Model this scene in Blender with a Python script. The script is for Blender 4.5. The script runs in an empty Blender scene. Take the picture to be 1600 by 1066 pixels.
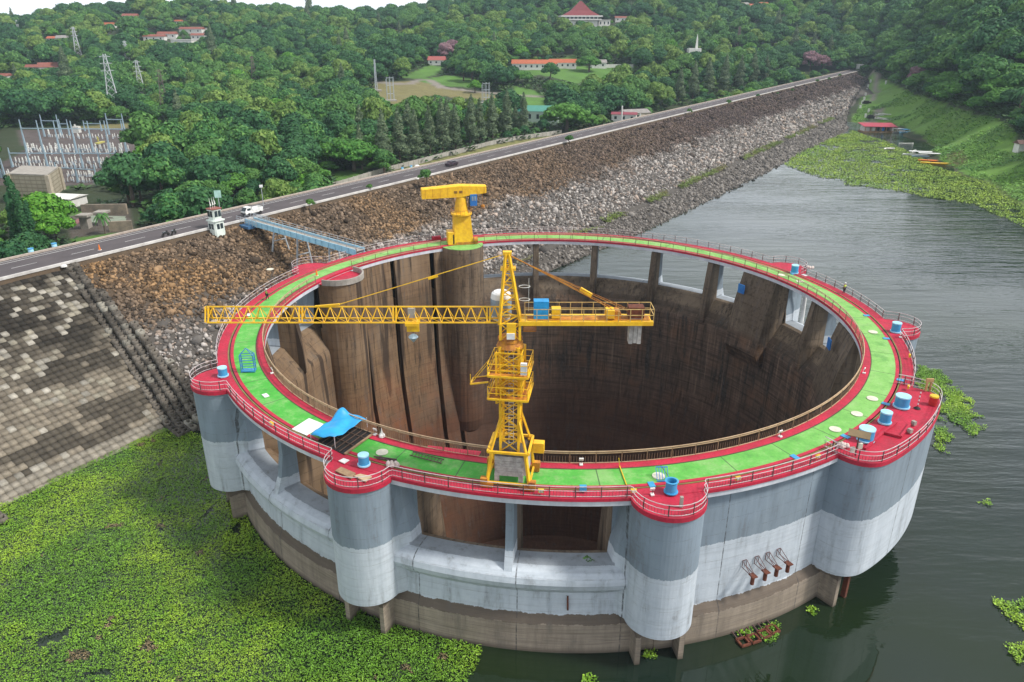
import bpy, bmesh, math, random
import numpy as np
from mathutils import Vector, Matrix, Euler, noise as mn
R = math.radians
rng = np.random.default_rng(7); random.seed(7)
scene = bpy.context.scene
C = scene.collection
# ---------------------------------------------------------------- camera, sky, sun, exposure
CAM = np.array([-6.35, -98.1, 54.2]); PITCH = R(22.72); FPX = 1160.0
cd = bpy.data.cameras.new('camera'); co = bpy.data.objects.new('camera', cd); C.objects.link(co)
co.location = CAM; co.rotation_euler = (R(90) - PITCH, 0, 0)
cd.sensor_width = 36; cd.lens = 36 * FPX / 1600; cd.clip_start = 1; cd.clip_end = 20000
scene.camera = co
SUN_EL, SUN_AZ = R(50), R(105)          # azimuth clockwise from +Y
w = bpy.data.worlds.new('World'); scene.world = w; w.use_nodes = True
nt = w.node_tree; nt.nodes.clear()
sky = nt.nodes.new('ShaderNodeTexSky'); sky.sky_type = 'NISHITA'; sky.sun_disc = False
sky.sun_elevation = SUN_EL; sky.sun_rotation = SUN_AZ; sky.dust_density = 4; sky.air_density = 1.0
tc = nt.nodes.new('ShaderNodeTexCoord'); nz = nt.nodes.new('ShaderNodeTexNoise'); nz.inputs['Scale'].default_value = 2.2
nz.inputs['Detail'].default_value = 6; nt.links.new(tc.outputs['Generated'], nz.inputs['Vector'])
rp = nt.nodes.new('ShaderNodeValToRGB'); rp.color_ramp.elements[0].position = .35; rp.color_ramp.elements[1].position = .7
rp.color_ramp.elements[0].color = (6.6, 7.0, 7.6, 1); rp.color_ramp.elements[1].color = (9.6, 9.8, 10.1, 1)
nt.links.new(nz.outputs['Fac'], rp.inputs['Fac'])
mx = nt.nodes.new('ShaderNodeMix'); mx.data_type = 'RGBA'; mx.inputs['Factor'].default_value = .8
nt.links.new(sky.outputs['Color'], mx.inputs['A']); nt.links.new(rp.outputs['Color'], mx.inputs['B'])
sp_ = nt.nodes.new('ShaderNodeSeparateXYZ'); nt.links.new(tc.outputs['Generated'], sp_.inputs[0])
gr_ = nt.nodes.new('ShaderNodeMapRange'); nt.links.new(sp_.outputs[2], gr_.inputs[0]); gr_.inputs[1].default_value = .05; gr_.inputs[2].default_value = .62; gr_.inputs[3].default_value = 1.55; gr_.inputs[4].default_value = .78; gr_.interpolation_type = 'SMOOTHSTEP'
vm_ = nt.nodes.new('ShaderNodeVectorMath'); vm_.operation = 'SCALE'; nt.links.new(mx.outputs['Result'], vm_.inputs[0]); nt.links.new(gr_.outputs[0], vm_.inputs['Scale'])
bg = nt.nodes.new('ShaderNodeBackground'); bg.inputs['Strength'].default_value = .105
nt.links.new(vm_.outputs[0], bg.inputs['Color'])
wo = nt.nodes.new('ShaderNodeOutputWorld'); nt.links.new(bg.outputs[0], wo.inputs[0])
sl = bpy.data.lights.new('sun', 'SUN'); sl.energy = 3.2; sl.angle = R(9); sl.color = (1, .96, .9)
so = bpy.data.objects.new('sun', sl); C.objects.link(so)
sd = Vector((math.sin(SUN_AZ) * math.cos(SUN_EL), math.cos(SUN_AZ) * math.cos(SUN_EL), math.sin(SUN_EL)))
so.rotation_euler = sd.to_track_quat('Z', 'Y').to_euler(); so.location = (0, 0, 200)
scene.view_settings.view_transform = 'Standard'; scene.view_settings.look = 'None'
scene.view_settings.exposure = 0.40; scene.view_settings.gamma = 1
scene.cycles.max_bounces = 6; scene.cycles.diffuse_bounces = 3; scene.cycles.volume_bounces = 2
# ---------------------------------------------------------------- pixel helpers (photograph pixels -> world points)
def ray(px, py):
    x = (px - 800) / FPX; y = (533 - py) / FPX; c, s = math.cos(PITCH), math.sin(PITCH)
    return np.array([x, c + y * s, -s + y * c])
def atz(px, py, z):
    d = ray(px, py); return CAM + d * ((z - CAM[2]) / d[2])
def aty(px, py, Y):
    d = ray(px, py); return CAM + d * ((Y - CAM[1]) / d[1])
def atd(px, py, dist):                   # point at a horizontal distance
    d = ray(px, py); return CAM + d * (dist / math.hypot(d[0], d[1]))
def proj(P):
    v = np.asarray(P, float) - CAM; c, s = math.cos(PITCH), math.sin(PITCH)
    zc = v[..., 1] * c - v[..., 2] * s; yc = v[..., 1] * s + v[..., 2] * c
    zc = np.where(zc < 1, 1, zc)
    return 800 + FPX * v[..., 0] / zc, 533 - FPX * yc / zc
UX, UY = .5385, .8426; NX, NY = .8426, -.5385
def st(x, y): return NX * x + NY * y, UX * x + UY * y
def xy(s, t): return NX * s + UX * t, NY * s + UY * t
def inpoly(px, py, poly):
    px = np.asarray(px, float); py = np.asarray(py, float); r = np.zeros(px.shape, bool); n = len(poly)
    for i in range(n):
        x1, y1 = poly[i]; x2, y2 = poly[i - 1]
        if y1 == y2: continue
        r ^= ((y1 > py) != (y2 > py)) & (px < (x2 - x1) * (py - y1) / (y2 - y1) + x1)
    return r
# ---------------------------------------------------------------- materials
MATS = {}
def newmat(name):
    m = bpy.data.materials.new(name); m.use_nodes = True; n = m.node_tree.nodes; n.clear()
    o = n.new('ShaderNodeOutputMaterial'); b = n.new('ShaderNodeBsdfPrincipled')
    m.node_tree.links.new(b.outputs[0], o.inputs[0]); MATS[name] = m
    return m, m.node_tree, b
class NT:
    def __init__(s, nt): s.nt = nt
    def n(s, t, **k):
        x = s.nt.nodes.new('ShaderNode' + t)
        for a, v in k.items(): setattr(x, a, v)
        return x
    def l(s, a, b): s.nt.links.new(a, b)
    def put(s, sock, v):
        if hasattr(v, 'is_output') or isinstance(v, bpy.types.NodeSocket): s.l(v, sock)
        else: sock.default_value = v
    def math(s, op, a, b=0., c=0., clamp=False):
        x = s.n('Math', operation=op, use_clamp=clamp); s.put(x.inputs[0], a); s.put(x.inputs[1], b)
        if op in ('MULTIPLY_ADD', 'WRAP', 'SMOOTH_MIN'): s.put(x.inputs[2], c)
        return x.outputs[0]
    def pos(s): return s.n('NewGeometry').outputs['Position']
    def sep(s, v):
        x = s.n('SeparateXYZ'); s.l(v, x.inputs[0]); return x.outputs
    def comb(s, a, b, c):
        x = s.n('CombineXYZ'); s.put(x.inputs[0], a); s.put(x.inputs[1], b); s.put(x.inputs[2], c); return x.outputs[0]
    def scale(s, v, sc):
        x = s.n('Mapping'); s.l(v, x.inputs[0]); x.inputs['Scale'].default_value = sc; return x.outputs[0]
    def noise(s, v, sc, det=4, rough=.55):
        x = s.n('TexNoise'); s.l(v, x.inputs['Vector']); x.inputs['Scale'].default_value = sc
        x.inputs['Detail'].default_value = det; x.inputs['Roughness'].default_value = rough; return x.outputs['Fac']
    def mr(s, v, a, b, c=0., d=1.):
        x = s.n('MapRange'); s.put(x.inputs[0], v); x.inputs[1].default_value = a; x.inputs[2].default_value = b
        x.inputs[3].default_value = c; x.inputs[4].default_value = d; return x.outputs[0]
    def mix(s, f, a, b, mode='MIX'):
        x = s.n('Mix', data_type='RGBA', blend_type=mode); s.put(x.inputs['Factor'], f)
        for k, v in (('A', a), ('B', b)):
            if isinstance(v, tuple): x.inputs[k].default_value = (*v[:3], 1)
            else: s.l(v, x.inputs[k])
        return x.outputs['Result']
    def bump(s, h, b, dist=.1, st=.5):
        x = s.n('Bump'); s.put(x.inputs['Height'], h); x.inputs['Distance'].default_value = dist; x.inputs['Strength'].default_value = st
        s.l(x.outputs[0], b.inputs['Normal'])
def mat(name, c1, c2=None, sc=1.0, rough=.8, bump=0, metal=0, lo=.35, hi=.65, det=5, spec=.5, streak=False):
    if name in MATS: return MATS[name]
    m, nt, b = newmat(name); k = NT(nt); b.inputs['Roughness'].default_value = rough; b.inputs['Metallic'].default_value = metal
    b.inputs['Specular IOR Level'].default_value = spec
    if c2 is None: c2 = tuple(x * .72 for x in c1)
    p = k.pos()
    if streak: p = k.scale(p, (1, 1, .15))
    f = k.noise(p, sc, det); f2 = k.noise(p, sc * 7, 3)
    f = k.mr(k.math('ADD', k.math('MULTIPLY', f, .75), k.math('MULTIPLY', f2, .25)), lo, hi)
    k.l(k.mix(f, c1, c2), b.inputs['Base Color'])
    if bump: k.bump(k.noise(k.pos(), sc * 3, 4), b, bump, .6)
    return m
YEL = mat('yellow_paint', (.88, .53, .014), (.66, .33, .016), 1.6, .55, lo=.38, hi=.72)
YRUST = mat('rusty_yellow_paint', (.62, .27, .02), (.28, .09, .02), 1.5, .7)
RUST = mat('rusty_steel', (.16, .045, .02), (.07, .02, .012), 3, .9)
WHITE = mat('white_paint', (.80, .80, .78), (.62, .62, .6), 2, .5)
RAILW = mat('white_rail_paint', (.62, .58, .58), (.42, .36, .36), 2, .5)
RAILD = mat('dark_rail_steel', (.13, .06, .06), (.07, .04, .04), 2, .6)
TAN = mat('tan_rail_paint', (.50, .36, .22), (.32, .21, .12), 2, .6)
TAND = mat('brown_rail_bars', (.27, .17, .10), (.16, .10, .06), 2, .7)
BLUE = mat('blue_drum_paint', (.03, .25, .50), (.05, .32, .56), 2, .45)
LBLUE = mat('pale_blue_paint', (.40, .70, .84), (.28, .55, .72), 1.5, .5)
TARP = mat('blue_tarp', (.02, .36, .72), (.02, .28, .58), 1, .5)
CABB = mat('cab_blue', (.02, .13, .42), (.03, .2, .5), 1, .5)
BLACK = mat('black_rubber', (.02, .02, .02), None, 2, .8)
DARK = mat('dark_glass', (.02, .03, .035), (.04, .055, .06), 1, .12)
GLASSB = mat('cab_glass', (.30, .38, .45), (.22, .28, .34), 1, .1)
ROOFR = mat('red_tile_roof', (.27, .085, .06), (.18, .06, .045), .8, .8)
ROOFO = mat('orange_tile_roof', (.46, .12, .05), (.30, .085, .04), .8, .8)
ROOFM = mat('maroon_roof', (.20, .025, .03), (.15, .02, .025), .5, .7)
ROOFG = mat('green_sheet_roof', (.06, .25, .19), (.05, .2, .15), .5, .5)
ROOFY = mat('grey_roof', (.3, .28, .26), (.2, .18, .17), .5, .8)
WALLW = mat('white_wall', (.74, .73, .70), (.6, .58, .55), .8, .8)
GALV = mat('galvanised_steel', (.46, .50, .53), (.34, .37, .4), 2, .5, metal=.2)
PBLUE = mat('gantry_blue_grey_steel', (.34, .46, .53), (.28, .38, .45), 1, .5)
PORC = mat('porcelain_white', (.72, .72, .68), (.5, .5, .46), 2, .4)
CONC = mat('grey_concrete', (.36, .33, .29), (.24, .22, .19), .8, .9, bump=.02)
PALEC = mat('weathered_ballast_concrete', (.50, .47, .44), (.26, .24, .22), 2.5, .9, bump=.03)
BEIGE = mat('beige_panel_concrete', (.40, .35, .27), (.32, .28, .21), 1, .9)
WOOD = mat('weathered_boards', (.34, .23, .13), (.2, .12, .07), 2, .9)
BARK = mat('bark', (.14, .11, .085), (.08, .06, .045), 2, .95)
REDP0 = mat('red_deck_paint_base', (.56, .008, .050), (.44, .012, .045), .35, .72, lo=.3, hi=.75)
def deck_red():
    m, nt, b = newmat('red_deck_paint'); k = NT(nt); P = k.pos(); f = k.noise(P, .45, 6, .7); g = k.noise(P, 3.5, 4, .75); q = k.noise(P, .12, 3)
    c = k.mix(k.mr(f, .38, .66), (.50, .010, .045), (.31, .012, .032)); c = k.mix(k.mr(g, .54, .70, 0, .65), c, (.20, .03, .035)); c = k.mix(k.mr(f, .66, .78, 0, .5), c, (.50, .12, .13)); c = k.mix(k.mr(q, .5, .68, 0, .35), c, (.34, .01, .03))
    k.l(c, b.inputs['Base Color']); k.l(k.mr(g, .3, .7, .5, .9), b.inputs['Roughness']); return m
REDP = deck_red()
ASPH = mat('asphalt', (.085, .070, .072), (.060, .050, .052), .25, .85)
LINE = mat('road_line_paint', (.72, .72, .70), (.5, .5, .48), .8, .7)
VEST = mat('vest_yellow', (.55, .8, .05), None, 3, .7)
SKIN = mat('skin', (.30, .17, .11), None, 3, .6)
TROU = mat('dark_cloth', (.02, .022, .03), None, 3, .9)
ORNG = mat('orange_plastic', (.8, .2, .02), None, 3, .5)
REDC = mat('red_plastic', (.55, .02, .02), None, 3, .5)
YELC = mat('yellow_plastic', (.8, .5, .02), None, 3, .5)
# painted concrete of the drum: grey paint above 10.9 m, pale paint down to 4.2 m, bare concrete below and inside
def tower_mat():
    m, nt, b = newmat('tower_concrete'); k = NT(nt); P = k.pos(); X, Y, Z = k.sep(P)
    r = k.math('SQRT', k.math('ADD', k.math('MULTIPLY', X, X), k.math('MULTIPLY', Y, Y)))
    ang = k.math('ARCTAN2', Y, X)
    stv = k.comb(k.math('MULTIPLY', ang, 40), r, k.math('MULTIPLY', Z, .12))
    streak = k.noise(stv, .9, 7, .68); fine = k.noise(P, 1.8, 5, .65); big = k.noise(P, .12, 3)
    horiz = k.noise(k.comb(k.math('MULTIPLY', ang, 5), r, k.math('MULTIPLY', Z, 3.5)), .7, 5, .7)
    # pour joints
    fz = k.math('FRACT', k.math('ADD', k.math('DIVIDE', Z, 1.5), k.math('MULTIPLY', k.noise(P, .3, 2), .12)))
    jz = k.math('LESS_THAN', fz, .045)
    fa = k.math('FRACT', k.math('ADD', k.math('MULTIPLY', ang, 29 / math.tau * 1.0), 99.87)); ja = k.math('LESS_THAN', fa, .012)
    fb = k.math('FRACT', k.math('ADD', k.math('MULTIPLY', ang, 52 / math.tau), 100.4)); jb = k.math('LESS_THAN', fb, .022)
    n1 = k.mr(streak, .3, .72); n2 = k.mr(fine, .3, .7)
    light = k.mix(n1, (.52, .57, .62), (.36, .41, .46)); light = k.mix(k.math('MULTIPLY', n2, .3), light, (.60, .64, .67)); light = k.mix(k.mr(horiz, .5, .68, 0, .4), light, (.30, .33, .36))
    grey = k.mix(n1, (.235, .285, .325), (.155, .195, .235)); grey = k.mix(k.mr(big, .5, .72, 0, .5), grey, (.26, .33, .40))
    beige = k.mix(n1, (.36, .30, .235), (.19, .155, .12)); beige = k.mix(k.mr(horiz, .45, .7, 0, .6), beige, (.17, .14, .11))
    zn = k.math('ADD', Z, k.math('MULTIPLY', k.math('SUBTRACT', k.noise(P, .7, 7, .8), .5), .95))
    col = k.mix(k.math('GREATER_THAN', zn, 10.9), light, grey)
    lip = k.math('MULTIPLY', k.math('GREATER_THAN', Z, 9.22), k.math('MULTIPLY', k.math('LESS_THAN', Z, 9.75), k.math('LESS_THAN', k.math('ADD', r, k.math('MULTIPLY', k.noise(P, .5, 5, .8), .5)), 44.3)))
    col = k.mix(lip, col, k.mix(n1, (.30, .33, .36), (.22, .245, .27)))
    band = k.math('MULTIPLY', k.math('LESS_THAN', zn, 4.3), k.math('GREATER_THAN', zn, 3.3))
    beige = k.mix(k.mr(k.noise(k.comb(k.math('MULTIPLY', ang, 9), r, k.math('MULTIPLY', Z, 9)), 1, 4, .7), .5, .66, 0, .6), beige, (.12, .095, .07)); beige = k.mix(k.math('MULTIPLY', band, .8), beige, (.09, .07, .055))
    beige = k.mix(k.mr(Z, .1, .7, .7, 0), beige, (.07, .055, .04))
    col = k.mix(k.math('LESS_THAN', zn, 4.2), col, beige)
    # inside: raw brown concrete
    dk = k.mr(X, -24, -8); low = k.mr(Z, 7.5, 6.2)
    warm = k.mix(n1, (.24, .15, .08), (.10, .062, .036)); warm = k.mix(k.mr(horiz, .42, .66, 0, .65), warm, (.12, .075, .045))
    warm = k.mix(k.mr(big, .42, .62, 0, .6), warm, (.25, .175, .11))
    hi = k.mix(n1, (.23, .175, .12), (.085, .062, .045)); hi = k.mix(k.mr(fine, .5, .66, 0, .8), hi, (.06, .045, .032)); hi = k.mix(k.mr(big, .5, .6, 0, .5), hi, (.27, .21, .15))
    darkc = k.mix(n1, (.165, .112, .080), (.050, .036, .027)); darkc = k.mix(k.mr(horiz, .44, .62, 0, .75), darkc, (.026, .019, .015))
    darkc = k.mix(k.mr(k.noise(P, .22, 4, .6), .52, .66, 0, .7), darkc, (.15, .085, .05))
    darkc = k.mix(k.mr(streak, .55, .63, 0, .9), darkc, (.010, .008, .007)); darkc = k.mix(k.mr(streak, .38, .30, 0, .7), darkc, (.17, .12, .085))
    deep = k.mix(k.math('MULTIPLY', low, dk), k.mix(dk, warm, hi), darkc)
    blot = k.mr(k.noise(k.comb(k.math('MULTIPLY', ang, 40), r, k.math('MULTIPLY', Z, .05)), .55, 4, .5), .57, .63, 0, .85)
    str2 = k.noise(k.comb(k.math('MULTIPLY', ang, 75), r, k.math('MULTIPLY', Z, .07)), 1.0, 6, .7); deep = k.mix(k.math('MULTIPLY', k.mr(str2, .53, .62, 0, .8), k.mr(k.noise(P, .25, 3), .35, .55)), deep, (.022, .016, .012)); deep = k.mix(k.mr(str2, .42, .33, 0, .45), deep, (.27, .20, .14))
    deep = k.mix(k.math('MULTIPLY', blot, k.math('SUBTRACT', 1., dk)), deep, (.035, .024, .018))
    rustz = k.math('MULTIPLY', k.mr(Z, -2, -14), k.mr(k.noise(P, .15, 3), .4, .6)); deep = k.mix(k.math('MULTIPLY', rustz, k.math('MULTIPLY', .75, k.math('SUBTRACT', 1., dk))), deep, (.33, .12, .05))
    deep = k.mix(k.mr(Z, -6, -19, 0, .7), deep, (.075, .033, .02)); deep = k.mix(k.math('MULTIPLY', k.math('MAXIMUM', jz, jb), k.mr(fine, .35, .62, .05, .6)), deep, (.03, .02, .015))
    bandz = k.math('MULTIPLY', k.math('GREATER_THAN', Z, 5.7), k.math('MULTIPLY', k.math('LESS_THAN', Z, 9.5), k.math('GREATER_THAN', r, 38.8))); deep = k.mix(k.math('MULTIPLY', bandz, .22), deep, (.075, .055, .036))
    rec = k.math('MULTIPLY', k.math('GREATER_THAN', r, 39.75), k.math('LESS_THAN', Z, 16.4)); rec = k.math('MULTIPLY', rec, k.math('SUBTRACT', 1., bandz)); rec = k.math('MULTIPLY', rec, k.math('MULTIPLY', k.mr(X, -14, -16), k.math('GREATER_THAN', Y, 8))); deep = k.mix(rec, deep, (.008, .006, .005))  # wall recesses blackened: seep stain plus the grooves' shade painted into the colour
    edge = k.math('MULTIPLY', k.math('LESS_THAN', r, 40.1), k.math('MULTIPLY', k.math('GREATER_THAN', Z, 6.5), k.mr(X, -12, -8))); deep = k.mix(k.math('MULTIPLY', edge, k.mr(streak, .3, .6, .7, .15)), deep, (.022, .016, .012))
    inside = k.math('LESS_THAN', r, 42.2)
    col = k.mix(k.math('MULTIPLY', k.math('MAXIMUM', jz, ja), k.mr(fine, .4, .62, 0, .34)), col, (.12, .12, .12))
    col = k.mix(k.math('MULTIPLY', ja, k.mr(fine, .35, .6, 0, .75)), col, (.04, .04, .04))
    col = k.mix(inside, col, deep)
    dirt = k.math('MULTIPLY', k.mr(streak, .54, .70, 0, .6), k.mr(fine, .35, .6)); col = k.mix(dirt, col, (.13, .12, .11))
    k.l(col, b.inputs['Base Color']); b.inputs['Roughness'].default_value = .85; b.inputs['Specular IOR Level'].default_value = .3
    k.bump(k.math('ADD', k.math('MULTIPLY', jz, -.5), fine), b, .04, .5); return m
TOW = tower_mat()
def deck_green():
    m, nt, b = newmat('green_deck_paint'); k = NT(nt); P = k.pos(); X, Y, Z = k.sep(P); ang = k.math('ARCTAN2', Y, X)
    f = k.math('FRACT', k.math('ADD', k.math('MULTIPLY', ang, 42 / math.tau), 100.3)); j = k.math('LESS_THAN', f, .018)
    tone = k.mr(k.math('ADD', k.math('MULTIPLY', X, .6), k.math('MULTIPLY', Y, .8)), -38, 0)
    base = k.mix(tone, (.055, .37, .035), (.20, .44, .10))
    wear = k.noise(k.scale(P, (1, 1, 1)), .7, 6, .7); sp = k.noise(P, 4, 3, .7)
    base = k.mix(k.mr(wear, .5, .75, 0, .65), base, (.32, .52, .20)); base = k.mix(k.mr(wear, .5, .28, 0, .45), base, (.04, .22, .03))
    base = k.mix(k.mr(sp, .55, .72, 0, .6), base, (.10, .18, .06)); w2 = k.noise(P, .28, 5, .7); base = k.mix(k.mr(w2, .52, .66, 0, .5), base, (.28, .42, .17)); base = k.mix(k.mr(w2, .42, .32, 0, .5), base, (.045, .20, .035))
    k.l(k.mix(k.math('MULTIPLY', j, .8), base, (.05, .08, .04)), b.inputs['Base Color']); b.inputs['Roughness'].default_value = .75; return m
GREEN = deck_green()
def attr_mat(name, rough=.9, bump=.0, bs=2., spec=.3, var=.35, trans=0):
    m, nt, b = newmat(name); k = NT(nt); a = k.n('Attribute', attribute_name='col'); P = k.pos()
    f = k.noise(P, bs, 4, .7); c = k.mix(k.mr(f, .35, .7, 0, var), a.outputs['Color'], (.03, .025, .02))
    k.l(c, b.inputs['Base Color']); b.inputs['Roughness'].default_value = rough; b.inputs['Specular IOR Level'].default_value = spec
    if bump: k.bump(k.noise(P, bs * 2, 4, .7), b, bump, .7)
    return m
ROCKM = attr_mat('riprap_stone', .95, .15, 1.5)
BLOCKM = attr_mat('concrete_blocks', .95, .05, 1.2, var=.5)
LEAFM = attr_mat('water_plant_leaf', .55, 0, 3, .4, var=.0)
def foliage(name, c1, c2, c3, var=.5):
    m, nt, b = newmat(name); k = NT(nt); oi = k.n('ObjectInfo'); P = k.pos()
    a = k.n('Attribute', attribute_name='v')
    base = k.mix(oi.outputs['Random'], c1, c2); base = k.mix(k.mr(a.outputs['Fac'], .55, 1.0, 0, var), base, c3)
    f = k.noise(P, .35, 3); base = k.mix(k.mr(f, .35, .65, 0, .35), base, tuple(x * .45 for x in c1))
    k.l(base, b.inputs['Base Color']); b.inputs['Roughness'].default_value = .7; b.inputs['Specular IOR Level'].default_value = .25
    return m
FG = foliage('broadleaf_foliage', (0.031, 0.127, 0.031), (0.079, 0.188, 0.036), (0.218, 0.415, 0.088))
FD = foliage('dark_foliage', (0.016, 0.084, 0.031), (0.034, 0.116, 0.034), (0.102, 0.248, 0.065))
FR = foliage('rain_tree_foliage', (0.047, 0.167, 0.020), (0.079, 0.211, 0.029), (0.190, 0.401, 0.073))
FC = foliage('casuarina_foliage', (0.102, 0.152, 0.078), (0.078, 0.126, 0.061), (0.285, 0.336, 0.187))
FY = foliage('yellowish_foliage', (0.089, 0.183, 0.031), (0.131, 0.223, 0.041), (0.348, 0.462, 0.116))
FP = foliage('pink_blossom_foliage', (.30, .16, .20), (.34, .19, .22), (.10, .12, .05))
FL = foliage('bright_foliage', (0.064, 0.211, 0.016), (0.084, 0.244, 0.020), (0.246, 0.492, 0.058))
# ---------------------------------------------------------------- mesh building
class MB:
    def __init__(s): s.v = []; s.f = []
    def add(s, vs, fs):
        o = len(s.v); s.v.extend([tuple(map(float, p)) for p in vs]); s.f.extend([[i + o for i in f] for f in fs]); return s
    def box(s, c, d, rz=0, rot=None):
        M = rot if rot is not None else Matrix.Rotation(rz, 3, 'Z'); c = Vector([float(a) for a in c]); x, y, z = d[0] / 2, d[1] / 2, d[2] / 2
        vs = [c + M @ Vector(p) for p in ((-x,-y,-z),(x,-y,-z),(x,y,-z),(-x,y,-z),(-x,-y,z),(x,-y,z),(x,y,z),(-x,y,z))]
        return s.add(vs, [(0,3,2,1),(4,5,6,7),(0,1,5,4),(1,2,6,5),(2,3,7,6),(3,0,4,7)])
    def bar(s, a, b, w=.1, h=None, n=4, w2=None):
        a = Vector([float(q) for q in a]); b = Vector([float(q) for q in b]); d = b - a
        if d.length < 1e-6: return s
        q = d.to_track_quat('Z', 'Y').to_matrix(); w2 = w if w2 is None else w2; vs = []
        for p, ww in ((a, w), (b, w2)):
            for i in range(n):
                t = math.tau * (i + .5) / n; vs.append(p + q @ Vector((math.cos(t) * ww * .7071, math.sin(t) * (h or ww) * .7071, 0)))
        fs = [(i, (i + 1) % n, n + (i + 1) % n, n + i) for i in range(n)] + [tuple(range(n))[::-1], tuple(range(n, 2 * n))]
        return s.add(vs, fs)
    def wall(s, a, b, th, z0, z1):
        a, b = np.array(a, float), np.array(b, float); n = np.array((-(b - a)[1], (b - a)[0], 0)); n = n / np.linalg.norm(n) * th / 2; u = np.array((0, 0, 1.))
        return s.loft([[q - n + u * z0, q + n + u * z0, q + n + u * z1, q - n + u * z1] for q in (a, b)])
    def tube(s, a, b, r, r2=None, n=10): return s.bar(a, b, r / .7071, None, n, (r if r2 is None else r2) / .7071)
    def path(s, pts, w, n=4):
        for i in range(len(pts) - 1): s.bar(pts[i], pts[i + 1], w, None, n)
        return s
    def prism(s, poly, z0, z1):
        n = len(poly); return s.add([(p[0], p[1], z0) for p in poly] + [(p[0], p[1], z1) for p in poly],
            [tuple(range(n))[::-1], tuple(range(n, 2 * n))] + [(i, (i + 1) % n, n + (i + 1) % n, n + i) for i in range(n)])
    def loft(s, rings, cap=True):
        n = len(rings[0]); vs = [p for r in rings for p in r]; fs = []
        for k in range(len(rings) - 1):
            fs += [(k * n + i, k * n + (i + 1) % n, (k + 1) * n + (i + 1) % n, (k + 1) * n + i) for i in range(n)]
        if cap: fs += [tuple(range(n))[::-1], tuple(range((len(rings) - 1) * n, len(rings) * n))]
        return s.add(vs, fs)
    def sector(s, prof, a0, a1, step=1.5):       # closed (r,z) profile swept from a0 to a1 degrees round the origin
        full = abs(a1 - a0) >= 359.9; k = max(1, int(math.ceil(abs(a1 - a0) / step))); n = len(prof); vs = []; fs = []
        for j in range(k if full else k + 1):
            t = R(a0 + (a1 - a0) * j / k); vs += [(r * math.cos(t), r * math.sin(t), z) for r, z in prof]
        for j in range(k):
            j2 = (j + 1) % k if full else j + 1
            fs += [(j * n + i, j * n + (i + 1) % n, j2 * n + (i + 1) % n, j2 * n + i) for i in range(n)]
        if not full: fs += [tuple(range(n)), tuple(range(k * n, k * n + n))[::-1]]
        return s.add(vs, fs)
    def lathe(s, c, prof, n=20):
        rings = [[(c[0] + r * math.cos(math.tau * i / n), c[1] + r * math.sin(math.tau * i / n), c[2] + z) for i in range(n)] for r, z in prof]
        return s.loft(rings)
    def build(s, name, m, parent=None, local=False, smooth=False, label=None, fixn=True):
        me = bpy.data.meshes.new(name); v = s.v
        if parent is not None and not local:
            o = worldloc(parent); v = [(a - o[0], b - o[1], c - o[2]) for a, b, c in v]
        me.from_pydata(v, [], s.f)
        if fixn:
            bm = bmesh.new(); bm.from_mesh(me); bmesh.ops.recalc_face_normals(bm, faces=bm.faces); bm.to_mesh(me); bm.free()
        me.materials.append(m)
        if smooth: me.shade_smooth()
        o = bpy.data.objects.new(name, me); C.objects.link(o)
        if parent is not None: o.parent = parent
        if label: o['label'] = label
        return o
def build_multi(name, parts, parent=None, local=False):
    M_ = MB(); idx = []
    for mb_, m_ in parts: n0 = len(M_.f); M_.add(mb_.v, mb_.f); idx.append((n0, len(M_.f)))
    o = M_.build(name, parts[0][1], parent, local, fixn=False); mi_ = np.zeros(len(M_.f), np.int32)
    for j, (a, b) in enumerate(idx):
        if j: o.data.materials.append(parts[j][1])
        mi_[a:b] = j
    o.data.polygons.foreach_set('material_index', mi_); return o
def worldloc(o):
    p = Vector(o.location)
    while o.parent is not None: o = o.parent; p += Vector(o.location)
    return p
def thing(name, label, cat, loc=(0, 0, 0), rz=0, group=None):
    o = bpy.data.objects.new(name, None); C.objects.link(o); o.location = [float(a) for a in loc]; o.rotation_euler = (0, 0, rz)
    o.empty_display_size = .5; return tag(o, label, cat, group)
def tag(o, label=None, cat=None, group=None, kind=None):
    if label: o['label'] = label
    if cat: o['category'] = cat
    if group: o['group'] = group
    if kind: o['kind'] = kind
    return o
def copy_tree(o, loc, rz=0, sc=None, label=None, group=None):
    r = o.copy(); C.objects.link(r); r.location = [float(a) for a in loc]; r.rotation_euler = (0, 0, rz)
    if sc is not None: r.scale = sc if hasattr(sc, '__len__') else (sc, sc, sc)
    if label: r['label'] = label
    if group: r['group'] = group
    for ch in KIDS.get(o.name, o.children):
        c = ch.copy(); C.objects.link(c); c.parent = r
        for g in ch.children:
            d = g.copy(); C.objects.link(d); d.parent = c
    return r
KIDS = {}
def npmesh(name, V, F, m, col=None, parent=None, flat=True, vattr=None):
    V = np.asarray(V, np.float32); F = np.asarray(F, np.int32); k = F.shape[1]; me = bpy.data.meshes.new(name)
    me.vertices.add(len(V)); me.vertices.foreach_set('co', V.ravel()); me.loops.add(F.size); me.loops.foreach_set('vertex_index', F.ravel())
    me.polygons.add(len(F)); me.polygons.foreach_set('loop_start', np.arange(0, F.size, k, dtype=np.int32)); me.polygons.foreach_set('loop_total', np.full(len(F), k, np.int32))
    if col is not None:
        a = me.attributes.new('col', 'FLOAT_COLOR', 'POINT'); c4 = np.ones((len(V), 4), np.float32); c4[:, :3] = col; a.data.foreach_set('color', c4.ravel())
    if vattr is not None:
        a = me.attributes.new('v', 'FLOAT', 'POINT'); a.data.foreach_set('value', np.asarray(vattr, np.float32))
    me.update(calc_edges=True); me.validate(); me.materials.append(m)
    if not flat: me.shade_smooth()
    o = bpy.data.objects.new(name, me); C.objects.link(o)
    if parent is not None: o.parent = parent
    return o
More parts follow.
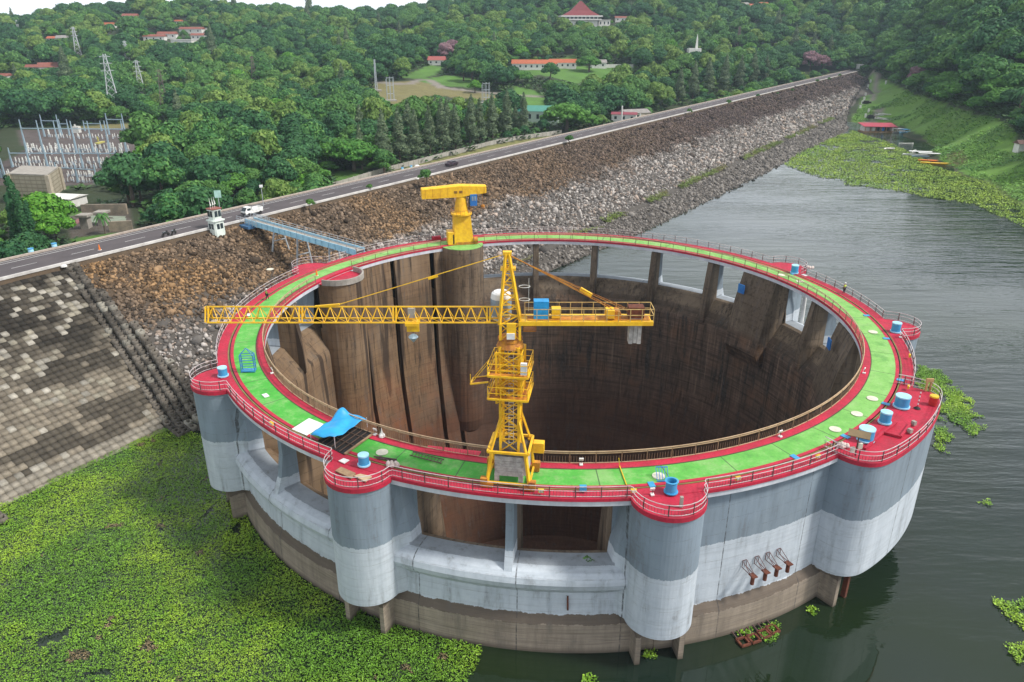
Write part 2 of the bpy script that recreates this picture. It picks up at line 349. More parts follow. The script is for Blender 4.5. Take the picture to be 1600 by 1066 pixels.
# ---------------------------------------------------------------- terrain height
def swl(t): return np.interp(t, [-60, -30, 60, 116, 158, 231, 300, 395, 430, 520, 600, 740], [-44, -41, -38, -33.5, -32, -30, -30, -25, -35, -49, -57, -69])
CP = []
def dz(px, py, d): p = aty(px, py, CAM[1] + d); CP.append(tuple(p))
for q in [(0,330,262),(60,310,255),(150,345,215),(150,300,262),(60,250,303),(220,200,404),(60,200,404),(0,200,404),(-150,200,404),(-150,320,262),(220,280,275),(400,260,300),(350,200,400),
          (500,250,315),(500,170,480),(600,200,400),(650,262,305),(800,215,375),(700,160,500),(760,150,520),(640,130,575),(600,110,640),(700,110,640),(870,190,430),(850,150,530),(850,108,640),(950,105,660),
          (1000,170,500),(1000,100,680),(1100,120,620),(1200,110,700),(1200,70,830),(1000,60,830),(1290,100,800),(1290,60,900),(1290,10,1050),(1150,20,1000),
          (800,80,760),(800,50,880),(800,20,1000),(800,2,1080),(950,50,880),(950,12,1020),(600,80,760),(600,60,900),(700,38,980),(600,46,980),(400,150,540),(400,100,680),(400,66,820),(400,40,960),(400,46,1250),(500,44,970),(500,48,1250),(600,48,1250),(700,40,1300),(200,34,1200),(100,60,1200),(0,66,1200),
          (250,150,540),(250,100,680),(250,60,800),(250,22,950),(190,28,960),(320,24,970),(140,36,930),(100,100,680),(100,60,820),(100,44,900),(0,150,540),(0,100,690),(0,66,850),(0,58,950),(-150,60,900),(-150,100,690),(1000,5,1080),
          (1600,255,292),(1600,190,335),(1600,100,405),(1600,50,465),(1600,0,545),(1600,-60,665),(1800,150,360),(1800,0,480),(1560,240,315),(1560,180,365),(1500,180,402),(1500,100,490),(1500,50,570),(1500,0,660),(1400,120,700),(1400,80,780),(1400,40,860),(1400,-5,950),
(1450,130,560),(1450,80,650),(1450,30,750),(1440,165,490)]: dz(*q)
for px, py, z in [(1700,370,.3),(1600,318,.3),(1560,285,.3),(1500,262,.3),(1474,232,.3),(1455,220,.3),(1425,206,.3),(1395,199,.3),(1385,190,1.2),(1485,258,.3),(1400,150,4.5),(1372,150,6)]: CP.append(tuple(atz(px, py, z)))
for px, py in [(1355,222),(1400,290),(1300,320),(1200,400),(1500,360),(1600,460),(1420,245),(1470,290),(1540,325),(1640,375),(1445,229),(1380,215),(1700,600),(1000,500),(1300,800),(400,900),(0,900),(1350,235)]:
    q = atz(px, py, 0); q[2] = -2.2 if py < 330 and px > 1340 else -5; CP.append(tuple(q))
for s_, t_, z in [(-50,0,-5),(-40,100,-5),(-55,-60,-5),(-38,200,-5),(-36,300,-4),(-40,450,1),(-45,520,4),(-45,600,8),(-50,680,12),(-85,742,17.3),(-70,760,17),(-100,770,18),(-130,-100,1),(-125,0,1.5),(-125,100,1.5),(-125,200,2),(-125,300,2),(-125,450,6),(-120,600,11),(-60,-150,-5)]:
    x, y = xy(s_, t_); CP.append((x, y, z))
for x, y, z in [(-1500,1800,10),(0,2200,30),(1500,1800,40),(-2500,600,10),(2200,600,40),(0,4000,0),(-3000,3000,0),(3000,3000,0),(-1200,200,5),(0,-300,-8),(-500,-200,-8),(500,-200,-8),(-900,1500,15),(-420,1500,20),(100,1700,60),(700,1500,80)]: CP.append((x, y, z))
CPa = np.array(CP); PX = CPa[:, :2] / 500.
def _fit():
    n = len(PX); D = np.linalg.norm(PX[:, None] - PX[None], axis=2) + np.eye(n) * .004
    A = np.zeros((n + 3, n + 3)); A[:n, :n] = D; A[:n, n] = 1; A[:n, n + 1:] = PX; A[n:, :n] = A[:n, n:].T
    A[:n, :n] -= np.eye(n) * .004 * 2
    return np.linalg.solve(A, np.append(CPa[:, 2], [0, 0, 0]))
WC = _fit()
def H(x, y):
    x = np.atleast_1d(np.asarray(x, float)); y = np.atleast_1d(np.asarray(y, float)); out = np.empty(x.shape); n = len(PX)
    fx, fy = x.ravel(), y.ravel(); o = np.empty(fx.shape)
    for i in range(0, len(fx), 20000):
        a = fx[i:i + 20000] / 500; b = fy[i:i + 20000] / 500
        D = np.sqrt((a[:, None] - PX[:, 0]) ** 2 + (b[:, None] - PX[:, 1]) ** 2); o[i:i + 20000] = D @ WC[:n] + WC[n] + WC[n + 1] * a + WC[n + 2] * b
    dd = np.hypot(fx - CAM[0], fy - CAM[1]); o = np.where(dd > 1350, o * np.clip((2900 - dd) / 1550, 0, 1) + 34 * np.clip((dd - 1350) / 1550, 0, 1), o)
    s, t = st(fx, fy)
    ds = (s < -92)                                                   # downstream side never below the lake level
    o = np.where(ds, np.maximum(o, 1.0), o)
    crest = np.where((s > -93) & (s < -78) & (t < 735), np.minimum(o, 14.), o)
    up = (s >= -78) & (s < swl(t)) & (t < 720); dampl = 18.2 - (s + 79) * .42
    o = np.where(up, np.minimum(crest, dampl - 1.2), crest)
    o = np.where((s >= -140) & (s <= -91) & (t < 700) , np.minimum(o, 16.5 + (s + 91) * .42 * (1 if True else 0) + np.where(s < -125, 40, 0)), o)
    o = np.where(ds, np.maximum(o, 1.0), o)
    out = o.reshape(x.shape); return out
def Hz(x, y): return float(H(x, y)[0])
def hit(px, py, d0=100, d1=2600):        # where the line of sight through a pixel meets the terrain
    d = ray(px, py); d = d / math.hypot(d[0], d[1]); ts = np.geomspace(d0, d1, 500); P = CAM + d * ts[:, None]; h = H(P[:, 0], P[:, 1])
    i = int(np.argmax(P[:, 2] < h)); 
    if i == 0: return P[-1]
    a, b = ts[i - 1], ts[i]
    for _ in range(12):
        m = (a + b) / 2; p = CAM + d * m
        if p[2] < Hz(p[0], p[1]): b = m
        else: a = m
    p = CAM + d * b; p[2] = Hz(p[0], p[1]); return p
# ================================================================ SETTING: terrain, water, dam
TOWR = 43.0
def fbm(x, y, sc, oct=4, seed=0):
    # cheap vectorised value noise
    r = np.zeros(np.shape(x)); a = 1.; tot = 0
    for o in range(oct):
        X = np.asarray(x) * sc * 2 ** o + seed * 17.3 + o * 31.7; Y = np.asarray(y) * sc * 2 ** o - seed * 9.1 + o * 11.3
        xi = np.floor(X).astype(np.int64); yi = np.floor(Y).astype(np.int64); fx = X - xi; fy = Y - yi; fx = fx * fx * (3 - 2 * fx); fy = fy * fy * (3 - 2 * fy)
        def h(i, j):
            n = (i * 374761393 + j * 668265263 + seed * 1442695) & 0x7fffffff; n = ((n ^ (n >> 13)) * 1274126177) & 0x7fffffff; return ((n ^ (n >> 16)) & 0xffff) / 65535.
        r += a * ((h(xi, yi) * (1 - fx) + h(xi + 1, yi) * fx) * (1 - fy) + (h(xi, yi + 1) * (1 - fx) + h(xi + 1, yi + 1) * fx) * fy); tot += a; a *= .5
    return r / tot
LAWN = [[(660,124),(700,118),(742,122),(740,138),(690,134),(655,128)],
        [(625,122),(665,103),(695,103),(690,112),(660,124)], [(812,105),(1000,103),(985,116),(900,130),(850,118),(815,118)], [(800,134),(812,170),(830,172),(862,165),(855,150),(830,140)],
        [(500,300),(545,288),(615,267),(688,248),(779,225),(877,210),(887,208),(880,214),(800,238),(700,264),(620,287),(500,314)], [(520,270),(570,262),(590,275),(520,292)],
        [(90,338),(165,325),(205,340),(205,375),(120,385)], [(905,85),(860,95),(855,100),(905,97)]]
BANK = [(1352,128),(1362,112),(1372,118),(1400,135),(1435,150),(1480,165),(1530,180),(1570,190),(1600,230),(1640,250),(1700,300),(1700,420),(1600,340),(1540,290),(1500,268),(1470,250),(1440,212),(1390,190),(1345,200),(1330,190),(1345,165)]
DRY = [[(500,300),(545,288),(615,267),(688,248),(779,225),(877,210),(887,208),(880,214),(800,238),(700,264),(620,287),(500,314)],[(583,128),(655,127),(690,137),(745,144),(780,150),(770,158),(690,150),(640,158),(600,168),(584,140)], [(120,198),(205,192),(262,195),(262,205),(225,215),(120,206)]]
YARD = [(28,203),(228,200),(228,222),(196,262),(150,290),(-10,290),(-10,262),(40,235)]
POOL = [(102,338),(205,325),(208,362),(110,372)]
ROADS = [([(588,128),(610,131),(640,131),(655,125),(672,126),(690,137),(740,143),(800,149),(870,152)], 3.2), ([(1366,110),(1371,122),(1366,134),(1371,144),(1362,157),(1352,162)], 2.), ([(1374,172),(1362,184),(1357,192)], 3.),
         ([(0,385),(40,355),(75,325),(100,318)], 2.5)]
az = np.radians(np.arange(-66, 66.01, .3)); dist = np.concatenate([np.geomspace(70, 900, 300), np.geomspace(915, 3500, 50)])
A_, D_ = np.meshgrid(az, dist); TX = CAM[0] + np.sin(A_) * D_; TY = CAM[1] + np.cos(A_) * D_
TZ = H(TX, TY); s_, t_ = st(TX, TY)
TZ = TZ + np.where((TZ > .6), (fbm(TX, TY, 1 / 6., 3, 3) - .5) * np.clip(TZ * .3, 0, .9), 0)
ppx, ppy = proj(np.stack([TX, TY, TZ], -1))
lawn = np.zeros(TX.shape)
for p in LAWN: lawn = np.maximum(lawn, inpoly(ppx, ppy, p))
bank = inpoly(ppx, ppy, BANK); yard = inpoly(ppx, ppy, YARD); dry = np.zeros(TX.shape)
for p in DRY: dry = np.maximum(dry, inpoly(ppx, ppy, p))
pave = np.zeros(TX.shape)
for pts, wd in ROADS:
    W3 = [hit(*q) for q in pts]
    for a, b in zip(W3[:-1], W3[1:]):
        dx, dy = b[0] - a[0], b[1] - a[1]; L = dx * dx + dy * dy; u = np.clip(((TX - a[0]) * dx + (TY - a[1]) * dy) / L, 0, 1)
        dd = np.hypot(TX - a[0] - u * dx, TY - a[1] - u * dy); pave = np.maximum(pave, np.clip((wd - dd) / 1.2 + .5, 0, 1))
n1 = fbm(TX, TY, 1 / 12., 4, 5)[..., None]; n2 = fbm(TX, TY, 1 / 2.5, 3, 6)[..., None]
col = np.zeros(TX.shape + (3,)); col[:] = (.028, .05, .018); col = col * (1 - .5 * n1) + np.array((.05, .045, .02)) * .5 * n1
def cm(mask, c):
    global col
    m = np.asarray(mask, float)[..., None]; col = col * (1 - m) + c * m
cm(lawn, np.array((.095, .21, .035)) * (1.3 - .7 * n1) * (1.1 - .25 * n2))
cm(bank, (np.array((.13, .30, .030)) * (1 - n1) + np.array((.16, .27, .06)) * n1) * (1.15 - .5 * n2))
cm(dry * .8, np.array((.23, .20, .08)) * (1.2 - .4 * n2)); cm(yard, np.array((.105, .085, .08)) * (1.3 - .6 * n2))
cm(inpoly(ppx, ppy, POOL) * 1., np.array((.10, .085, .07)) * (1.3 - .7 * n2))
cm(pave, np.array((.25, .22, .19)) * (1.1 - .2 * n2))
BR = [(1475,240),(1500,235),(1515,250),(1490,262)]; cm(inpoly(ppx, ppy, BR) * .7, np.array((.15, .10, .05)))
shore = (np.abs(TZ) < .5) & (s_ > -20); cm(shore * .5, np.array((.10, .085, .05)))
nr, nc = TX.shape; idx = np.arange(nr * nc).reshape(nr, nc)
F = np.stack([idx[:-1, :-1], idx[:-1, 1:], idx[1:, 1:], idx[1:, :-1]], -1).reshape(-1, 4)
cr = np.hypot(TX, TY).ravel(); keep = (cr[F].min(1) > TOWR)
ground = npmesh('ground', np.stack([TX.ravel(), TY.ravel(), TZ.ravel()], -1), F[keep][:, ::-1], attr_mat('ground_cover', .95, .25, .8, var=.3), col.reshape(-1, 3), flat=False)
tag(ground, kind='structure')
# ---- water
def water_mat():
    m, nt, b = newmat('lake_water'); k = NT(nt); P = k.pos(); X, Y, Z = k.sep(P)
    b.inputs['Base Color'].default_value = (.013, .024, .007, 1); b.inputs['Roughness'].default_value = .03; b.inputs['IOR'].default_value = 1.5
    big = k.noise(k.scale(P, (.02, .02, .02)), 1, 3); k.l(k.mix(k.mr(big, .4, .6), (.011, .022, .006), (.012, .022, .016)), b.inputs['Base Color'])
    rot = k.n('Mapping'); k.l(P, rot.inputs[0]); rot.inputs['Rotation'].default_value = (0, 0, R(-12)); rot.inputs['Scale'].default_value = (.07, .34, 1)
    w1 = k.noise(rot.outputs[0], 1.0, 4, .55)
    rot2 = k.n('Mapping'); k.l(P, rot2.inputs[0]); rot2.inputs['Rotation'].default_value = (0, 0, R(24)); rot2.inputs['Scale'].default_value = (.25, .9, 1)
    w2 = k.noise(rot2.outputs[0], 1.3, 3, .6)
    # calm patch in the lee of the tower
    dx = k.math('DIVIDE', k.math('SUBTRACT', X, 12.), 26.); dy = k.math('DIVIDE', k.math('ADD', Y, 52.), 13.)
    dd = k.math('ADD', k.math('MULTIPLY', dx, dx), k.math('MULTIPLY', dy, dy)); calm = k.mr(k.math('ADD', dd, k.math('MULTIPLY', k.noise(P, .15, 3), .5)), .9, 1.6, .04, 1)
    calm = k.math('MULTIPLY', calm, k.mr(k.noise(k.scale(P, (.012, .03, 1)), 1, 3), .35, .65, .35, 1.3)); h = k.math('MULTIPLY', k.math('ADD', k.math('MULTIPLY', w1, 1.0), k.math('MULTIPLY', w2, .28)), calm)
    k.bump(h, b, .30, .8); return m
wr = np.concatenate([[44.0, 46], np.geomspace(50, 3600, 40)]); wa = np.radians(np.arange(0, 360, 3.)); WA, WR = np.meshgrid(wa, wr)
V = np.stack([WR * np.cos(WA), WR * np.sin(WA), WR * 0], -1).reshape(-1, 3); n_, m_ = WR.shape; ii = np.arange(n_ * m_).reshape(n_, m_)
Fw = np.stack([ii[:-1], ii[1:], np.roll(ii[1:], -1, 1), np.roll(ii[:-1], -1, 1)], -1).reshape(-1, 4)
lake = npmesh('water', V, Fw, water_mat(), flat=False); tag(lake, kind='structure')
# ---- dam body
def tb1(s): return -25.9 - (s + 79) * .20
def tb2(s): return -24.7 - (s + 79) * .09
def damz(s, t):
    if s > -79 and t < tb2(s):
        zb = 18.0 - (s + 79) * .57
        if t <= tb1(s): return zb
        f = (t - tb1(s)) / (tb2(s) - tb1(s)); return zb * (1 - f) + max(damz(s, 0.) if s < -36 else -2., -2) * f
    return damz0(s, t)
def damz0(s, t):
    if s < -79: return 18.35 if s > -89.8 else 18.35 + (s + 89.8) * .42
    w_ = float(swl(t))
    if s <= -44.: return 18.0 - (s + 79) * .4114
    if s <= -41.2: return 3.6 - (s + 44) * .2
    return 3.04 - (s + 41.2) * 3.04 / max(1.5, (w_ + 41.2))
def dam_v(t): return np.array([damz(s, t) for s in SS])
SS = [-140, -110, -96, -90.2, -89.8, -79.6, -79, -78.7, -74, -68, -62, -56, -50, -46, -44, -42.5, -41.2, -38, -35, -31, -27, -22, -14]
TT = list(np.arange(-140, -36, 10.)) + list(np.arange(-36, -22, .7)) + list(np.arange(-22, 160, 6.)) + list(np.arange(160, 745, 14.))
V = []; cc = []
for t in TT:
    for s in SS:
        x, y = xy(s, t); z = damz(s, t); 
        if s > -79: z -= .45
        V.append((x, y, z)); cc.append(((.10, .07, .045) if s < -64 else ((.10, .09, .08) if s < -43 else (.09, .08, .07))) if s > -91 else (.03, .05, .02))
V = np.array(V); nS = len(SS); ii = np.arange(len(V)).reshape(-1, nS)
Fd = np.stack([ii[:-1, :-1], ii[:-1, 1:], ii[1:, 1:], ii[1:, :-1]], -1).reshape(-1, 4); rr = np.hypot(V[:, 0], V[:, 1]); Fd = Fd[rr[Fd].min(1) > 43]
dam = npmesh('dam_embankment', V, Fd, attr_mat('embankment_fill', .95, .4, .9), np.array(cc)); tag(dam, kind='structure')
# ---- crest road, kerbs, lines
def strip(s0, s1, t0, t1, z, name, m, th=None, dt=20.):
    mb = MB(); n = max(1, int(abs(t1 - t0) / dt))
    for i in range(n):
        a, b = t0 + (t1 - t0) * i / n, t0 + (t1 - t0) * (i + 1) / n; P = [xy(s0, a), xy(s1, a), xy(s1, b), xy(s0, b)]
        if th: mb.prism(P, z - th, z)
        else: mb.add([(p[0], p[1], z) for p in P], [(0, 1, 2, 3)])
    return mb
tag(strip(-89.6, -79.3, -140, 742, 18.42, '', ASPH).build('road', ASPH), kind='structure')
mb = MB()
for i in range(44): 
    a, b = -140 + i * 20, -120 + i * 20
    mb.prism([xy(-79.5, a), xy(-79.05, a), xy(-79.05, b), xy(-79.5, b)], 18.2, 18.62)
tag(mb.build('road_kerb', mat('kerb_concrete', (.62, .6, .57), (.4, .38, .36), .6, .9)), kind='structure')
mb = MB()
for s0, s1 in ((-80.0, -79.85), (-87.5, -87.35), (-88.6, -88.47)):
    for i in range(44): mb.add([(*xy(s0, -140 + i * 20), 18.428), (*xy(s1, -140 + i * 20), 18.428), (*xy(s1, -120 + i * 20), 18.428), (*xy(s0, -120 + i * 20), 18.428)], [(0, 1, 2, 3)])
for i in range(90):
    a = -140 + i * 9.8; mb.add([(*xy(-83.75, a), 18.428), (*xy(-83.62, a), 18.428), (*xy(-83.62, a + 4), 18.428), (*xy(-83.75, a + 4), 18.428)], [(0, 1, 2, 3)])
tag(mb.build('road_markings', LINE), kind='structure')
mb = MB()
for i in range(44):
    a, b = -140 + i * 20, -120 + i * 20; mb.prism([xy(-89.9, a), xy(-89.3, a), xy(-89.3, b), xy(-89.9, b)], 18.2, 18.7)
tag(mb.build('parapet_strip', mat('pale_edge_stone', (.45, .38, .32), (.28, .23, .19), 1.5, .9, bump=.1)), kind='structure')
# ---- riprap: one object of loose rock
ICO = None
def ico():
    bm = bmesh.new(); bmesh.ops.create_icosphere(bm, subdivisions=1, radius=1); v = np.array([q.co[:] for q in bm.verts]); f = np.array([[q.index for q in p.verts] for p in bm.faces]); bm.free(); return v, f
IV, IF = ico()
def rocks(s, t, z, size, col):
    n = len(s); x, y = xy(s, t)
    q = rng.normal(size=(n, 3)); q /= np.linalg.norm(q, axis=1)[:, None]; a = rng.uniform(0, math.tau, n)
    K = np.zeros((n, 3, 3)); K[:, 0, 1] = -q[:, 2]; K[:, 0, 2] = q[:, 1]; K[:, 1, 0] = q[:, 2]; K[:, 1, 2] = -q[:, 0]; K[:, 2, 0] = -q[:, 1]; K[:, 2, 1] = q[:, 0]
    M = np.eye(3) + np.sin(a)[:, None, None] * K + (1 - np.cos(a))[:, None, None] * (K @ K)
    sc = size[:, None] * rng.uniform(.5, 1.25, (n, 3)); jit = rng.uniform(.6, 1.3, (n, len(IV), 1))
    L = IV[None] * jit * sc[:, None]; L = np.einsum('nij,nkj->nki', M, L)
    V = L + np.stack([x, y, z], -1)[:, None]; Fr = (IF[None] + (np.arange(n) * len(IV))[:, None, None]).reshape(-1, 3)
    return V.reshape(-1, 3), Fr, np.repeat(col, len(IV), 0)
def rockfield():
    S, T, Z = [], [], []; SZ = []
    for t0, t1, den, sz in ((-28.5, 60, 5.2, .34), (60, 170, 3.4, .38), (170, 330, 2.4, .42), (330, 735, 1.2, .56)):
        n = int((t1 - t0) * 48 * den); t = rng.uniform(t0, t1, n); s = rng.uniform(-78.7, -30, n); s = np.where(rng.random(n) < .22, rng.uniform(-78.7, -62, n), s); k = s < swl(t) + 1; s, t = s[k], t[k]
        x, y = xy(s, t); k = (np.hypot(x, y) > 45.5) & (t > tb2(s) - .4); s, t = s[k], t[k]; S.append(s); T.append(t)
        f_ = np.interp(s, [-79, -64, -62, -44, -30], [.78, .78, .9, .9, .95]); SZ.append(sz * f_ * rng.lognormal(-.05, .38, len(s)))
    s = np.concatenate(S); t = np.concatenate(T); sz = np.concatenate(SZ); z = np.array([damz(a, b) for a, b in zip(s, t)]) - .45 + sz * rng.uniform(-.1, .5, len(s))
    g = fbm(s, t, 1 / 9., 4, 11) + fbm(s, t, 1 / 2., 2, 12) * .35; br = s + (g - .67) * 11 + np.interp(t, [-30, 0, 40, 100, 300], [-3, -2, 1, -1, -1.5])
    upper = np.clip((-60.5 - br) / 3.5, 0, 1)[:, None]; r3 = rng.uniform(0, 1, (len(s), 1)); far = np.clip((t - 60) / 200, 0, 1)[:, None]
    org = np.array((.31, .185, .085)); brn = np.array((.18, .13, .09)); purp = np.array((.105, .078, .072))
    hue = np.clip((fbm(s, t, 1 / 14., 3, 21)[:, None] - .35) * 3.2, 0, 1) * np.interp(t, [-30, 30, 90, 200], [1, .55, .35, .05])[:, None]
    U_ = (brn * (1 - far) + purp * far) * (1 - hue) + org * hue; U_ = U_ * (.25 + 1.35 * r3 ** 1.3)
    grey = np.array((.42, .385, .355)) * (.22 + 1.15 * r3 ** 1.3); low = np.array((.22, .20, .18)) * (.4 + 1.0 * r3); lowm = np.clip((s + 44) / 2, 0, 1)[:, None]
    pinkish = (rng.uniform(0, 1, (len(s), 1)) < .22); grey = np.where(pinkish, grey * np.array((.92, .80, .72)), grey)
    L_ = grey * (1 - lowm) + low * lowm; c = L_ * (1 - upper) + U_ * upper
    wet = np.clip((s - swl(t) + 1.2) / 1.2, 0, 1)[:, None]; c = c * (1 - .75 * wet)
    bermg = ((s > -44.3) & (s < -42.2) & (fbm(s, t, 1 / 14., 2, 31) > .56)); z[bermg] -= .8
    c = c * np.interp(s, [-45.4, -44.4, -43.4, -42.6], [1, .62, .55, 1])[:, None]
    return rocks(s, t, z, sz, c)
V, Fr, cc = rockfield(); rk = npmesh('riprap_rocks', V, Fr, ROCKM, cc)
tag(rk, 'loose rock armour in rust brown and pale grey covering the slope of the dam', 'rocks', kind='stuff')
# ---- concrete block panel
def blocks():
    V, Fb, Cc = [], [], []; bv = np.array([(-.5,-.5,-.5),(.5,-.5,-.5),(.5,.5,-.5),(-.5,.5,-.5),(-.5,-.5,.5),(.5,-.5,.5),(.5,.5,.5),(-.5,.5,.5)]); bf = np.array([(0,3,2,1),(4,5,6,7),(0,1,5,4),(1,2,6,5),(2,3,7,6),(3,0,4,7)])
    th = math.atan(.57); row = 0; s = -77.9; nb = 0
    while s < -45.5:
        t = -55.6 + (0)
        if s < -52: t = -75
        while t < tb1(s) - .3:
            z = damz(s, t) - .15; up = np.clip((-57 - s) / 11, 0, 1); n = fbm(np.array([s * 1.3]), np.array([t * .38]), 1 / 2.6, 3, 41)[0]; r = rng.random()
            base = np.array((.25, .215, .165)) * (1 - .62 * up); c = base * (rng.uniform(.45, 1.35) * up + rng.uniform(.72, 1.2) * (1 - up))
            if r > .93 - .09 * up and n > .36: c = np.array((.42, .39, .33)) * rng.uniform(.7, 1.15)
            elif r > .62 and n > .5: c = np.array((.33, .30, .235)) * rng.uniform(.8, 1.1)
            elif n < .36 + .12 * up: c = c * .4
            if s > -49: c = np.array((.30, .27, .22)) * rng.uniform(.8, 1.2)
            tilt = rng.normal(0, .03); M = Matrix.Rotation(math.atan2(NY, NX), 3, 'Z') @ Matrix.Rotation(th * .62 + tilt, 3, 'Y') @ Matrix.Rotation(rng.normal(0, .018), 3, 'X')
            L = (bv * np.array((.95, .925, .8))) @ np.array(M).T; x, y = xy(s, t)
            V.append(L + np.array((x, y, z + rng.normal(0, .03)))); Fb.append(bf + nb * 8); Cc.append(np.repeat(c[None], 8, 0)); nb += 1
            t += .97
        s += .88
    # hollow stepped blocks either side of the panel
    for side in (0, 1):
        s = -78.2
        while s < -42.6:
            if side == 1 and s < -51: s += 1.1; continue
            t = tb1(s) + .1 if side == 0 else -60.; kk = 0
            while t < (tb2(s) + .2 if side == 0 else -56.5):
                z = damz(s, t) - .05 + .2 * (kk % 2) + rng.normal(0, .07)
                if s > -47: z = max(.1, z)
                br = rng.uniform(.5, 1.3) * (1 - .35 * np.clip((-62 - s) / 10, 0, 1)); c = np.array((.17, .15, .125)) * br
                if rng.random() < .1: c = np.array((.34, .32, .27)) * rng.uniform(.6, 1.1)
                x, y = xy(s, t); M = np.array(Matrix.Rotation(math.atan2(NY, NX) + rng.normal(0, .08), 3, 'Z') @ Matrix.Rotation(.12 + rng.normal(0, .05), 3, 'Y'))
                for dx, dy, lx, ly in ((-.40, 0, .22, .98), (.40, 0, .22, .98), (0, -.40, .60, .2), (0, .40, .60, .2)):
                    L = (bv * np.array((lx, ly, 1.1)) + np.array((dx, dy, 0))) @ M.T; V.append(L + np.array((x, y, z))); Fb.append(bf + nb * 8); Cc.append(np.repeat(c[None], 8, 0)); nb += 1
                t += 1.04; kk += 1
            s += 1.02
    return np.concatenate(V), np.concatenate(Fb), np.concatenate(Cc)
V, Fb, cc = blocks(); bl = npmesh('block_revetment', V, Fb, BLOCKM, cc)
tag(bl, 'grid of weathered concrete blocks stepped down the dam slope to the green water plants', 'concrete blocks', kind='stuff')
# ---- leafy clumps (water plants, ground cover)
def clumps(P, size, colr, leaves=8, up=.55, aspect=.75):
    n = len(P); k = leaves; c = np.repeat(P, k, 0); sz = np.repeat(size, k); m = n * k
    a = rng.uniform(0, math.tau, m); rad = rng.uniform(.1, .9, m) * sz; ht = rng.uniform(.1, up, m) * sz
    ctr = c + np.stack([np.cos(a) * rad, np.sin(a) * rad, ht], -1)
    d = np.stack([np.cos(a), np.sin(a), rng.uniform(-.2, .9, m)], -1); d /= np.linalg.norm(d, axis=1)[:, None]
    side = np.stack([-np.sin(a), np.cos(a), rng.normal(0, .35, m)], -1); side /= np.linalg.norm(side, axis=1)[:, None]
    L = (sz * rng.uniform(.35, .65, m))[:, None]; Wd = L * aspect
    V = np.stack([ctr - d * L * .5, ctr + side * Wd * .5, ctr + d * L * .5, ctr - side * Wd * .5], 1).reshape(-1, 3)
    Fq = np.arange(m * 4).reshape(-1, 4); cl = np.repeat(colr, k, 0) * rng.uniform(.7, 1.35, (m, 1)); return V, Fq, np.repeat(cl, 4, 0)
def jitgrid(x0, x1, y0, y1, sp):
    X, Y = np.meshgrid(np.arange(x0, x1, sp), np.arange(y0, y1, sp)); X = X.ravel() + rng.uniform(-.5, .5, X.size) * sp; Y = Y.ravel() + rng.uniform(-.5, .5, Y.size) * sp; return X, Y
def gcol(x, y, seed, a=(.115, .25, .012), b=(.27, .42, .024), c=(.085, .205, .014)):
    n = fbm(x, y, 1 / 4., 3, seed)[:, None]; r = rng.uniform(0, 1, (len(x), 1)); m = np.clip(r * .7 + (n - .5) * 1.6, 0, 1)
    g = np.clip((fbm(x, y, 1 / 9., 2, seed + 5)[:, None] - .52) * 5, 0, .8); base = np.array(a) * (1 - m) + np.array(b) * m; return base * (1 - g) + np.array(c) * g * (.7 + .8 * r)
MAT1 = [(-500,900),(0,790),(25,782),(70,758),(120,733),(245,668),(316,676),(400,690),(560,850),(660,940),(700,958),(752,1002),(757,1030),(745,1045),(735,1062),(728,1100),(760,1180),(900,1400),(-900,1500)]
x, y = jitgrid(-84, 0, -80, 5, .235); px, py = proj(np.stack([x, y, x * 0], -1)); wob = (fbm(x, y, 1 / 3., 3, 61) - .5) * 30
k = inpoly(px + wob, py + wob * .6, MAT1) & (np.hypot(x, y) > 45.1); s1, t1 = st(x, y); k &= (s1 > -48.6) | (t1 < -56); hole = fbm(x, y, 1 / 2.2, 3, 62) + fbm(x, y, 1 / 14., 2, 63) * .35
k &= hole > .335; x, y = x[k], y[k]; GC = gcol(x, y, 65); dead = (fbm(x, y, 1 / 2.5, 3, 68) > .80)[:, None]; GC = np.where(dead, np.array((.20, .15, .075)) * rng.uniform(.5, 1.4, (len(x), 1)), GC)
V, Fq, cc = clumps(np.stack([x, y, x * 0 + rng.uniform(-.02, .1, len(x)) + fbm(x, y, 1 / 3., 2, 64) * .18], -1), rng.uniform(.15, .31, len(x)) * (.8 + .5 * fbm(x, y, 1 / 1.2, 2, 67)), GC, 8)
hy = npmesh('floating_plant_mat', V, Fq, LEAFM, cc); tag(hy, 'thick mat of bright green floating plants between the block slope and the tower', 'floating plants', kind='stuff')
MAT2 = [(1228,259),(1240,244),(1262,226),(1300,215),(1335,205),(1350,211),(1372,217),(1395,225),(1418,237),(1434,244),(1478,266),(1500,270),(1560,292),(1605,325),(1700,380),(1700,425),(1600,356),(1560,338),(1520,318),(1460,310),(1395,298),(1350,293),(1322,290),(1320,282),(1285,279)]
x, y = jitgrid(60, 260, 60, 400, .95); px, py = proj(np.stack([x, y, x * 0], -1)); wob = (fbm(x, y, 1 / 9., 3, 71) - .5) * 14
k = inpoly(px + wob, py + wob * .5, MAT2) & (fbm(x, y, 1 / 5., 3, 72) > .30); x, y = x[k], y[k]
V, Fq, cc = clumps(np.stack([x, y, x * 0 + .05], -1), rng.uniform(.7, 1.1, len(x)), gcol(x, y, 75, (.16, .26, .02), (.27, .39, .03), (.13, .24, .02)) , 7, .22)
hy2 = npmesh('floating_plant_mat', V, Fq, LEAFM, cc); tag(hy2, 'broad yellow green mat of floating plants in the far bay below the wooded bank', 'floating plants', kind='stuff')
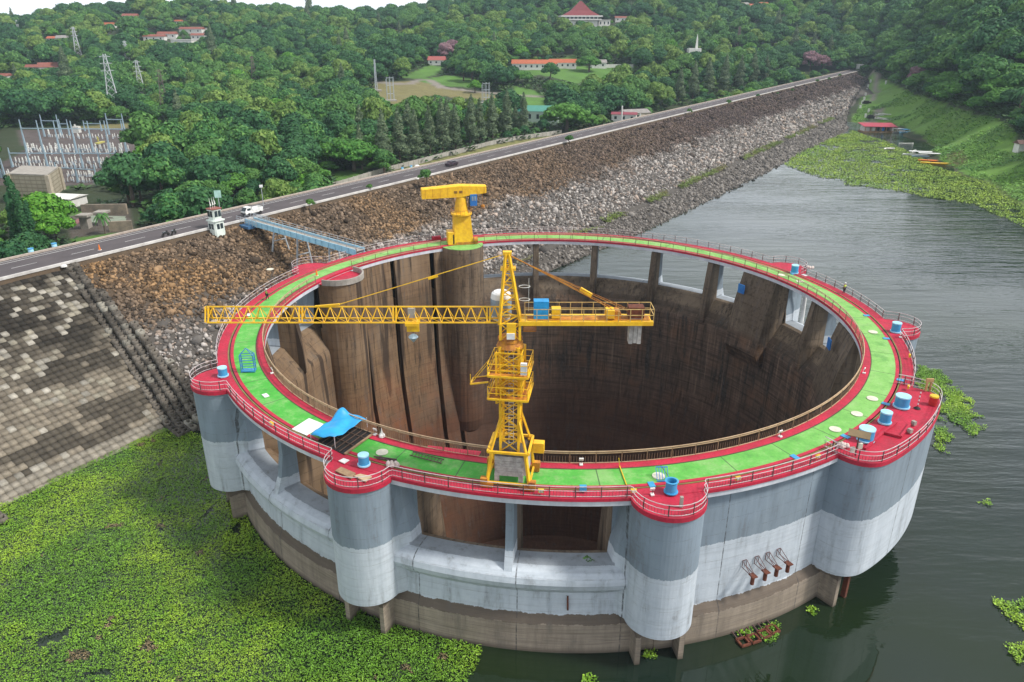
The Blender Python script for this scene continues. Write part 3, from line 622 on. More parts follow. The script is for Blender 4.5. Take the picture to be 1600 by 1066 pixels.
# bank ground cover
x, y = jitgrid(110, 420, 60, 660, 1.35); z = H(x, y); px, py = proj(np.stack([x, y, z], -1)); k = inpoly(px, py, BANK) & (z > .2); s1, t1 = st(x, y); k &= (fbm(x, y, 1 / 16., 3, 81) + np.clip((1480 - px) / 200, 0, 1) * -.16 > .36) & (t1 < 520)
x, y, z = x[k], y[k], z[k]
V, Fq, cc = clumps(np.stack([x, y, z], -1), rng.uniform(.7, 1.6, len(x)), gcol(x, y, 85, (.085, .22, .022), (.17, .34, .035), (.05, .16, .022)), 9, .6)
bk = npmesh('bank_undergrowth', V, Fq, LEAFM, cc); tag(bk, 'low leafy undergrowth on the grassy bank beside the bay', 'undergrowth', kind='stuff')
# small floating patches
PATCH = [('bright floating plant patch just off the tower beside the big blue drums', [(1425,598),(1440,575),(1470,580),(1490,600),(1520,625),(1520,640),(1500,640),(1480,625),(1450,612)]),
         ('spreading floating plant patch right of the widest tower bay', [(1462,632),(1490,615),(1510,640),(1540,655),(1542,668),(1520,682),(1500,668),(1478,660),(1462,650)]),
         ('small ragged floating plants below the spreading patch right of the tower', [(1458,668),(1480,672),(1492,688),(1470,692),(1484,712),(1460,700)]),
         ('tiny floating plant tuft alone in open water right of the tower', [(1524,780),(1548,784),(1546,792),(1528,788)]),
         ('floating plant patch touching the right edge of the picture', [(1552,935),(1580,942),(1600,938),(1640,945),(1640,985),(1598,990),(1590,975),(1560,955)]),
         ('floating plant patch at the lower right corner of the lake', [(1570,1010),(1595,1005),(1640,1015),(1640,1040),(1590,1035)]),
         ('loose floating leaves under the right hand fin of the front pier', [(998,1018),(1026,1016),(1030,1028),(1005,1036)]),
         ('single floating plant near the bottom edge below the tower', [(912,1055),(932,1056),(936,1070),(915,1072)]),
         ('small floating plant by the rightmost concrete fin', [(1262,950),(1276,950),(1276,964),(1264,960)]),
         ('floating plants caught among the rusty frames at the waterline', [(1192,978),(1218,974),(1220,990),(1200,1008),(1188,1002)]),
         ('leafy plants inside the second rusty frame at the waterline', [(1150,990),(1172,984),(1182,998),(1160,1006)]),
         ('dark green floating plants seen through the right hand tower opening', [(1262,500),(1268,485),(1284,490),(1284,512),(1268,516)]),
         ('floating plants behind the right rim of the tower', [(1432,570),(1452,578),(1458,592),(1434,588)])]
for lab, poly in PATCH:
    Q = np.array([atz(a, b, 0)[:2] for a, b in poly]); x, y = jitgrid(Q[:, 0].min(), Q[:, 0].max(), Q[:, 1].min(), Q[:, 1].max(), .3); px, py = proj(np.stack([x, y, x * 0], -1))
    k = inpoly(px + (fbm(x, y, .8, 2, 3) - .5) * 12, py + (fbm(x, y, .8, 2, 4) - .5) * 10, poly) & (fbm(x, y, .5, 2, 91) > .33); x, y = x[k], y[k]
    if len(x) < 2: continue
    V, Fq, cc = clumps(np.stack([x, y, x * 0 + .03], -1), rng.uniform(.3, .5, len(x)), gcol(x, y, 95), 8); V[:, :2] -= Q.mean(0)
    o = npmesh('floating_plant_patch', V, Fq, LEAFM, cc); o.location = (*Q.mean(0), 0); tag(o, lab, 'floating plants', 'small floating plant patches')

t = rng.uniform(40, 430, 5200); s = -43.4 + rng.normal(0, .8, len(t)); k = (fbm(s, t, 1 / 16., 2, 31) > np.interp(t, [40, 250, 400], [.56, .5, .30])); s, t = s[k], t[k]; x, y = xy(s, t); z = np.array([damz(a, b) for a, b in zip(s, t)])
V, Fq, cc = clumps(np.stack([x, y, z], -1), rng.uniform(.4, .9, len(x)), gcol(x, y, 97, (.12, .17, .03), (.2, .26, .05), (.16, .14, .06)), 7); tag(npmesh('berm_grass', V, Fq, LEAFM, cc), 'thin strip of grass growing along the ledge in the rock slope', 'grass', kind='stuff')
# ================================================================ SPILLWAY TOWER
D = 17.4
def pol(r, a, z=0): a = R(a); return np.array([r * math.cos(a), r * math.sin(a), z])
tower = thing('spillway_tower', 'huge round concrete intake tower in the lake with a green and red deck ring', 'tower')
LIPP = [(45, -7), (44.85, 3.3), (44.65, 3.7), (44.4, 4.2), (44.25, 6.6), (44.7, 7.2), (45.25, 7.75), (45.45, 8.35), (45.3, 8.9), (44.85, 9.3), (44.2, 9.5), (43.2, 9.56), (42.2, 9.5), (41.6, 9.3), (39.0, 5.9), (38.85, 5.7), (38.7, 5), (38.3, -8), (36.5, -20), (33, -32), (31, -45), (46, -45)]
SOLP = [(45, -7), (45, 3.3), (44.75, 3.75), (44.4, 4.2), (44.4, 16.6), (39.4, 16.6), (39.2, 12), (38.7, -2), (38.2, -8), (36.5, -20), (33, -32), (31, -45), (46, -45)]
mb = MB()
for a0, a1 in ((-151.5, -81), (-43.5, 111.5), (152, 208.5)): mb.sector(LIPP, a0, a1)
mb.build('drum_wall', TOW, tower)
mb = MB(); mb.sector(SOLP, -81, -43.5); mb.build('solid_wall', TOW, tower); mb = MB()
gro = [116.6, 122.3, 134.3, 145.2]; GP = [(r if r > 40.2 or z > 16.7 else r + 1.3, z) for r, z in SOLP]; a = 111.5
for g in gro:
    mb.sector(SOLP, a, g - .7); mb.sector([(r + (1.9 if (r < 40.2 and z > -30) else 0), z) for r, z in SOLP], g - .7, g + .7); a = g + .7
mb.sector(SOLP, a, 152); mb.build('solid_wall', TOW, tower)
mb = MB(); mb.sector([(0.1, -44.5), (31.4, -44.5), (31.4, -45.5), (.1, -45.5)], 0, 360, 6); mb.build('shaft_floor', TOW, tower)
mb = MB()                                            # small rim ledge the overflow wall stands on
# ---- piers
def rounded(hw, rc, rr, r_in, hwi, n=9):             # plan outline in local radial frame (x radial, y across)
    P = [(r_in, -hwi), (rc - 2.2, -hw)]
    for i in range(n + 1):
        t = -math.pi / 2 + math.pi * i / n; P.append((rc + rr * math.cos(t), min(rr, hw) * math.sin(t)))
    return P + [(rc - 2.2, hw), (r_in, hwi)]
def rotp(P, a): c, s = math.cos(R(a)), math.sin(R(a)); return [(x * c - y * s, x * s + y * c) for x, y in P]
def petal(ang, hwi=3.9, rin=37.2, inner=True, zb=4.2):
    mb = MB(); rings = []
    for z, fl in ((zb - .15, 1.0), (zb + .1, 1.05), (9.3, 1.0), (11.0, .85), (13.5, .3), (16.94, 0)):
        rr = 3.15 - (.35 if z < zb else 0); P = [(41.8, -3.2 - fl), (43.6, -3.2 - fl * .95)]
        for i in range(31):
            t = -math.pi / 2 + math.pi * i / 30; P.append((45.05 + rr * math.cos(t), rr * math.sin(t)))
        P += [(43.6, 3.2 + fl * .95), (41.8, 3.2 + fl)]; rings.append([(x, y, z) for x, y in rotp(P, ang)])
    mb.loft(rings); o = mb.build('pier', TOW, tower)
    if inner:
        mb = MB(); rg = []
        for z, ri in ((1.8, 38.0), (4.2, 36.6), (12, 37.9), (16.58, 39.2)): rg.append([(x, y, z) for x, y in rotp([(42.1, -hwi), (ri, -hwi * .93), (ri, hwi * .93), (42.1, hwi)], ang)])
        mb.loft(rg); mb.build('pier_nose', TOW, o)
    for sg in (-1, 1): mb = MB(); mb.loft([[(x, y, z) for x, y in rotp([(44, sg * 2.1 - .25), (46.5, sg * 2.1 - .25), (46.5, sg * 2.1 + .25), (44, sg * 2.1 + .25)], ang)] for z in (-6, 4.3)]); mb.build('support_fin', TOW, o)
    mb = MB(); P = [(44.9, -3.25)] + [(45.05 + 3.3 * math.cos(-math.pi / 2 + math.pi * i / 16), 3.3 * math.sin(-math.pi / 2 + math.pi * i / 16)) for i in range(17)] + [(44.9, 3.25)]
    mb.prism(rotp(P, ang), 16.95, 17.41); q = mb.build('platform', REDP, o); return o
for a in (-151.5, -116.5, -81, -7.2, 28.5): petal(a)
petal(152, inner=False)
# wide bay
def wide(z, g=0.):
    P = [(44.0, -57.2), (46.2, -57.0)]; q = []
    for r, a in ((43.2, -57.3), (45.8, -57.2), (46.9 + g, -56.6), (47.7 + g, -55.6), (48.15 + g, -54.2), (48.3 + g, -51), (48.35 + g, -47), (48.35 + g, -43), (48.25 + g, -39), (48.1 + g, -35.5), (47.8 + g, -33.6), (47.2 + g, -32.3), (46.3 + g, -31.6), (43.2, -31.5)): q.append(pol(r, a, z))
    for _ in range(2):
        w_ = [q[0]]
        for a_, b_ in zip(q[:-1], q[1:]): w_ += [a_ * .75 + b_ * .25, a_ * .25 + b_ * .75]
        q = w_ + [q[-1]]
    return q
mb = MB(); mb.loft([wide(4.0, -.35), wide(4.3), wide(10), wide(16.94)]); wb = mb.build('wide_pier', TOW, tower)
mb = MB(); mb.loft([wide(16.95, .12), wide(17.41, .12)]); mb.build('platform', REDP, wb)
for a in (-55.6, -33): mb = MB(); mb.loft([[pol(44, a - .35, z), pol(46.9, a - .35, z), pol(46.9, a + .35, z), pol(44, a + .35, z)] for z in (-6, 4.2)]); mb.build('support_fin', TOW, wb)
mb = MB(); mb.box(pol(46.6, -53.0, 1.6), (.5, .4, 5.4), R(-54)); mb.build('rusty_post', RUST, wb)
mb = MB(); mb.loft([[(x, y, z) for x, y in rotp([(42.1, -3.9), (ri, -3.6), (ri, 3.6), (42.1, 3.9)], -40)] for z, ri in ((1.8, 38), (4.2, 36.6), (12, 37.9), (16.58, 39.2))]); mb.build('pier_nose', TOW, wb)
# ---- inner round piers (below the yellow gantry crane, and the one left of it)
def inner_pier(ang, rc, rr, zbot, ztop=16.62, name='round_pier'):
    mb = MB(); rings = []
    for z, f in ((zbot - 3.2, .18), (zbot - 2.4, .6), (zbot - .8, .9), (zbot + 1.5, 1), (ztop, 1.0)):
        P = [(39.9, -rr * f), (rc, -rr * f)] + [(rc - rr * f * math.cos(-math.pi / 2 + math.pi * i / 16), rr * f * math.sin(-math.pi / 2 + math.pi * i / 16)) for i in range(1, 16)] + [(rc, rr * f), (39.9, rr * f)]
        rings.append([(x, y, z) for x, y in rotp(P, ang)])
    mb.loft(rings); o = mb.build(name, TOW, tower)
    return o
ip1 = inner_pier(113.3, 39.6, 3.95, -19.5, 17.32); ip2 = inner_pier(153.6, 38.6, 3.9, -26, 17.0)
mb = MB(); mb.prism(rotp([(39.9, -3.9)] + [(39.6 - 3.9 * math.cos(-math.pi / 2 + math.pi * i / 16), 3.9 * math.sin(-math.pi / 2 + math.pi * i / 16)) for i in range(17)] + [(39.9, 3.9)], 113.3), 17.33, 17.43); mb.build('platform', GREEN, ip1)
P0 = rotp([(40.1, -4)] + [(38.6 - 4. * math.cos(-math.pi / 2 + math.pi * i / 16), 4. * math.sin(-math.pi / 2 + math.pi * i / 16)) for i in range(17)] + [(40.1, 4)], 153.6)
mb = MB(); mb.prism([(x * .999, y * .999) for x, y in P0], 17.01, 17.06); mb.build('platform', REDP, ip2)
mb = MB(); 
for i in range(1, len(P0) - 2):
    a, b = P0[i], P0[i + 1]; c0 = np.array(pol(38.6, 153.6)[:2]); mb.bar((*a, 17.45), (*b, 17.45), .28, .9)
mb.build('parapet', CONC, ip2)
# ---- radial columns
def column(ang, th=.5):
    P = [(39.75, 16.6), (43.7, 16.6), (43.75, 13.6), (44.15, 11.2), (44.95, 9.2), (44.2, 8.6), (41.3, 8.2), (38.9, 4.9), (38.4, 5.6), (38.6, 9.5)]
    mb = MB(); n = len(P); vs = []
    for s in (-1, 1):
        for r, z in P: 
            k = R(ang); t = th * (.75 if r > 43.5 else 1.0); vs.append((r * math.cos(k) - s * t * math.sin(k), r * math.sin(k) + s * t * math.cos(k), z))
    mb.add(vs, [tuple(range(n)), tuple(range(n, 2 * n))[::-1]] + [(i, (i + 1) % n, n + (i + 1) % n, n + i) for i in range(n)]); return mb.build('column', TOW, tower)
for a in (-134, -98.6, -25.5, 10.5, 44, 60, 76.5, 92.5, 171, 190): column(a)
# ---- deck
DR = [(39.45, 16.62), (45.0, 16.62), (45.0, 17.0), (45.03, 17.4), (39.45, 17.4)]
def band(name, r0, r1, z, m, parent, a0=0, a1=360, th=.05, label=None):
    mb = MB(); mb.sector([(r0, z - th), (r1, z - th), (r1, z), (r0, z)], a0, a1); return mb.build(name, m, parent, label=label)
deck = MB().sector(DR, 0, 360).build('deck_ring', mat('deck_fascia_paint', (.60, .62, .66), (.42, .45, .50), .6, .8, streak=True), tower)
band('inner_red_walkway', 39.40, 40.42, 17.47, REDP, deck, th=.3); band('green_walkway', 40.42, 43.1, 17.44, GREEN, deck)
band('red_stripe', 43.1, 43.48, 17.46, REDP, deck); band('rail_groove', 43.48, 43.62, 17.41, BLACK, deck, th=.02)
band('crane_rail', 43.62, 43.76, 17.50, mat('olive_rail', (.24, .20, .06), (.12, .09, .03), .5, .8), deck, th=.12)
band('outer_red_walkway', 43.80, 45.06, 17.455, REDP, deck, th=.3); band('crane_rail', 40.40, 40.5, 17.48, mat('dark_rail', (.10, .07, .04), (.04, .03, .02), .8, .8), deck, th=.08)
band('red_edge', 45.0, 45.10, 17.42, REDP, deck, th=.28)
# platform in front of the left inner pier
# ---- railings
def offset_arc(ang, rr=3.2, n=14):
    P = [(44.98, -3.3)] + [(45.05 + rr * math.cos(-math.pi / 2 + math.pi * i / n), rr * math.sin(-math.pi / 2 + math.pi * i / n)) for i in range(n + 1)] + [(44.98, 3.3)]
    return [np.array((*q, 0)) for q in rotp(P, ang)]
def arc(r, a0, a1, st_=1.5): n = max(1, int((a1 - a0) / st_)); return [pol(r, a0 + (a1 - a0) * i / n) for i in range(n + 1)]
HP = math.degrees(3.35 / 45)
seq = []; segs = [(-151.5, -116.5), (-116.5, -81)]
line = []
def add_arc(a0, a1): line.extend(arc(44.98, a0, a1))
line += arc(44.98, -180, -151.5 - HP); line += offset_arc(-151.5); line += arc(44.98, -151.5 + HP, -116.5 - HP); line += offset_arc(-116.5)
line += arc(44.98, -116.5 + HP, -81 - HP); line += offset_arc(-81); line += arc(44.98, -81 + HP, -57.5)
line += [np.array((*p[:2], 0)) for p in wide(0, .02)[1:-1]]
line += arc(44.98, -31.2, -7.2 - HP); line += offset_arc(-7.2); line += arc(44.98, -7.2 + HP, 28.5 - HP); line += offset_arc(28.5); line += arc(44.98, 28.5 + HP, 139)
line2 = arc(44.98, 142, 152 - HP) + offset_arc(152) + arc(44.98, 152 + HP, 180)
def railing(pts, name, parent, mrail, mpost, h=1.12, sp=2.2, bal=.28, wr=.042, z=17.45, mid=(.62, .14), posts=True):
    P = [np.array((p[0], p[1], z)) for p in pts]; L = [0.]
    for a, b in zip(P[:-1], P[1:]): L.append(L[-1] + np.linalg.norm(b - a))
    P = np.array(P); L = np.array(L)
    def at(l): return np.array([np.interp(l, L, P[:, i]) for i in range(3)])
    r = MB(); q = MB(); w_ = MB()
    for hh, ww in ((h, wr * 1.25),) + tuple((m_ * h, wr) for m_ in mid):
        for a, b in zip(P[:-1], P[1:]): r.bar(a + (0, 0, hh), b + (0, 0, hh), ww)
    n = int(L[-1] / sp)
    for i in range(n + 1): p = at(L[-1] * i / n); q.bar(p, p + (0, 0, h), .08)
    n = int(L[-1] / bal)
    for i in range(n): p = at(L[-1] * (i + .5) / n); q.bar(p + (0, 0, .12), p + (0, 0, h * .62), .025, None, 3)
    return build_multi(name, [(r, mrail), (q, mpost)], parent)
railing(line, 'outer_railing', tower, RAILW, RAILD); railing(line2, 'outer_railing', tower, RAILW, RAILD)
inl = arc(39.5, 160.5, 360 + 107); railing(inl, 'inner_railing', tower, TAN, TAND, h=1.25, sp=2.4, bal=.26, wr=.07, mid=(.86, .06))
inl = arc(39.5, 119.5, 147.2); railing(inl, 'inner_railing', tower, TAN, TAND, h=1.25, sp=2.4, bal=.26, wr=.07, mid=(.86, .06))
def on(px, py, z=17.47): p = atz(px, py, z); p[2] = z; return p
# manhole discs and cover plates (parts of the deck)
cream = mat('cream_disc', (.68, .66, .52), (.5, .48, .4), 1.5, .7)
for px, py in [(597,707),(1029,744),(1305,671),(1339,647),(1363,623),(1364,519),(1250,440),(422,421),(1221,430)]:
    MB().lathe(on(px, py), [(.02, .0), (.58, .0), (.58, .05), (.02, .06)], 24).build('manhole_cover', cream, deck)
for px, py in [(1321,682),(1384,631),(1407,594),(1242,714),(1385,529),(1239,428),(1354,493),(1018,757)]:
    p = on(px, py, 17.5); MB().box(p, (.8, .55, .06), math.atan2(p[1], p[0])).build('blue_cover_plate', BLUE, deck)
for px, py in [(415,618),(388,492),(1257,430)]:
    p = on(px, py, 17.5); MB().box(p, (.55, .9, .06), math.atan2(p[1], p[0])).build('white_cover_plate', WHITE, deck)
for px, py, an in [(1199,453,28.5),(1327,541,-7.2)]:
    q = aty(px, py, 18 if an > 0 else -6); MB().box(pol(37.6, an + (3.2 if an > 0 else 1.5), 14.3), (.18, 1.35, 1.5), R(an)).build('blue_plate', CABB, tower)
# rust bar and bracket row on the drum wall
p = cylp = None
def cyl(px, py, Rr):
    d = ray(px, py); a = d[0] ** 2 + d[1] ** 2; b = 2 * (CAM[0] * d[0] + CAM[1] * d[1]); c = CAM[0] ** 2 + CAM[1] ** 2 - Rr * Rr; q = b * b - 4 * a * c
    return CAM + d * ((-b - q ** .5) / 2 / a)
a, b = cyl(887, 931, 44.4), cyl(887, 952, 44.4); MB().bar(a * (1.002, 1.002, 1), b * (1.002, 1.002, 1), .16).build('rusty_bar', RUST, tower)
p = cyl(918, 877, 45.1); V, Fq, cc = clumps(np.array([p + (0, 0, .1), p + (.2, 0, 0)]), np.array([.5, .4]), np.array([(.06, .15, .03)] * 2), 12); npmesh('crevice_plant', V, Fq, LEAFM, cc, parent=tower)
def bracket(i, px, py, z, sunk=False):
    q = cyl(px, py, 44.45); ang = math.degrees(math.atan2(q[1], q[0]))
    t = thing('mooring_bracket', ['leftmost', 'second from left', 'third from left', 'rightmost'][i] + ' of the four rusty brackets on the pale wall beside the wide bay', 'bracket', q, R(ang), 'rusty brackets on the painted wall')
    t.scale = (.72, .72, .72); m = MB()
    for s in (-.32, .32): m.bar((0, s, 1.1), (1.9, s * .8, .15), .07); m.bar((0, s, .1), (1.9, s * .8, .1), .07)
    m.bar((0, -.32, 1.1), (0, .32, 1.1), .07); m.bar((.05, -.32, .1), (.05, -.32, 1.1), .07); m.bar((.05, .32, .1), (.05, .32, 1.1), .07); m.build('arm', RAILD, t, True)
    m = MB(); m.lathe((1.95, 0, -1.25), [(.26, 0), (.26, 1.3)], 10); m.build('tube', RUST, t, True); m = MB(); m.box((1.95, 0, .12), (.95, .8, .12)); m.build('plate', RUST, t, True)
for i, (px, py) in enumerate([(1162,886),(1181,880),(1198,874),(1215,868)]): bracket(i, px, py, 0)
for i, (px, py) in enumerate([(1155,996),(1171,991),(1187,984),(1200,977)]):
    q = atz(px, py, .12); an = math.degrees(math.atan2(q[1], q[0])); t = thing('rusty_frame', ['leftmost', 'second from left', 'third from left', 'rightmost'][i] + ' of the rusty frames lying at the waterline below the wall brackets', 'frame', q, R(an), 'rusty frames at the waterline')
    m = MB(); m.bar((-2.8, -.3, .3), (.3, -.3, 0), .09); m.bar((-2.8, .3, .3), (.3, .3, 0), .09); m.build('arm', RAILD, t, True)
    m = MB()
    for a_, b_ in (((.2, -.45), (1.1, -.45)), ((.2, .45), (1.1, .45)), ((.2, -.5), (.2, .5)), ((1.1, -.5), (1.1, .5))): m.bar((*a_, .05), (*b_, .05), .2)
    m.build('collar', RUST, t, True)
# drain pipe
q = pol(45.0, 22.2); MB().tube((*q[:2], 16.6), (*pol(45.4, 22.2)[:2], 5), .28).build('drain_pipe', WHITE, tower)
# ================================================================ THINGS ON THE DECK
def vent(px, py, r, h, lab, kind='closed'):
    p = on(px, py, 17.46); t = thing('vent_drum', lab, 'vent drum', p, 0, 'blue vent drums on the tower')
    pr = [(r + .22, 0), (r + .22, .1), (r, .12), (r, h)]
    if kind == 'open': MB().lathe((0, 0, 0), [(.05, .1), (r + .12, .1), (r + .12, .2), (r, .22), (r * .95, h), (r + .1, h + .02), (r * .85, h + .03), (r * .8, .3), (.05, .3)], 28).build('drum', BLUE, t, True)
    else:
        MB().lathe((0, 0, 0), [(.05, 0), (r * .98, 0), (r * .98, h - .12), (.05, h - .12)], 28).build('drum', BLUE, t, True)
        MB().lathe((0, 0, 0), [(r * .98, .06), (r + .1, .06), (r + .1, .2), (r * .98, .2)], 28).build('base_flange', LBLUE, t, True)
        MB().lathe((0, 0, 0), [(.05, h - .13), (r * 1.03, h - .13), (r * 1.03, h), (.05, h + .04)], 28).build('lid', LBLUE, t, True)
    return t
vent(349, 588, .52, 1.15, 'blue vent drum on the left hand bay of the tower')
vent(569, 727, .5, 1.15, 'blue vent drum beside the blue tarp tent on the second bay')
vent(1048, 770, .5, 1.2, 'open topped blue vent drum on the front bay', 'open')
vent(1241, 427, .58, 1.4, 'blue vent drum on the farthest bay beside the open lake')
vent(1399, 519, .58, 1.35, 'blue vent drum on the round bay at the right rim')
vent(1352, 688, .74, 1.35, 'wide blue drum behind the brown panel on the widest bay')
vent(1382, 661, .56, 1.3, 'narrow middle drum of the three blue drums on the widest bay')
vent(1408, 636, .74, 1.35, 'large blue drum nearest the red bin on the widest bay')
# small floodlights on the inner walkway
FL_ = None
for i, (px, py, lab) in enumerate([(425,584,'small white floodlight on the left inner walkway beside the blue frame'),(586,680,'small white floodlight just right of the blue tarp tent'),(908,727,'small white floodlight on the inner walkway right of the yellow tower crane'),(1219,683,'small white floodlight on the inner walkway behind the front right manholes'),(1350,584,'small white floodlight on the right inner walkway'),(1019,774,'small white floodlight on the front bay behind the drum'),(1407,528,'small white floodlight on the round bay at the right rim')]):
    p = on(px, py); a = math.atan2(p[1], p[0]); lab_ = lab
    if FL_ is None:
        FL_ = t = thing('floodlight', lab_, 'floodlight', p, a, 'small floodlights on the deck')
        MB().box((0, 0, .09), (.34, .3, .12)).build('base', WHITE, t, True); m = MB(); m.bar((0, 0, .18), (0, 0, .5), .05); m.build('stem', RAILD, t, True); MB().box((-.05, 0, .6), (.1, .42, .3), rot=Matrix.Rotation(.4, 3, 'Y')).build('lamp', WHITE, t, True)
    else: copy_tree(FL_, p, a, None, lab_, 'small floodlights on the deck')
# rail lamps
RL = None
for i, (px, py, lab) in enumerate([(420,662,'orange lamp on the outer railing left of the white sheet'),(845,770,'yellow lamp on the outer railing below the tower crane'),(994,774,'pale lamp on the railing left of the front bay'),(1160,752,'pale lamp on the railing right of the front bay'),(1286,716,'yellow lamp on the railing left of the widest bay'),(1419,603,'yellow lamp on the railing above the widest bay'),(1417,554,'pale lamp on the railing below the right rim bay')]):
    p = on(px, py, 18.0); r_ = math.hypot(p[0], p[1]); p = np.array((p[0] * 44.7 / r_, p[1] * 44.7 / r_, 17.9)); a = math.atan2(p[1], p[0])
    if RL is None:
        RL = t = thing('rail_lamp', lab, 'lamp', p, a, 'lamps fixed on the outer railing'); MB().box((0, 0, 0), (.2, .5, .32)).build('housing', YELC, t, True); MB().box((.12, 0, 0), (.05, .36, .2)).build('lens', cream, t, True)
    else: copy_tree(RL, p, a, None, lab, 'lamps fixed on the outer railing')
# white sheet, pit, tarp tent
S = [on(*q, 17.5) for q in ((456,671),(483,654),(508,664),(479,681))]; MB().add(S + [s + (0, 0, .05) for s in S], [(0,1,2,3),(4,5,6,7),(0,1,5,4),(1,2,6,5),(2,3,7,6),(3,0,4,7)]).build('white_sheet', WHITE)
tag(bpy.data.objects['white_sheet'], 'flat white sheet on the green walkway left of the blue tarp tent', 'sheet')
pit = thing('deck_opening', 'dark open pit with steel grid in the deck under the blue tarp', 'opening', on(545, 690)); S = [on(*q, 17.47) for q in ((497,690),(537,663),(584,677),(537,711))]
MB().add(S + [s + (0, 0, .04) for s in S], [(0,1,2,3),(4,5,6,7),(0,1,5,4),(1,2,6,5),(2,3,7,6),(3,0,4,7)]).build('pit', mat('pit_black', (.012, .010, .010), None, 2, .95), pit)
m = MB()
for i in range(7):
    f = i / 6; m.bar(S[0] * (1 - f) + S[3] * f + (0, 0, .12), S[1] * (1 - f) + S[2] * f + (0, 0, .12), .07)
for f in (.35, .7): m.bar(S[0] * (1 - f) + S[1] * f + (0, 0, .14), S[3] * (1 - f) + S[2] * f + (0, 0, .14), .07)
m.build('steel_grid', mat('dark_steel', (.06, .035, .025), (.1, .06, .04), 2, .7), pit); m = MB(); m.bar(S[3] + (0.1, 0, .1), S[2] + (.1, 0, .1), .22, .12); m.build('timber_edge', WOOD, pit)
tent = thing('tarp_tent', 'blue tarpaulin stretched over the pit in the deck', 'tarp', on(525, 690))
E4 = [on(486, 686) + (0, 0, .3), on(534, 660) + (0, 0, 1.2), on(574, 668) + (0, 0, .9), on(524, 700) + (0, 0, 1.0)]
nu, nv = 19, 13; V = []
for i in range(nu):
    for j in range(nv):
        u, v = i / (nu - 1), j / (nv - 1); p = E4[0] * (1 - u) * (1 - v) + E4[1] * (1 - u) * v + E4[2] * u * v + E4[3] * u * (1 - v)
        pk = 1.0 * math.exp(-((u - .12) ** 2 + (v - .95) ** 2) / .03) + .7 * math.exp(-((u - .35) ** 2 + (v - .25) ** 2) / .06) + .5 * math.exp(-((u - .55) ** 2 + (v - .8) ** 2) / .05)
        cr_ = .10 * math.sin(9 * u + 7 * v) + .07 * math.sin(17 * v - 6 * u) - .35 * u * (1 - u) - .2 * v * (1 - v); V.append(p + (0, 0, pk * .5 + cr_ + .1))
m = MB(); m.add(V, [(i * nv + j, i * nv + j + 1, (i + 1) * nv + j + 1, (i + 1) * nv + j) for i in range(nu - 1) for j in range(nv - 1)]); tp = m.build('tarpaulin', TARP, tent, smooth=True, fixn=False)
sm = tp.modifiers.new('thick', 'SOLIDIFY'); sm.thickness = .03
m = MB(); 
for q in E4: m.bar((q[0], q[1], 17.5), q + (0, 0, .25), .06)
m.build('poles', RAILW, tent)
# odds and ends on the deck
t = thing('ladder', 'dark steel ladder lying on the green walkway left of the tower crane', 'ladder', on(668, 715)); m = MB(); A1, B1, A2, B2 = on(640, 711, 17.56), on(690, 724, 17.56), on(645, 706, 17.56), on(694, 718, 17.56); m.bar(A1, B1, .07); m.bar(A2, B2, .07)
m.build('side_rails', RAILD, t); m = MB(); [m.bar(A1 + (B1 - A1) * f, A2 + (B2 - A2) * f, .05) for f in np.linspace(.05, .95, 10)]; m.build('rungs', RAILD, t)
m = MB(); [m.bar(on(584 + i * 3, 713 + (i % 3) * 2, 17.55), on(620 - (i % 2) * 5, 718 + i * .8, 17.55), .08) for i in range(6)]; tag(m.build('rebar_bundle', RAILD), 'bundle of dark steel bars on the green walkway behind the second bay', 'steel bars')
m = MB(); m.box(on(708, 705, 17.5), (5.2, .95, .06), R(-12)); tag(m.build('loose_sheet', REDP), 'loose red deck panel lying beside the inner railing left of the tower crane', 'panel')
p = on(597, 683); m = MB(); m.lathe(p, [(.05, 0), (.32, .05), (.3, .25), (.15, .45), (.07, .75), (.02, 1.0)], 9); tag(m.build('wrapped_bundle', WHITE), 'white wrapped bundle standing beside the tarp tent', 'bundle')
for lab, q4, mt in (('brown weathered board lying at the rim of the second bay', ((524,737),(533,731),(556,741),(549,749)), WOOD), ('pale torn board at the edge of the second bay', ((553,745),(563,742),(581,746),(571,754)), mat('pale_board', (.5, .38, .24), None, 2, .9))):
    S = [on(*q, 17.5) for q in q4]; tag(MB().add(S + [s + (0, 0, .12) for s in S], [(0,1,2,3),(4,5,6,7),(0,1,5,4),(1,2,6,5),(2,3,7,6),(3,0,4,7)]).build('board', mt), lab, 'board')
S = [on(*q, 17.5) for q in ((529,721),(537,717),(546,720),(538,725))]; tag(MB().add(S + [s + (0, 0, .08) for s in S], [(0,1,2,3),(4,5,6,7),(0,1,5,4),(1,2,6,5),(2,3,7,6),(3,0,4,7)]).build('hatch', WHITE), 'white hatch plate left of the drum on the second bay', 'hatch')
# white cloth heap at the rail
for lab, px, py in (('white cloth heap on the railing right of the second bay', 615, 728), ('crumpled white sack at the back of the farthest bay', 1266, 420), ('pale sacks on the railing at the corner of the wide bay', 1318, 699)):
    p = on(px, py); m = MB()
    for i in range(7): 
        q = p + (rng.uniform(-.5, .5), rng.uniform(-.25, .25), 0); m.lathe(q, [(.05, 0), (.22, .05), (.24, .25), (.12, .45), (.03, .5)], 7)
    tag(m.build('white_heap', mat('off_white_cloth', (.66, .58, .54), (.5, .42, .38), 3, .9), smooth=True), lab, 'sacks')
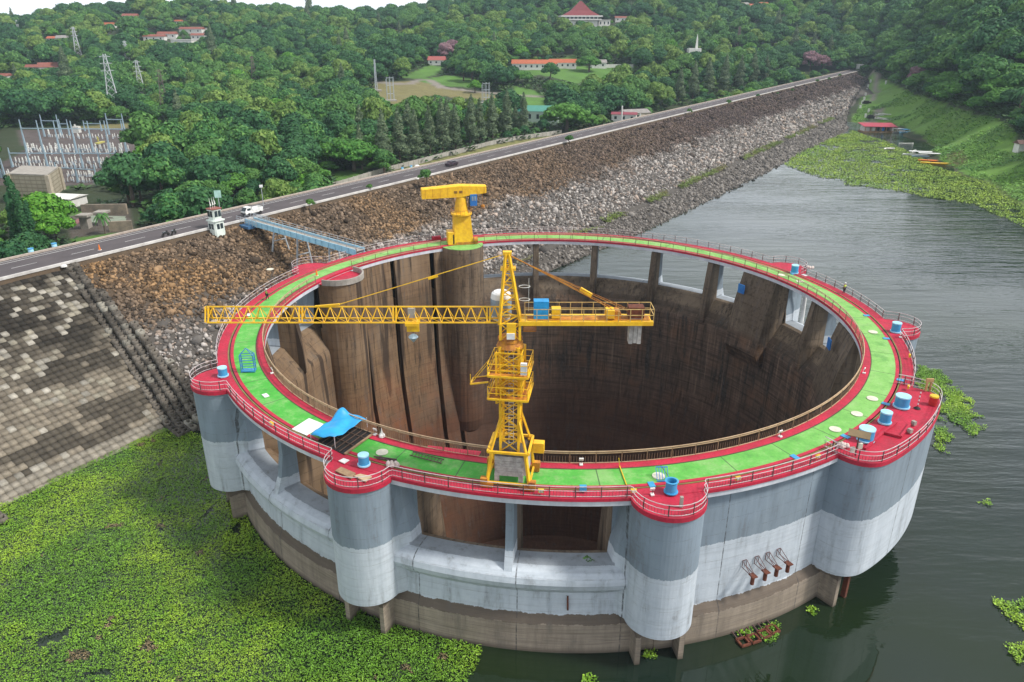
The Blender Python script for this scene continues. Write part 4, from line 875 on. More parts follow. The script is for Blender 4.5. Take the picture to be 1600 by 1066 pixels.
# blue lifting frame
t = thing('lifting_frame', 'blue steel lifting frame standing on the left part of the green walkway', 'frame', on(389, 578)); m = MB(); c0 = on(389, 580, 17.5); u_ = np.array((1, .1, 0)); v_ = np.array((-.1, 1, 0)); Hh = 2.6
for a_, b_ in ((-.75, -.35), (.75, -.35), (-.75, .35), (.75, .35)): m.bar(c0 + u_ * a_ + v_ * b_, c0 + u_ * a_ + v_ * b_ + (0, 0, Hh - .5), .09); m.bar(c0 + u_ * a_ + v_ * b_ + (0, 0, Hh - .5), c0 + (0, 0, Hh + .3), .07)
for z in (.1, .8, 1.5, 2.1):
    for a_, b_, c_, d_ in ((-.75, -.35, .75, -.35), (-.75, .35, .75, .35), (-.75, -.35, -.75, .35), (.75, -.35, .75, .35)): m.bar(c0 + u_ * a_ + v_ * b_ + (0, 0, z), c0 + u_ * c_ + v_ * d_ + (0, 0, z), .07)
m.build('posts', mat('frame_blue', (.03, .16, .42), (.05, .22, .5), 2, .5), t); m = MB(); m.box(c0 + (0, 0, .12), (1.5, .7, .2)); m.build('tray', BLUE, t)
# wide bay furniture
t = thing('drum_bin', 'red bin with a yellow lid at the right corner of the widest bay', 'bin', on(1457, 632)); MB().lathe((0, 0, 0), [(.05, 0), (.42, 0), (.41, .9), (.05, .9)], 18).build('bin', REDC, t, True); MB().lathe((0, 0, .9), [(.05, 0), (.46, 0), (.44, .15), (.2, .2), (.05, .2)], 18).build('lid', YELC, t, True)
t = thing('marker_post', 'thin red and white striped post on the widest bay', 'post', on(1433, 638)); m = MB(); [m.tube((0, 0, .2 + i * .44), (0, 0, .42 + i * .44), .06) for i in range(5)]; m.build('red_bands', REDC, t, True); m = MB(); [m.tube((0, 0, .42 + i * .44), (0, 0, .64 + i * .44), .06) for i in range(4)]; m.build('white_bands', WHITE, t, True); MB().lathe((0, 0, 0), [(.05, 0), (.35, 0), (.1, .2), (.05, .2)], 10).build('foot', BLACK, t, True)
t = thing('solar_panel', 'brown panel on a pole with small meter boxes at the corner of the widest bay', 'panel', on(1336, 712)); MB().box((0, 0, 2.3), (1.9, .9, .08), rot=Matrix.Rotation(-.5, 3, 'Z') @ Matrix.Rotation(.35, 3, 'X')).build('panel', mat('panel_brown', (.22, .15, .07), (.14, .1, .05), 1, .6), t, True)
m = MB(); m.bar((0, 0, 0), (0, 0, 2.3), .09); m.build('pole', RAILD, t, True)
for dx, dz in ((-.4, .7), (.25, 1.1)): MB().box((dx, -.1, dz), (.38, .2, .55)).build('meter_box', cream, t, True)
m = MB(); L_ = [on(*q, 17.5) for q in ((1351,703),(1380,677),(1407,684),(1422,664))]; m.path([q + (0, 0, .1) for q in L_], .22); m.path([q + (0, 0, .1) for q in (on(1380, 677, 17.5), on(1400, 662, 17.5))], .2); tag(m.build('red_beam', REDP), 'low red kerb beams laid across the widest bay', 'beams')
for i, (px, py, lab) in enumerate([(1428,661,'small stone block nearer the striped post on the widest bay'),(1422,673,'small stone block against the outer railing of the widest bay')]):
    tag(MB().box(on(px, py, 17.75), (.35, .4, .42), .4).build('stone_block', CONC), lab, 'block', 'stone blocks on the widest bay')
m = MB(); p = on(1446, 611, 17.5); m.bar(p, p + (0, 0, 1.1), .18); m.bar(p + (.45, 0, 0), p + (.45, 0, 1.1), .18); m.box(p + (.22, 0, 1.3), (.8, .2, .4)); tag(m.build('wooden_stand', mat('tan_wood', (.5, .32, .14), None, 2, .8)), 'tan wooden stand at the far rail of the widest bay', 'stand')
m = MB(); p = on(1064, 792, 17.5); m.bar(p, p + (0, 0, 1.0), .26); tag(m.build('stone_post', CONC), 'stubby stone post on the rim of the front bay', 'post')
m = MB(); p = on(1036, 752, 17.5); 
for i in range(5): m.bar(p + (-.5 + i * .25, 0, .0), p + (-.55 + i * .25, .9, .9), .05)
m.bar(p + (-.5, .9, .9), p + (.5, .9, .9), .08); m.bar(p + (-.5, 0, 0), p + (.5, 0, 0), .08); tag(m.build('blue_rack', CABB), 'small blue steel rack behind the drum of the front bay', 'rack')
p = on(911, 763, 17.9); tag(MB().box(p, (.6, .35, .5)).build('blue_box', BLUE), 'blue box at the outer rail right of the tower crane', 'box')
p = on(381, 432); 
def cone_(px, py, lab, z=None):
    q = on(px, py) if z is None else atz(px, py, z); t = thing('traffic_cone', lab, 'cone', q); MB().lathe((0, 0, .06), [(.2, 0), (.07, .95), (.02, .95)], 12).build('cone', ORNG, t, True); MB().box((0, 0, .03), (.5, .5, .06)).build('foot', WHITE, t, True)
    return t
cone_(495, 431, 'orange post on the green walkway behind the left inner pier'); cone_(156, 391, 'tall orange cone standing on the dam road', 18.44)
m = MB(); p = on(1328, 588, 17.6); pts = [on(664 + 300, 711, 17.6), on(979, 758, 17.5)]; m.bar(on(967, 716, 18.7), on(968, 728, 17.55), .06); m.bar(on(968, 728, 17.55), on(979, 758, 17.52), .08); tag(m.build('yellow_hose', YELC), 'yellow hose laid straight across the green walkway', 'hose')
# ---- people
def person(name, label, p, face, pose):
    t = thing(name, label, 'person', p, face); s = 1.0
    J = {'pel': (0, 0, .95), 'che': (0, 0, 1.32), 'nck': (0, 0, 1.50), 'hd': (.02, 0, 1.62), 'top': (.02, 0, 1.74)}
    st_ = .18 if pose == 'walk' else .03
    for sd_, g in ((1, 'l'), (-1, 'r')):
        f = st_ * sd_
        J['hip' + g] = (0, .1 * sd_, .90); J['kn' + g] = (f * .8 + .03, .11 * sd_, .50); J['an' + g] = (f * 1.3 - .02, .11 * sd_, .09); J['to' + g] = (f * 1.3 + .14, .12 * sd_, .04)
        J['sh' + g] = (0, .19 * sd_, 1.42); J['el' + g] = (-f * .5 - .02, .25 * sd_, 1.15); J['wr' + g] = (-f * .9 + .08, .24 * sd_, .92); J['fi' + g] = (-f * .9 + .12, .23 * sd_, .82)
    rad = {'pel': .15, 'che': .16, 'nck': .06, 'hd': .095, 'top': .06, 'hip': .095, 'kn': .062, 'an': .042, 'to': .035, 'sh': .07, 'el': .045, 'wr': .03, 'fi': .035}
    E = [('pel', 'che'), ('che', 'nck'), ('nck', 'hd'), ('hd', 'top')]
    for g in 'lr': E += [('pel', 'hip' + g), ('hip' + g, 'kn' + g), ('kn' + g, 'an' + g), ('an' + g, 'to' + g), ('che', 'sh' + g), ('sh' + g, 'el' + g), ('el' + g, 'wr' + g), ('wr' + g, 'fi' + g)]
    def sk(nm, names, edges, m, grow=1.0):
        me = bpy.data.meshes.new(nm); ix = {n: i for i, n in enumerate(names)}; me.from_pydata([J[n] for n in names], [(ix[a], ix[b]) for a, b in edges], []); o = bpy.data.objects.new(nm, me); C.objects.link(o); o.parent = t; me.materials.append(m)
        md = o.modifiers.new('skin', 'SKIN'); md.use_smooth_shade = True
        for i, n in enumerate(names):
            r_ = rad.get(n, rad.get(n[:-1], .05)) * grow; me.skin_vertices[0].data[i].radius = (r_, r_)
        me.skin_vertices[0].data[0].use_root = True; sb = o.modifiers.new('sub', 'SUBSURF'); sb.levels = sb.render_levels = 1; return o
    sk('body', list(J), E, SKIN); lg = ['pel'] + [a + g for g in 'lr' for a in ('hip', 'kn', 'an')]; sk('trousers', lg, [e for e in E if e[0] in lg and e[1] in lg], TROU, 1.22)
    sk('vest', ['pel', 'che', 'shl', 'shr'], [('pel', 'che'), ('che', 'shl'), ('che', 'shr')], VEST, 1.25)
    MB().lathe((.02, 0, 1.66), [(.15, 0), (.13, .06), (.09, .12), (.02, .14)], 12).build('helmet', WHITE, t, True, smooth=True); return t
person('person', 'worker in a yellow vest walking on the left part of the ring deck', on(418, 469), R(35), 'walk')
person('person', 'worker in a yellow vest standing at the far right railing of the ring deck', on(1318, 459), R(-60), 'stand')
# ================================================================ TOWER CRANE
def V3(*a): return np.array(a, float)
cr = thing('tower_crane', 'yellow lattice tower crane with ballast blocks standing on the front deck', 'crane', (-6.5, -42.0, 17.46))
bx = R(-8.7); cB, sB = math.cos(bx), math.sin(bx); B0 = V3(-6.45, -42.05, 17.46)
def bl_(x, y, z): return B0 + V3(cB * x - sB * y, sB * x + cB * y, z)
undr = MB(); bog = MB(); 
for sx in (-1, 1):
    for sy in (-1, 1):
        p = bl_(sx * 1.85, sy * 1.55, 0); bog.box(p + (0, 0, .32), (1.05, .42, .45), bx); bog.box(bl_(sx * 2.1, sy * 1.6, .75), (.62, .5, .5), bx)
        undr.bar(bl_(sx * 1.85, sy * 1.55, .5), bl_(sx * 1.45, sy * 1.3, 3.55), .24)
for z, x, y, w_ in ((.55, 1.85, 1.55, .16), (3.6, 1.75, 1.6, .2)):
    c = [bl_(-x, -y, z), bl_(x, -y, z), bl_(x, y, z), bl_(-x, y, z)]
    for i in range(4): undr.bar(c[i], c[(i + 1) % 4], w_)
ug = undr.build('undercarriage', YEL, cr); bog.build('bogies', YRUST, ug)
for i in range(4):
    for sg in (-1, 1):
        MB().box(bl_(0, sg * .98, 1.35 + i * .49), (2.45 if sg < 0 else 2.6, .62, .46), bx).build('ballast_block', PALEC, cr)
MB().box(bl_(1.42, 0, 2.1), (.42, 2.2, 1.9), bx).build('ballast_block', PALEC, cr); MB().box(bl_(-1.05, -1.15, .9), (.4, .3, .75), bx).build('ballast_block', PALEC, cr); MB().box(bl_(1.05, -1.15, .9), (.4, .3, .75), bx).build('ballast_block', PALEC, cr)
MB().box(bl_(0, 0, 3.3), (3.1, 2.7, .12), bx).build('base_plate', mat('dark_deck_plate', (.10, .085, .07), (.05, .04, .035), 2, .9), cr)
MB().box(bl_(2.35, .9, 3.0), (.95, .7, .95), bx).build('motor_box', YEL, cr)
def lattice(c, z0, z1, w, n, rch, rbr, horiz=True, mb=None, inset=0):
    mb = mb or MB(); C4 = [(-w, -w), (w, -w), (w, w), (-w, w)]
    for x, y in C4: mb.bar(c(x, y, z0), c(x, y, z1), rch)
    for k in range(n):
        a, b = z0 + (z1 - z0) * k / n, z0 + (z1 - z0) * (k + 1) / n
        for i in range(4):
            p, q = C4[i], C4[(i + 1) % 4]
            if horiz: mb.bar(c(*p, b), c(*q, b), rbr * .9)
            mb.bar(c(*p, a), c(*q, b), rbr); 
            if k % 2 == 0 or w > .85: mb.bar(c(*q, a), c(*p, b), rbr * .75)
    return mb
m = lattice(bl_, 3.3, 13.0, .78, 8, .22, .085); 
for sx in (-1, 1):
    for sy in (-1, 1): m.bar(bl_(sx * 1.5, sy * 1.35, 3.6), bl_(sx * .78, sy * .78, 6.4), .17)
mast = m.build('mast', YEL, cr)
lattice(bl_, 8.0, 12.6, 1.05, 3, .17, .09).build('climbing_frame', YEL, cr)
m = MB(); 
for i in range(30): m.bar(bl_(-.2, .2, 3.6 + i * .3), bl_(.2, .2, 3.6 + i * .3), .035)
for s in (-.2, .2): m.bar(bl_(s, .2, 3.4), bl_(s, .2, 12.9), .05)
m.build('ladder', PORC, mast)
def gallery(z, w, l, name='gallery'):
    m = MB(); 
    for s in (-1, 1): m.box(bl_(0, s * (w - .35), z), (2 * l, .7, .06), bx); m.box(bl_(s * (l - .35), 0, z), (.7, 2 * w - 1.4, .055), bx)
    o = m.build(name, YRUST, cr); m = MB(); c = [(-l, -w), (l, -w), (l, w), (-l, w)]
    for i in range(4):
        a, b = bl_(*c[i], z), bl_(*c[(i + 1) % 4], z); m.bar(a + (0, 0, .02), b + (0, 0, .02), .16)
        for h in (.55, 1.1): m.bar(a + (0, 0, h), b + (0, 0, h), .055)
        for f in (0, .33, .66): q = a + (b - a) * f; m.bar(q, q + (0, 0, 1.1), .055)
    m.build('gallery_rail', YEL, o); return o
gallery(8.7, 1.75, 1.65); gallery(10.75, 1.7, 1.65)
m = MB(); c = [bl_(-1.6, -1.6, 10.2), bl_(-3.1, -1.6, 9.9), bl_(-3.1, -.4, 9.9), bl_(-1.6, -.4, 10.2)]
m.add(c + [p - (0, 0, .08) for p in c], [(0,1,2,3),(4,5,6,7),(0,1,5,4),(1,2,6,5),(2,3,7,6),(3,0,4,7)]); o = m.build('side_platform', RUST, cr)
m = MB(); m.bar(c[0], c[1], .12); m.bar(c[1], c[2], .12); m.bar(c[2], c[3], .12); m.bar(c[1], bl_(-1.65, -1.6, 11.8), .05); m.bar(c[2], bl_(-1.65, -.4, 11.8), .05); m.bar(c[1] , c[1] + (0, 0, .9), .05); m.build('platform_frame', YEL, o)
MB().box(bl_(1.3, -1.55, 11.55), (.5, .3, 1.0), bx).build('switch_box', WHITE, cr)
zs = 13.0; sc_ = V3(*bl_(0, 0, 0)); cx, cy = -6.5, -41.95
m = MB(); m.lathe((cx, cy, 17.46 + 12.85), [(.1, 0), (1.15, 0), (.95, .45), (1.0, .5), (1.0, .75), (.1, .75)], 20); m.build('slewing_ring', YRUST, cr)
def tl(x, y, z): return V3(cx + x, cy + y, z)
lattice(tl, 31.1, 32.5, .78, 1, .2, .09).build('turntable_frame', YEL, cr)
# cathead
m = MB(); A_top = [tl(-.35, -.18, 38.1), tl(-.1, -.18, 38.1), tl(-.1, .18, 38.1), tl(-.35, .18, 38.1)]; A_bot = [tl(-.85, -.75, 32.4), tl(.85, -.75, 32.4), tl(.85, .75, 32.4), tl(-.85, .75, 32.4)]
for i in range(4): m.bar(A_bot[i], A_top[i], .19)
for k in range(7):
    f, g = k / 7, (k + 1) / 7
    for i in range(4):
        p, q = A_bot[i] * (1 - f) + A_top[i] * f, A_bot[(i + 1) % 4] * (1 - g) + A_top[(i + 1) % 4] * g; m.bar(p, q, .08)
        p2, q2 = A_bot[i] * (1 - g) + A_top[i] * g, A_bot[(i + 1) % 4] * (1 - g) + A_top[(i + 1) % 4] * g; m.bar(p2, q2, .06)
m.box(tl(-.22, 0, 38.15), (.7, .5, .25)); m.box(tl(-.15, 0, 36.9), (1.2, .7, .2)); m.build('cathead', YEL, cr)
m = MB()
for zc in (34.2, 35.3): 
    for i in range(10): a, b = R(i * 36), R(i * 36 + 36); m.bar(tl(1.15 + .45 * math.cos(a), .3 + .35 * math.sin(a), zc), tl(1.15 + .45 * math.cos(b), .3 + .35 * math.sin(b), zc), .04)
m.bar(tl(1.5, .3, 33.2), tl(1.5, .3, 36), .035); m.build('ladder_hoops', PORC, cr)
# operator cabin
m = MB(); rings = []
for i in range(12):
    a = math.tau * i / 12; rings.append((math.cos(a), math.sin(a)))
m = MB(); m.loft([[(cx - .75 + .85 * c_ * f, cy + 1.5 + .8 * s_ * f, z) for c_, s_ in rings] for z, f in ((31.9, .55), (32.15, .9), (32.6, 1), (34.0, 1), (34.35, .92), (34.5, .7))]); cab = m.build('cabin', WHITE, cr)
m = MB(); m.loft([[(cx - .75 + .87 * c_, cy + 1.5 + .82 * s_, z) for c_, s_ in rings] for z in (32.5, 33.9)]); m.build('cabin_window', GLASSB, cab)
# jib: triangular truss
x0, x1 = cx - .8, -30.9; zt, zb = 33.68, 32.5; yb = .5; m = MB(); n = 25
m.bar((x0, cy, zt), (x1, cy, zt), .10)
for s in (-1, 1): m.bar((x0, cy + s * yb, zb), (x1, cy + s * yb, zb), .10)
for i in range(n):
    a, b = x0 + (x1 - x0) * i / n, x0 + (x1 - x0) * (i + 1) / n; mid_ = (a + b) / 2
    for s in (-1, 1): m.bar((a, cy + s * yb, zb), (mid_, cy, zt), .048); m.bar((mid_, cy, zt), (b, cy + s * yb, zb), .048)
    m.bar((a, cy - yb, zb), (b, cy + yb, zb), .03)
    if i in (0, 8, 16, 24): 
        for d_ in (-.12, .12): m.bar((b + d_, cy - yb, zb), (b + d_, cy, zt), .09); m.bar((b + d_, cy + yb, zb), (b + d_, cy, zt), .09)
jb = m.build('jib', YEL, cr)
m = MB(); m.box((-14.4, cy, 32.35), (1.1, 1.3, .25)); m.box((-14.4, cy, 31.9), (1.0, .25, .7)); m.build('trolley', YEL, jb); MB().box((-14.45, cy, 33.2), (.55, .5, .8)).build('trolley_winch', CONC, jb)
m = MB(); m.bar((-14.6, cy, 32.2), (-14.5, cy, 31.3), .03); m.bar((-14.3, cy, 32.2), (-14.4, cy, 31.3), .03); m.build('hoist_rope', RAILD, jb); MB().lathe((-14.42, cy, 30.6), [(.03, 0), (.3, .3), (.42, .45), (.3, .6), (.05, .75)], 8).build('hook_block', PBLUE, jb)
m = MB(); ap = tl(-.25, 0, 38.1); m.bar(ap, (-20.8, cy, 33.7), .055); m.bar((-20.2, cy, 33.88), (-22.2, cy, 33.7), .14); q = V3(-12.6, cy, 36.15); m.box(q, (.8, .12, .16), rot=Matrix.Rotation(-.31, 3, 'Y') ); m.build('jib_tie', YEL, cr)
# counter jib
xe = 4.95; m = MB()
for s in (-1, 1): m.bar((cx + .7, cy + s * .75, 32.55), (xe, cy + s * .75, 32.55), .34)
m.box(((cx + xe) / 2 + .4, cy, 32.62), (xe - cx - 1.0, 1.3, .08)); cj = m.build('counter_jib', YEL, cr); MB().box(((cx + xe) / 2 + .6, cy, 32.72), (xe - cx - 1.6, 1.1, .06)).build('walkway_grid', YRUST, cj)
m = MB()
for s in (-1, 1):
    for h in (.5, 1.0): m.bar((cx + 1.2, cy + s * .85, 32.75 + h), (xe, cy + s * .85, 32.75 + h), .05)
    for i in range(12): x = cx + 1.2 + (xe - cx - 1.2) * i / 11; m.bar((x, cy + s * .85, 32.6), (x, cy + s * .85, 33.75), .055)
for h in (.5, 1.0): m.bar((xe, cy - .85, 32.75 + h), (xe, cy + .85, 32.75 + h), .05)
m.build('handrail', mat('pale_yellow_rail', (.62, .45, .16), (.4, .25, .08), 3, .6), cj)
def bxat(px0, py0, px1, py1, dy, name, mt, y=0., par=cj):
    a, b = aty(px0, py0, cy + y), aty(px1, py1, cy + y); return MB().box(((a[0] + b[0]) / 2, cy + y, (a[2] + b[2]) / 2), (abs(b[0] - a[0]), dy, abs(a[2] - b[2]))).build(name, mt, par)
bxat(834, 469, 857, 496, .8, 'winch_cover', mat('cover_blue_sheet', (.02, .33, .70), (.01, .22, .5), 3, .5)); bxat(862, 481, 876, 495, .8, 'motor', YEL); bxat(947, 483, 959, 495, .9, 'hoist_motor', YEL, -.2); m = MB(); m.tube((2.05, cy - .5, 33.1), (2.05, cy + .5, 33.1), .38, n=14); m.build('rope_drum', YRUST, cj)
m = MB(); [m.box((3.3 + i * .34, cy, 31.9), (.31, .8, 2.6 - .12 * (i % 2))) for i in range(3)]; cw = m.build('counterweight', PALEC, cj); MB().box((3.63, cy, 33.3), (1.25, .95, .9)).build('counterweight_cage', RUST, cj)
m = MB()
for s in (-.3, .3): m.bar(ap, (2.0, cy + s, 33.4), .05); m.bar(ap + (.0, 0, -.1), (3.2, cy + s, 33.3), .035)
m.build('counter_tie', YRUST, cr); m = MB(); m.bar(V3(.0, cy, 34.65), V3(-.9, cy, 35.2), .28); m.build('tie_shackle', YEL, cr)
MB().box(tl(.1, -.8, 31.9), (.75, .3, 1.3)).build('slew_motor', YEL, cr); MB().box(tl(.05, -.95, 31.5), (.65, .2, .5)).build('slew_brake', WHITE, cr)
m = MB(); m.box(tl(1.6, .3, 31.6), (1.0, .9, .08)); 
for h in (.45, .9): m.bar(tl(1.1, -.15, 31.6 + h), tl(2.1, -.15, 31.6 + h), .05); m.bar(tl(2.1, -.15, 31.6 + h), tl(2.1, .75, 31.6 + h), .05)
for q in ((1.1, -.15), (2.1, -.15), (2.1, .75)): m.bar(tl(*q, 31.6), tl(*q, 32.5), .05)
m.build('side_stage', YRUST, cr)
# ================================================================ YELLOW GANTRY CRANE ON THE ROUND PIER
g = thing('pedestal_crane', 'solid yellow box crane with a broad hammer head arm on the round inner pier', 'crane', (-15.9, 37.3, 17.46)); gr = R(12)
def gl(x, y, z): return V3(-15.7 + math.cos(gr) * x - math.sin(gr) * y, 37.3 + math.sin(gr) * x + math.cos(gr) * y, 17.46 + z)
def taper(x0, x1, y0, y1, z0, X0, X1, Y0, Y1, z1, name, m_, par, bev=.04):
    m = MB(); m.loft([[gl(x0, y0, z0), gl(x1, y0, z0), gl(x1, y1, z0), gl(x0, y1, z0)], [gl(X0, Y0, z1), gl(X1, Y0, z1), gl(X1, Y1, z1), gl(X0, Y1, z1)]]); o = m.build(name, m_, par)
    b = o.modifiers.new('bevel', 'BEVEL'); b.width = bev; b.segments = 2; return o
taper(-1.6, 2.0, -1.4, 1.4, .05, -1.5, 1.55, -1.2, 1.2, 5.3, 'column', YEL, g); taper(-2.75, -1.62, -1.35, 1.3, .05, -2.75, -1.6, -1.35, 1.2, 2.4, 'machine_house', YEL, g); MB().add([gl(-1.85, -1.38, .2), gl(-1.65, -1.42, .2), gl(-1.65, -1.42, 2.0), gl(-1.85, -1.38, 2.0)], [(0,1,2,3)]).build('door_gap', BLACK, g)
MB().box(gl(.3, -1.42, .25), (3.3, .1, .5), gr).build('skirt', YRUST, g)
c = gl(0, 0, 0); m = MB(); m.lathe((c[0], c[1], c[2] + 5.3), [(.3, 0), (1.75, 0), (1.95, .15), (1.95, .42), (1.6, .5), (.3, .5)], 24); rg = m.build('turret_ring', YEL, g)
m = MB()
for i in range(16): a, b = R(i * 22.5), R(i * 22.5 + 22.5); m.bar(c + (1.95 * math.cos(a), 1.95 * math.sin(a), 6.4), c + (1.95 * math.cos(b), 1.95 * math.sin(b), 6.4), .06); m.bar(c + (1.95 * math.cos(a), 1.95 * math.sin(a), 5.7), c + (1.95 * math.cos(a), 1.95 * math.sin(a), 6.4), .05)
m.build('turret_rail', YRUST, rg)
MB().lathe((c[0], c[1], c[2] + 5.8), [(.3, 0), (1.3, 0), (.92, 2.9), (1.0, 3.0), (1.0, 3.3), (.3, 3.3)], 24).build('neck', YEL, g)
ar = R(13); 
def al(x, y, z): return V3(-15.9 + math.cos(ar) * x - math.sin(ar) * y, 37.3 + math.sin(ar) * x + math.cos(ar) * y, 17.46 + z)
m = MB(); rings = []
for x, zb_, zt_, hw in ((-7.0, 8.7, 10.35, 1.0), (-2.5, 8.75, 10.6, 1.05), (-.3, 8.75, 10.75, 1.05), (.9, 8.9, 10.7, 1.05), (4.8, 9.3, 10.45, .9)): rings.append([al(x, -hw, zb_), al(x, hw, zb_), al(x, hw, zt_), al(x, hw * .5, zt_ + .18), al(x, -hw * .5, zt_ + .18), al(x, -hw, zt_)])
m.loft(rings); arm = m.build('hammer_arm', YEL, g); m = MB()
for x in (-.9, .05): 
    for k in range(5): m.box(al(x, -1.08, 9.55 + k * .09), (.6, .05, .05), ar)
m.build('vent_grille', mat('grille_brown', (.25, .11, .03), None, 2, .7), arm); m = MB(); m.box(al(-4.6, 0, 8.6), (1.3, .9, .3), ar); m.build('hoist_gear', YRUST, arm)
m = MB()
for x in np.arange(-6.4, 4.8, 1.35): m.box(al(x, -(1.04 if x < 1 else .97), 9.7), (.035, .05, 1.25 if x > 2 else 1.55), ar)
m.build('panel_seams', YRUST, arm)
cb = MB().box(al(2.35, -.6, 8.15), (1.25, 1.3, 2.1), ar).build('operator_cab', CABB, g); m = MB(); m.box(al(2.15, -1.27, 8.45), (.32, .05, .8), ar); m.box(al(2.65, -1.27, 8.45), (.32, .05, .8), ar); m.build('cab_window', GLASSB, cb); MB().bar(al(1.6, -.6, 6.2), al(1.6, -.6, 9.2), .1).build('cab_ladder', DARK, g)
m = MB(); m.tube(gl(2.0, -1.3, .85), gl(2.75, -1.35, .85), .5, n=16); m.box(gl(2.4, -1.3, .25), (.7, .5, .4), gr); m.build('cable_reel', YRUST, g); m = MB(); m.lathe(al(4.1, -.8, 6.6), [(.05, 0), (.35, .1), (.35, .5), (.05, .6)], 10); m.bar(al(3, -.8, 6.4), al(4.6, -.8, 6.4), .05); m.bar(al(4.1, -.8, 7.1), al(4.1, -.8, 9.4), .05); m.build('lamp', YRUST, g)
m = MB(); p = on(682, 375, 17.5); m.box(p + (0, 0, .35), (1.6, .9, .7), .4); tag(m.build('red_chest', REDP), 'red chest on the ring deck left of the yellow pedestal crane', 'chest')
# ================================================================ FOOTBRIDGE
fb = thing('footbridge', 'pale blue footbridge from the dam road down to the ring deck', 'footbridge', (-58.5, 50.9, 18.4)); A, Bp = V3(-60.0, 51.6, 18.45), V3(-33.6, 31.0, 17.75); dv = (Bp - A); dl = np.linalg.norm(dv[:2]); du = dv / dl; dn = V3(-du[1], du[0], 0)
m = MB(); 
for s in (-1, 1): 
    m.add([A + dn * s * .95 - (0, 0, .75), A + dn * s * 1.05 - (0, 0, .75), A + dn * s * 1.05 + (0, 0, .35), A + dn * s * .95 + (0, 0, .35), Bp + dn * s * .95 - (0, 0, .75), Bp + dn * s * 1.05 - (0, 0, .75), Bp + dn * s * 1.05 + (0, 0, .35), Bp + dn * s * .95 + (0, 0, .35)], [(0,1,2,3),(4,5,6,7),(0,1,5,4),(1,2,6,5),(2,3,7,6),(3,0,4,7)])
m.build('side_girder', LBLUE, fb); m = MB(); m.add([A + dn * .95, A - dn * .95, Bp - dn * .95, Bp + dn * .95, A + dn * .95 - (0, 0, .1), A - dn * .95 - (0, 0, .1), Bp - dn * .95 - (0, 0, .1), Bp + dn * .95 - (0, 0, .1)], [(0,1,2,3),(4,5,6,7),(0,1,5,4),(1,2,6,5),(2,3,7,6),(3,0,4,7)]); m.build('walkway', CONC, fb)
m = MB()
for i in range(19): 
    for s in (-1, 1): p = A + dv * i / 18; m.bar(p + dn * s * 1.08 - (0, 0, .75), p + dn * s * 1.08 + (0, 0, .35), .07)
m.build('stiffener', mat('stiffener_blue', (.2, .42, .55), None, 2, .6), fb)
for s in (-1, 1):
    m = MB()
    for h in (.7, 1.15): m.bar(A + dn * s + (0, 0, h), Bp + dn * s + (0, 0, h), .06)
    for i in range(15): p = A + dv * i / 14 + dn * s; m.bar(p + (0, 0, .3), p + (0, 0, 1.15), .06)
    m.build('handrail', GALV, fb)
for f, sp in ((.28, 1.1), (.50, 1.1), (.78, 1.1)):
    m = MB(); p = A + dv * f
    for s in (-1, 1):
        b = p + dn * s * 2.0; ss, tt = st(b[0], b[1]); zg = damz(ss, tt) - .5; m.bar((b[0], b[1], zg), p + dn * s * 1.0 - (0, 0, .7), .24)
    zz = (p[2] + zg) / 2; m.bar(p - dn * 1.5 + (0, 0, zz - p[2]), p + dn * 1.5 + (0, 0, zz - p[2]), .16); m.bar(p - dn * 1.1 + (0, 0, -1.4), p + dn * 1.1 + (0, 0, -1.4), .16); m.build('trestle', GALV, fb)
m = MB(); 
for s in (-1, 1):
    for h in (.2, .6, 1.05): m.bar(A + dn * s * 1.8 - du * 2 + (0, 0, h - .3), A + dn * s * 1.4 + du * 4.5 + (0, 0, h - .3), .07)
    for i in range(6): p = A + du * (-2 + i * 1.3) + dn * s * 1.6; m.bar(p + (0, 0, -.6), p + (0, 0, .8), .07)
m.build('landing_fence', GALV, fb); MB().box(A + du * .8 - dn * .9 + (0, 0, -.9), (4.2, 3.0, .5), math.atan2(du[1], du[0])).build('landing', mat('landing_blue', (.04, .12, .24), (.06, .16, .3), 1, .6), fb)
# ================================================================ CONTROL HUT ON THE DAM CREST
kb = V3(*xy(-78.4, 3.2), 17.7); th_ = math.atan2(UY, UX); hut = thing('control_hut', 'small white two storey lookout hut with flags on its roof at the dam road edge', 'hut', kb, th_); hut.scale = (.78, .78, .88)
def octo(w, d, z, ch=.35): return [(-w + ch, -d, z), (w - ch, -d, z), (w, -d + ch, z), (w, d - ch, z), (w - ch, d, z), (-w + ch, d, z), (-w, d - ch, z), (-w, -d + ch, z)]
m = MB(); m.loft([octo(1.55, 1.55, -1.5), octo(1.45, 1.45, 2.5)]); m.loft([octo(1.75, 1.75, 2.5), octo(1.75, 1.75, 2.7)]); w1 = m.build('lower_wall', mat('mint_white_paint', (.70, .76, .70), (.55, .62, .56), 1, .7), hut, True)
m = MB(); m.loft([octo(1.2, 1.2, 2.7), octo(1.35, 1.35, 5.1)]); w2 = m.build('upper_wall', MATS['mint_white_paint'], hut, True)
for zc, hh, ww, par in ((1.35, 1.2, 1.47, w1), (4.15, 1.3, 1.32, w2)):
    for a in range(4):
        m = MB(); M = Matrix.Rotation(a * math.pi / 2, 3, 'Z')
        for sx in (-.5, .5): m.box(M @ Vector((sx, -ww - .01, zc)), (.8, .06, hh), rot=M)
        m.build('window', DARK, par, True)
m = MB(); m.loft([octo(1.5, 1.5, 5.1), octo(1.5, 1.5, 5.25)]); m.build('roof', ROOFR, hut, True); 
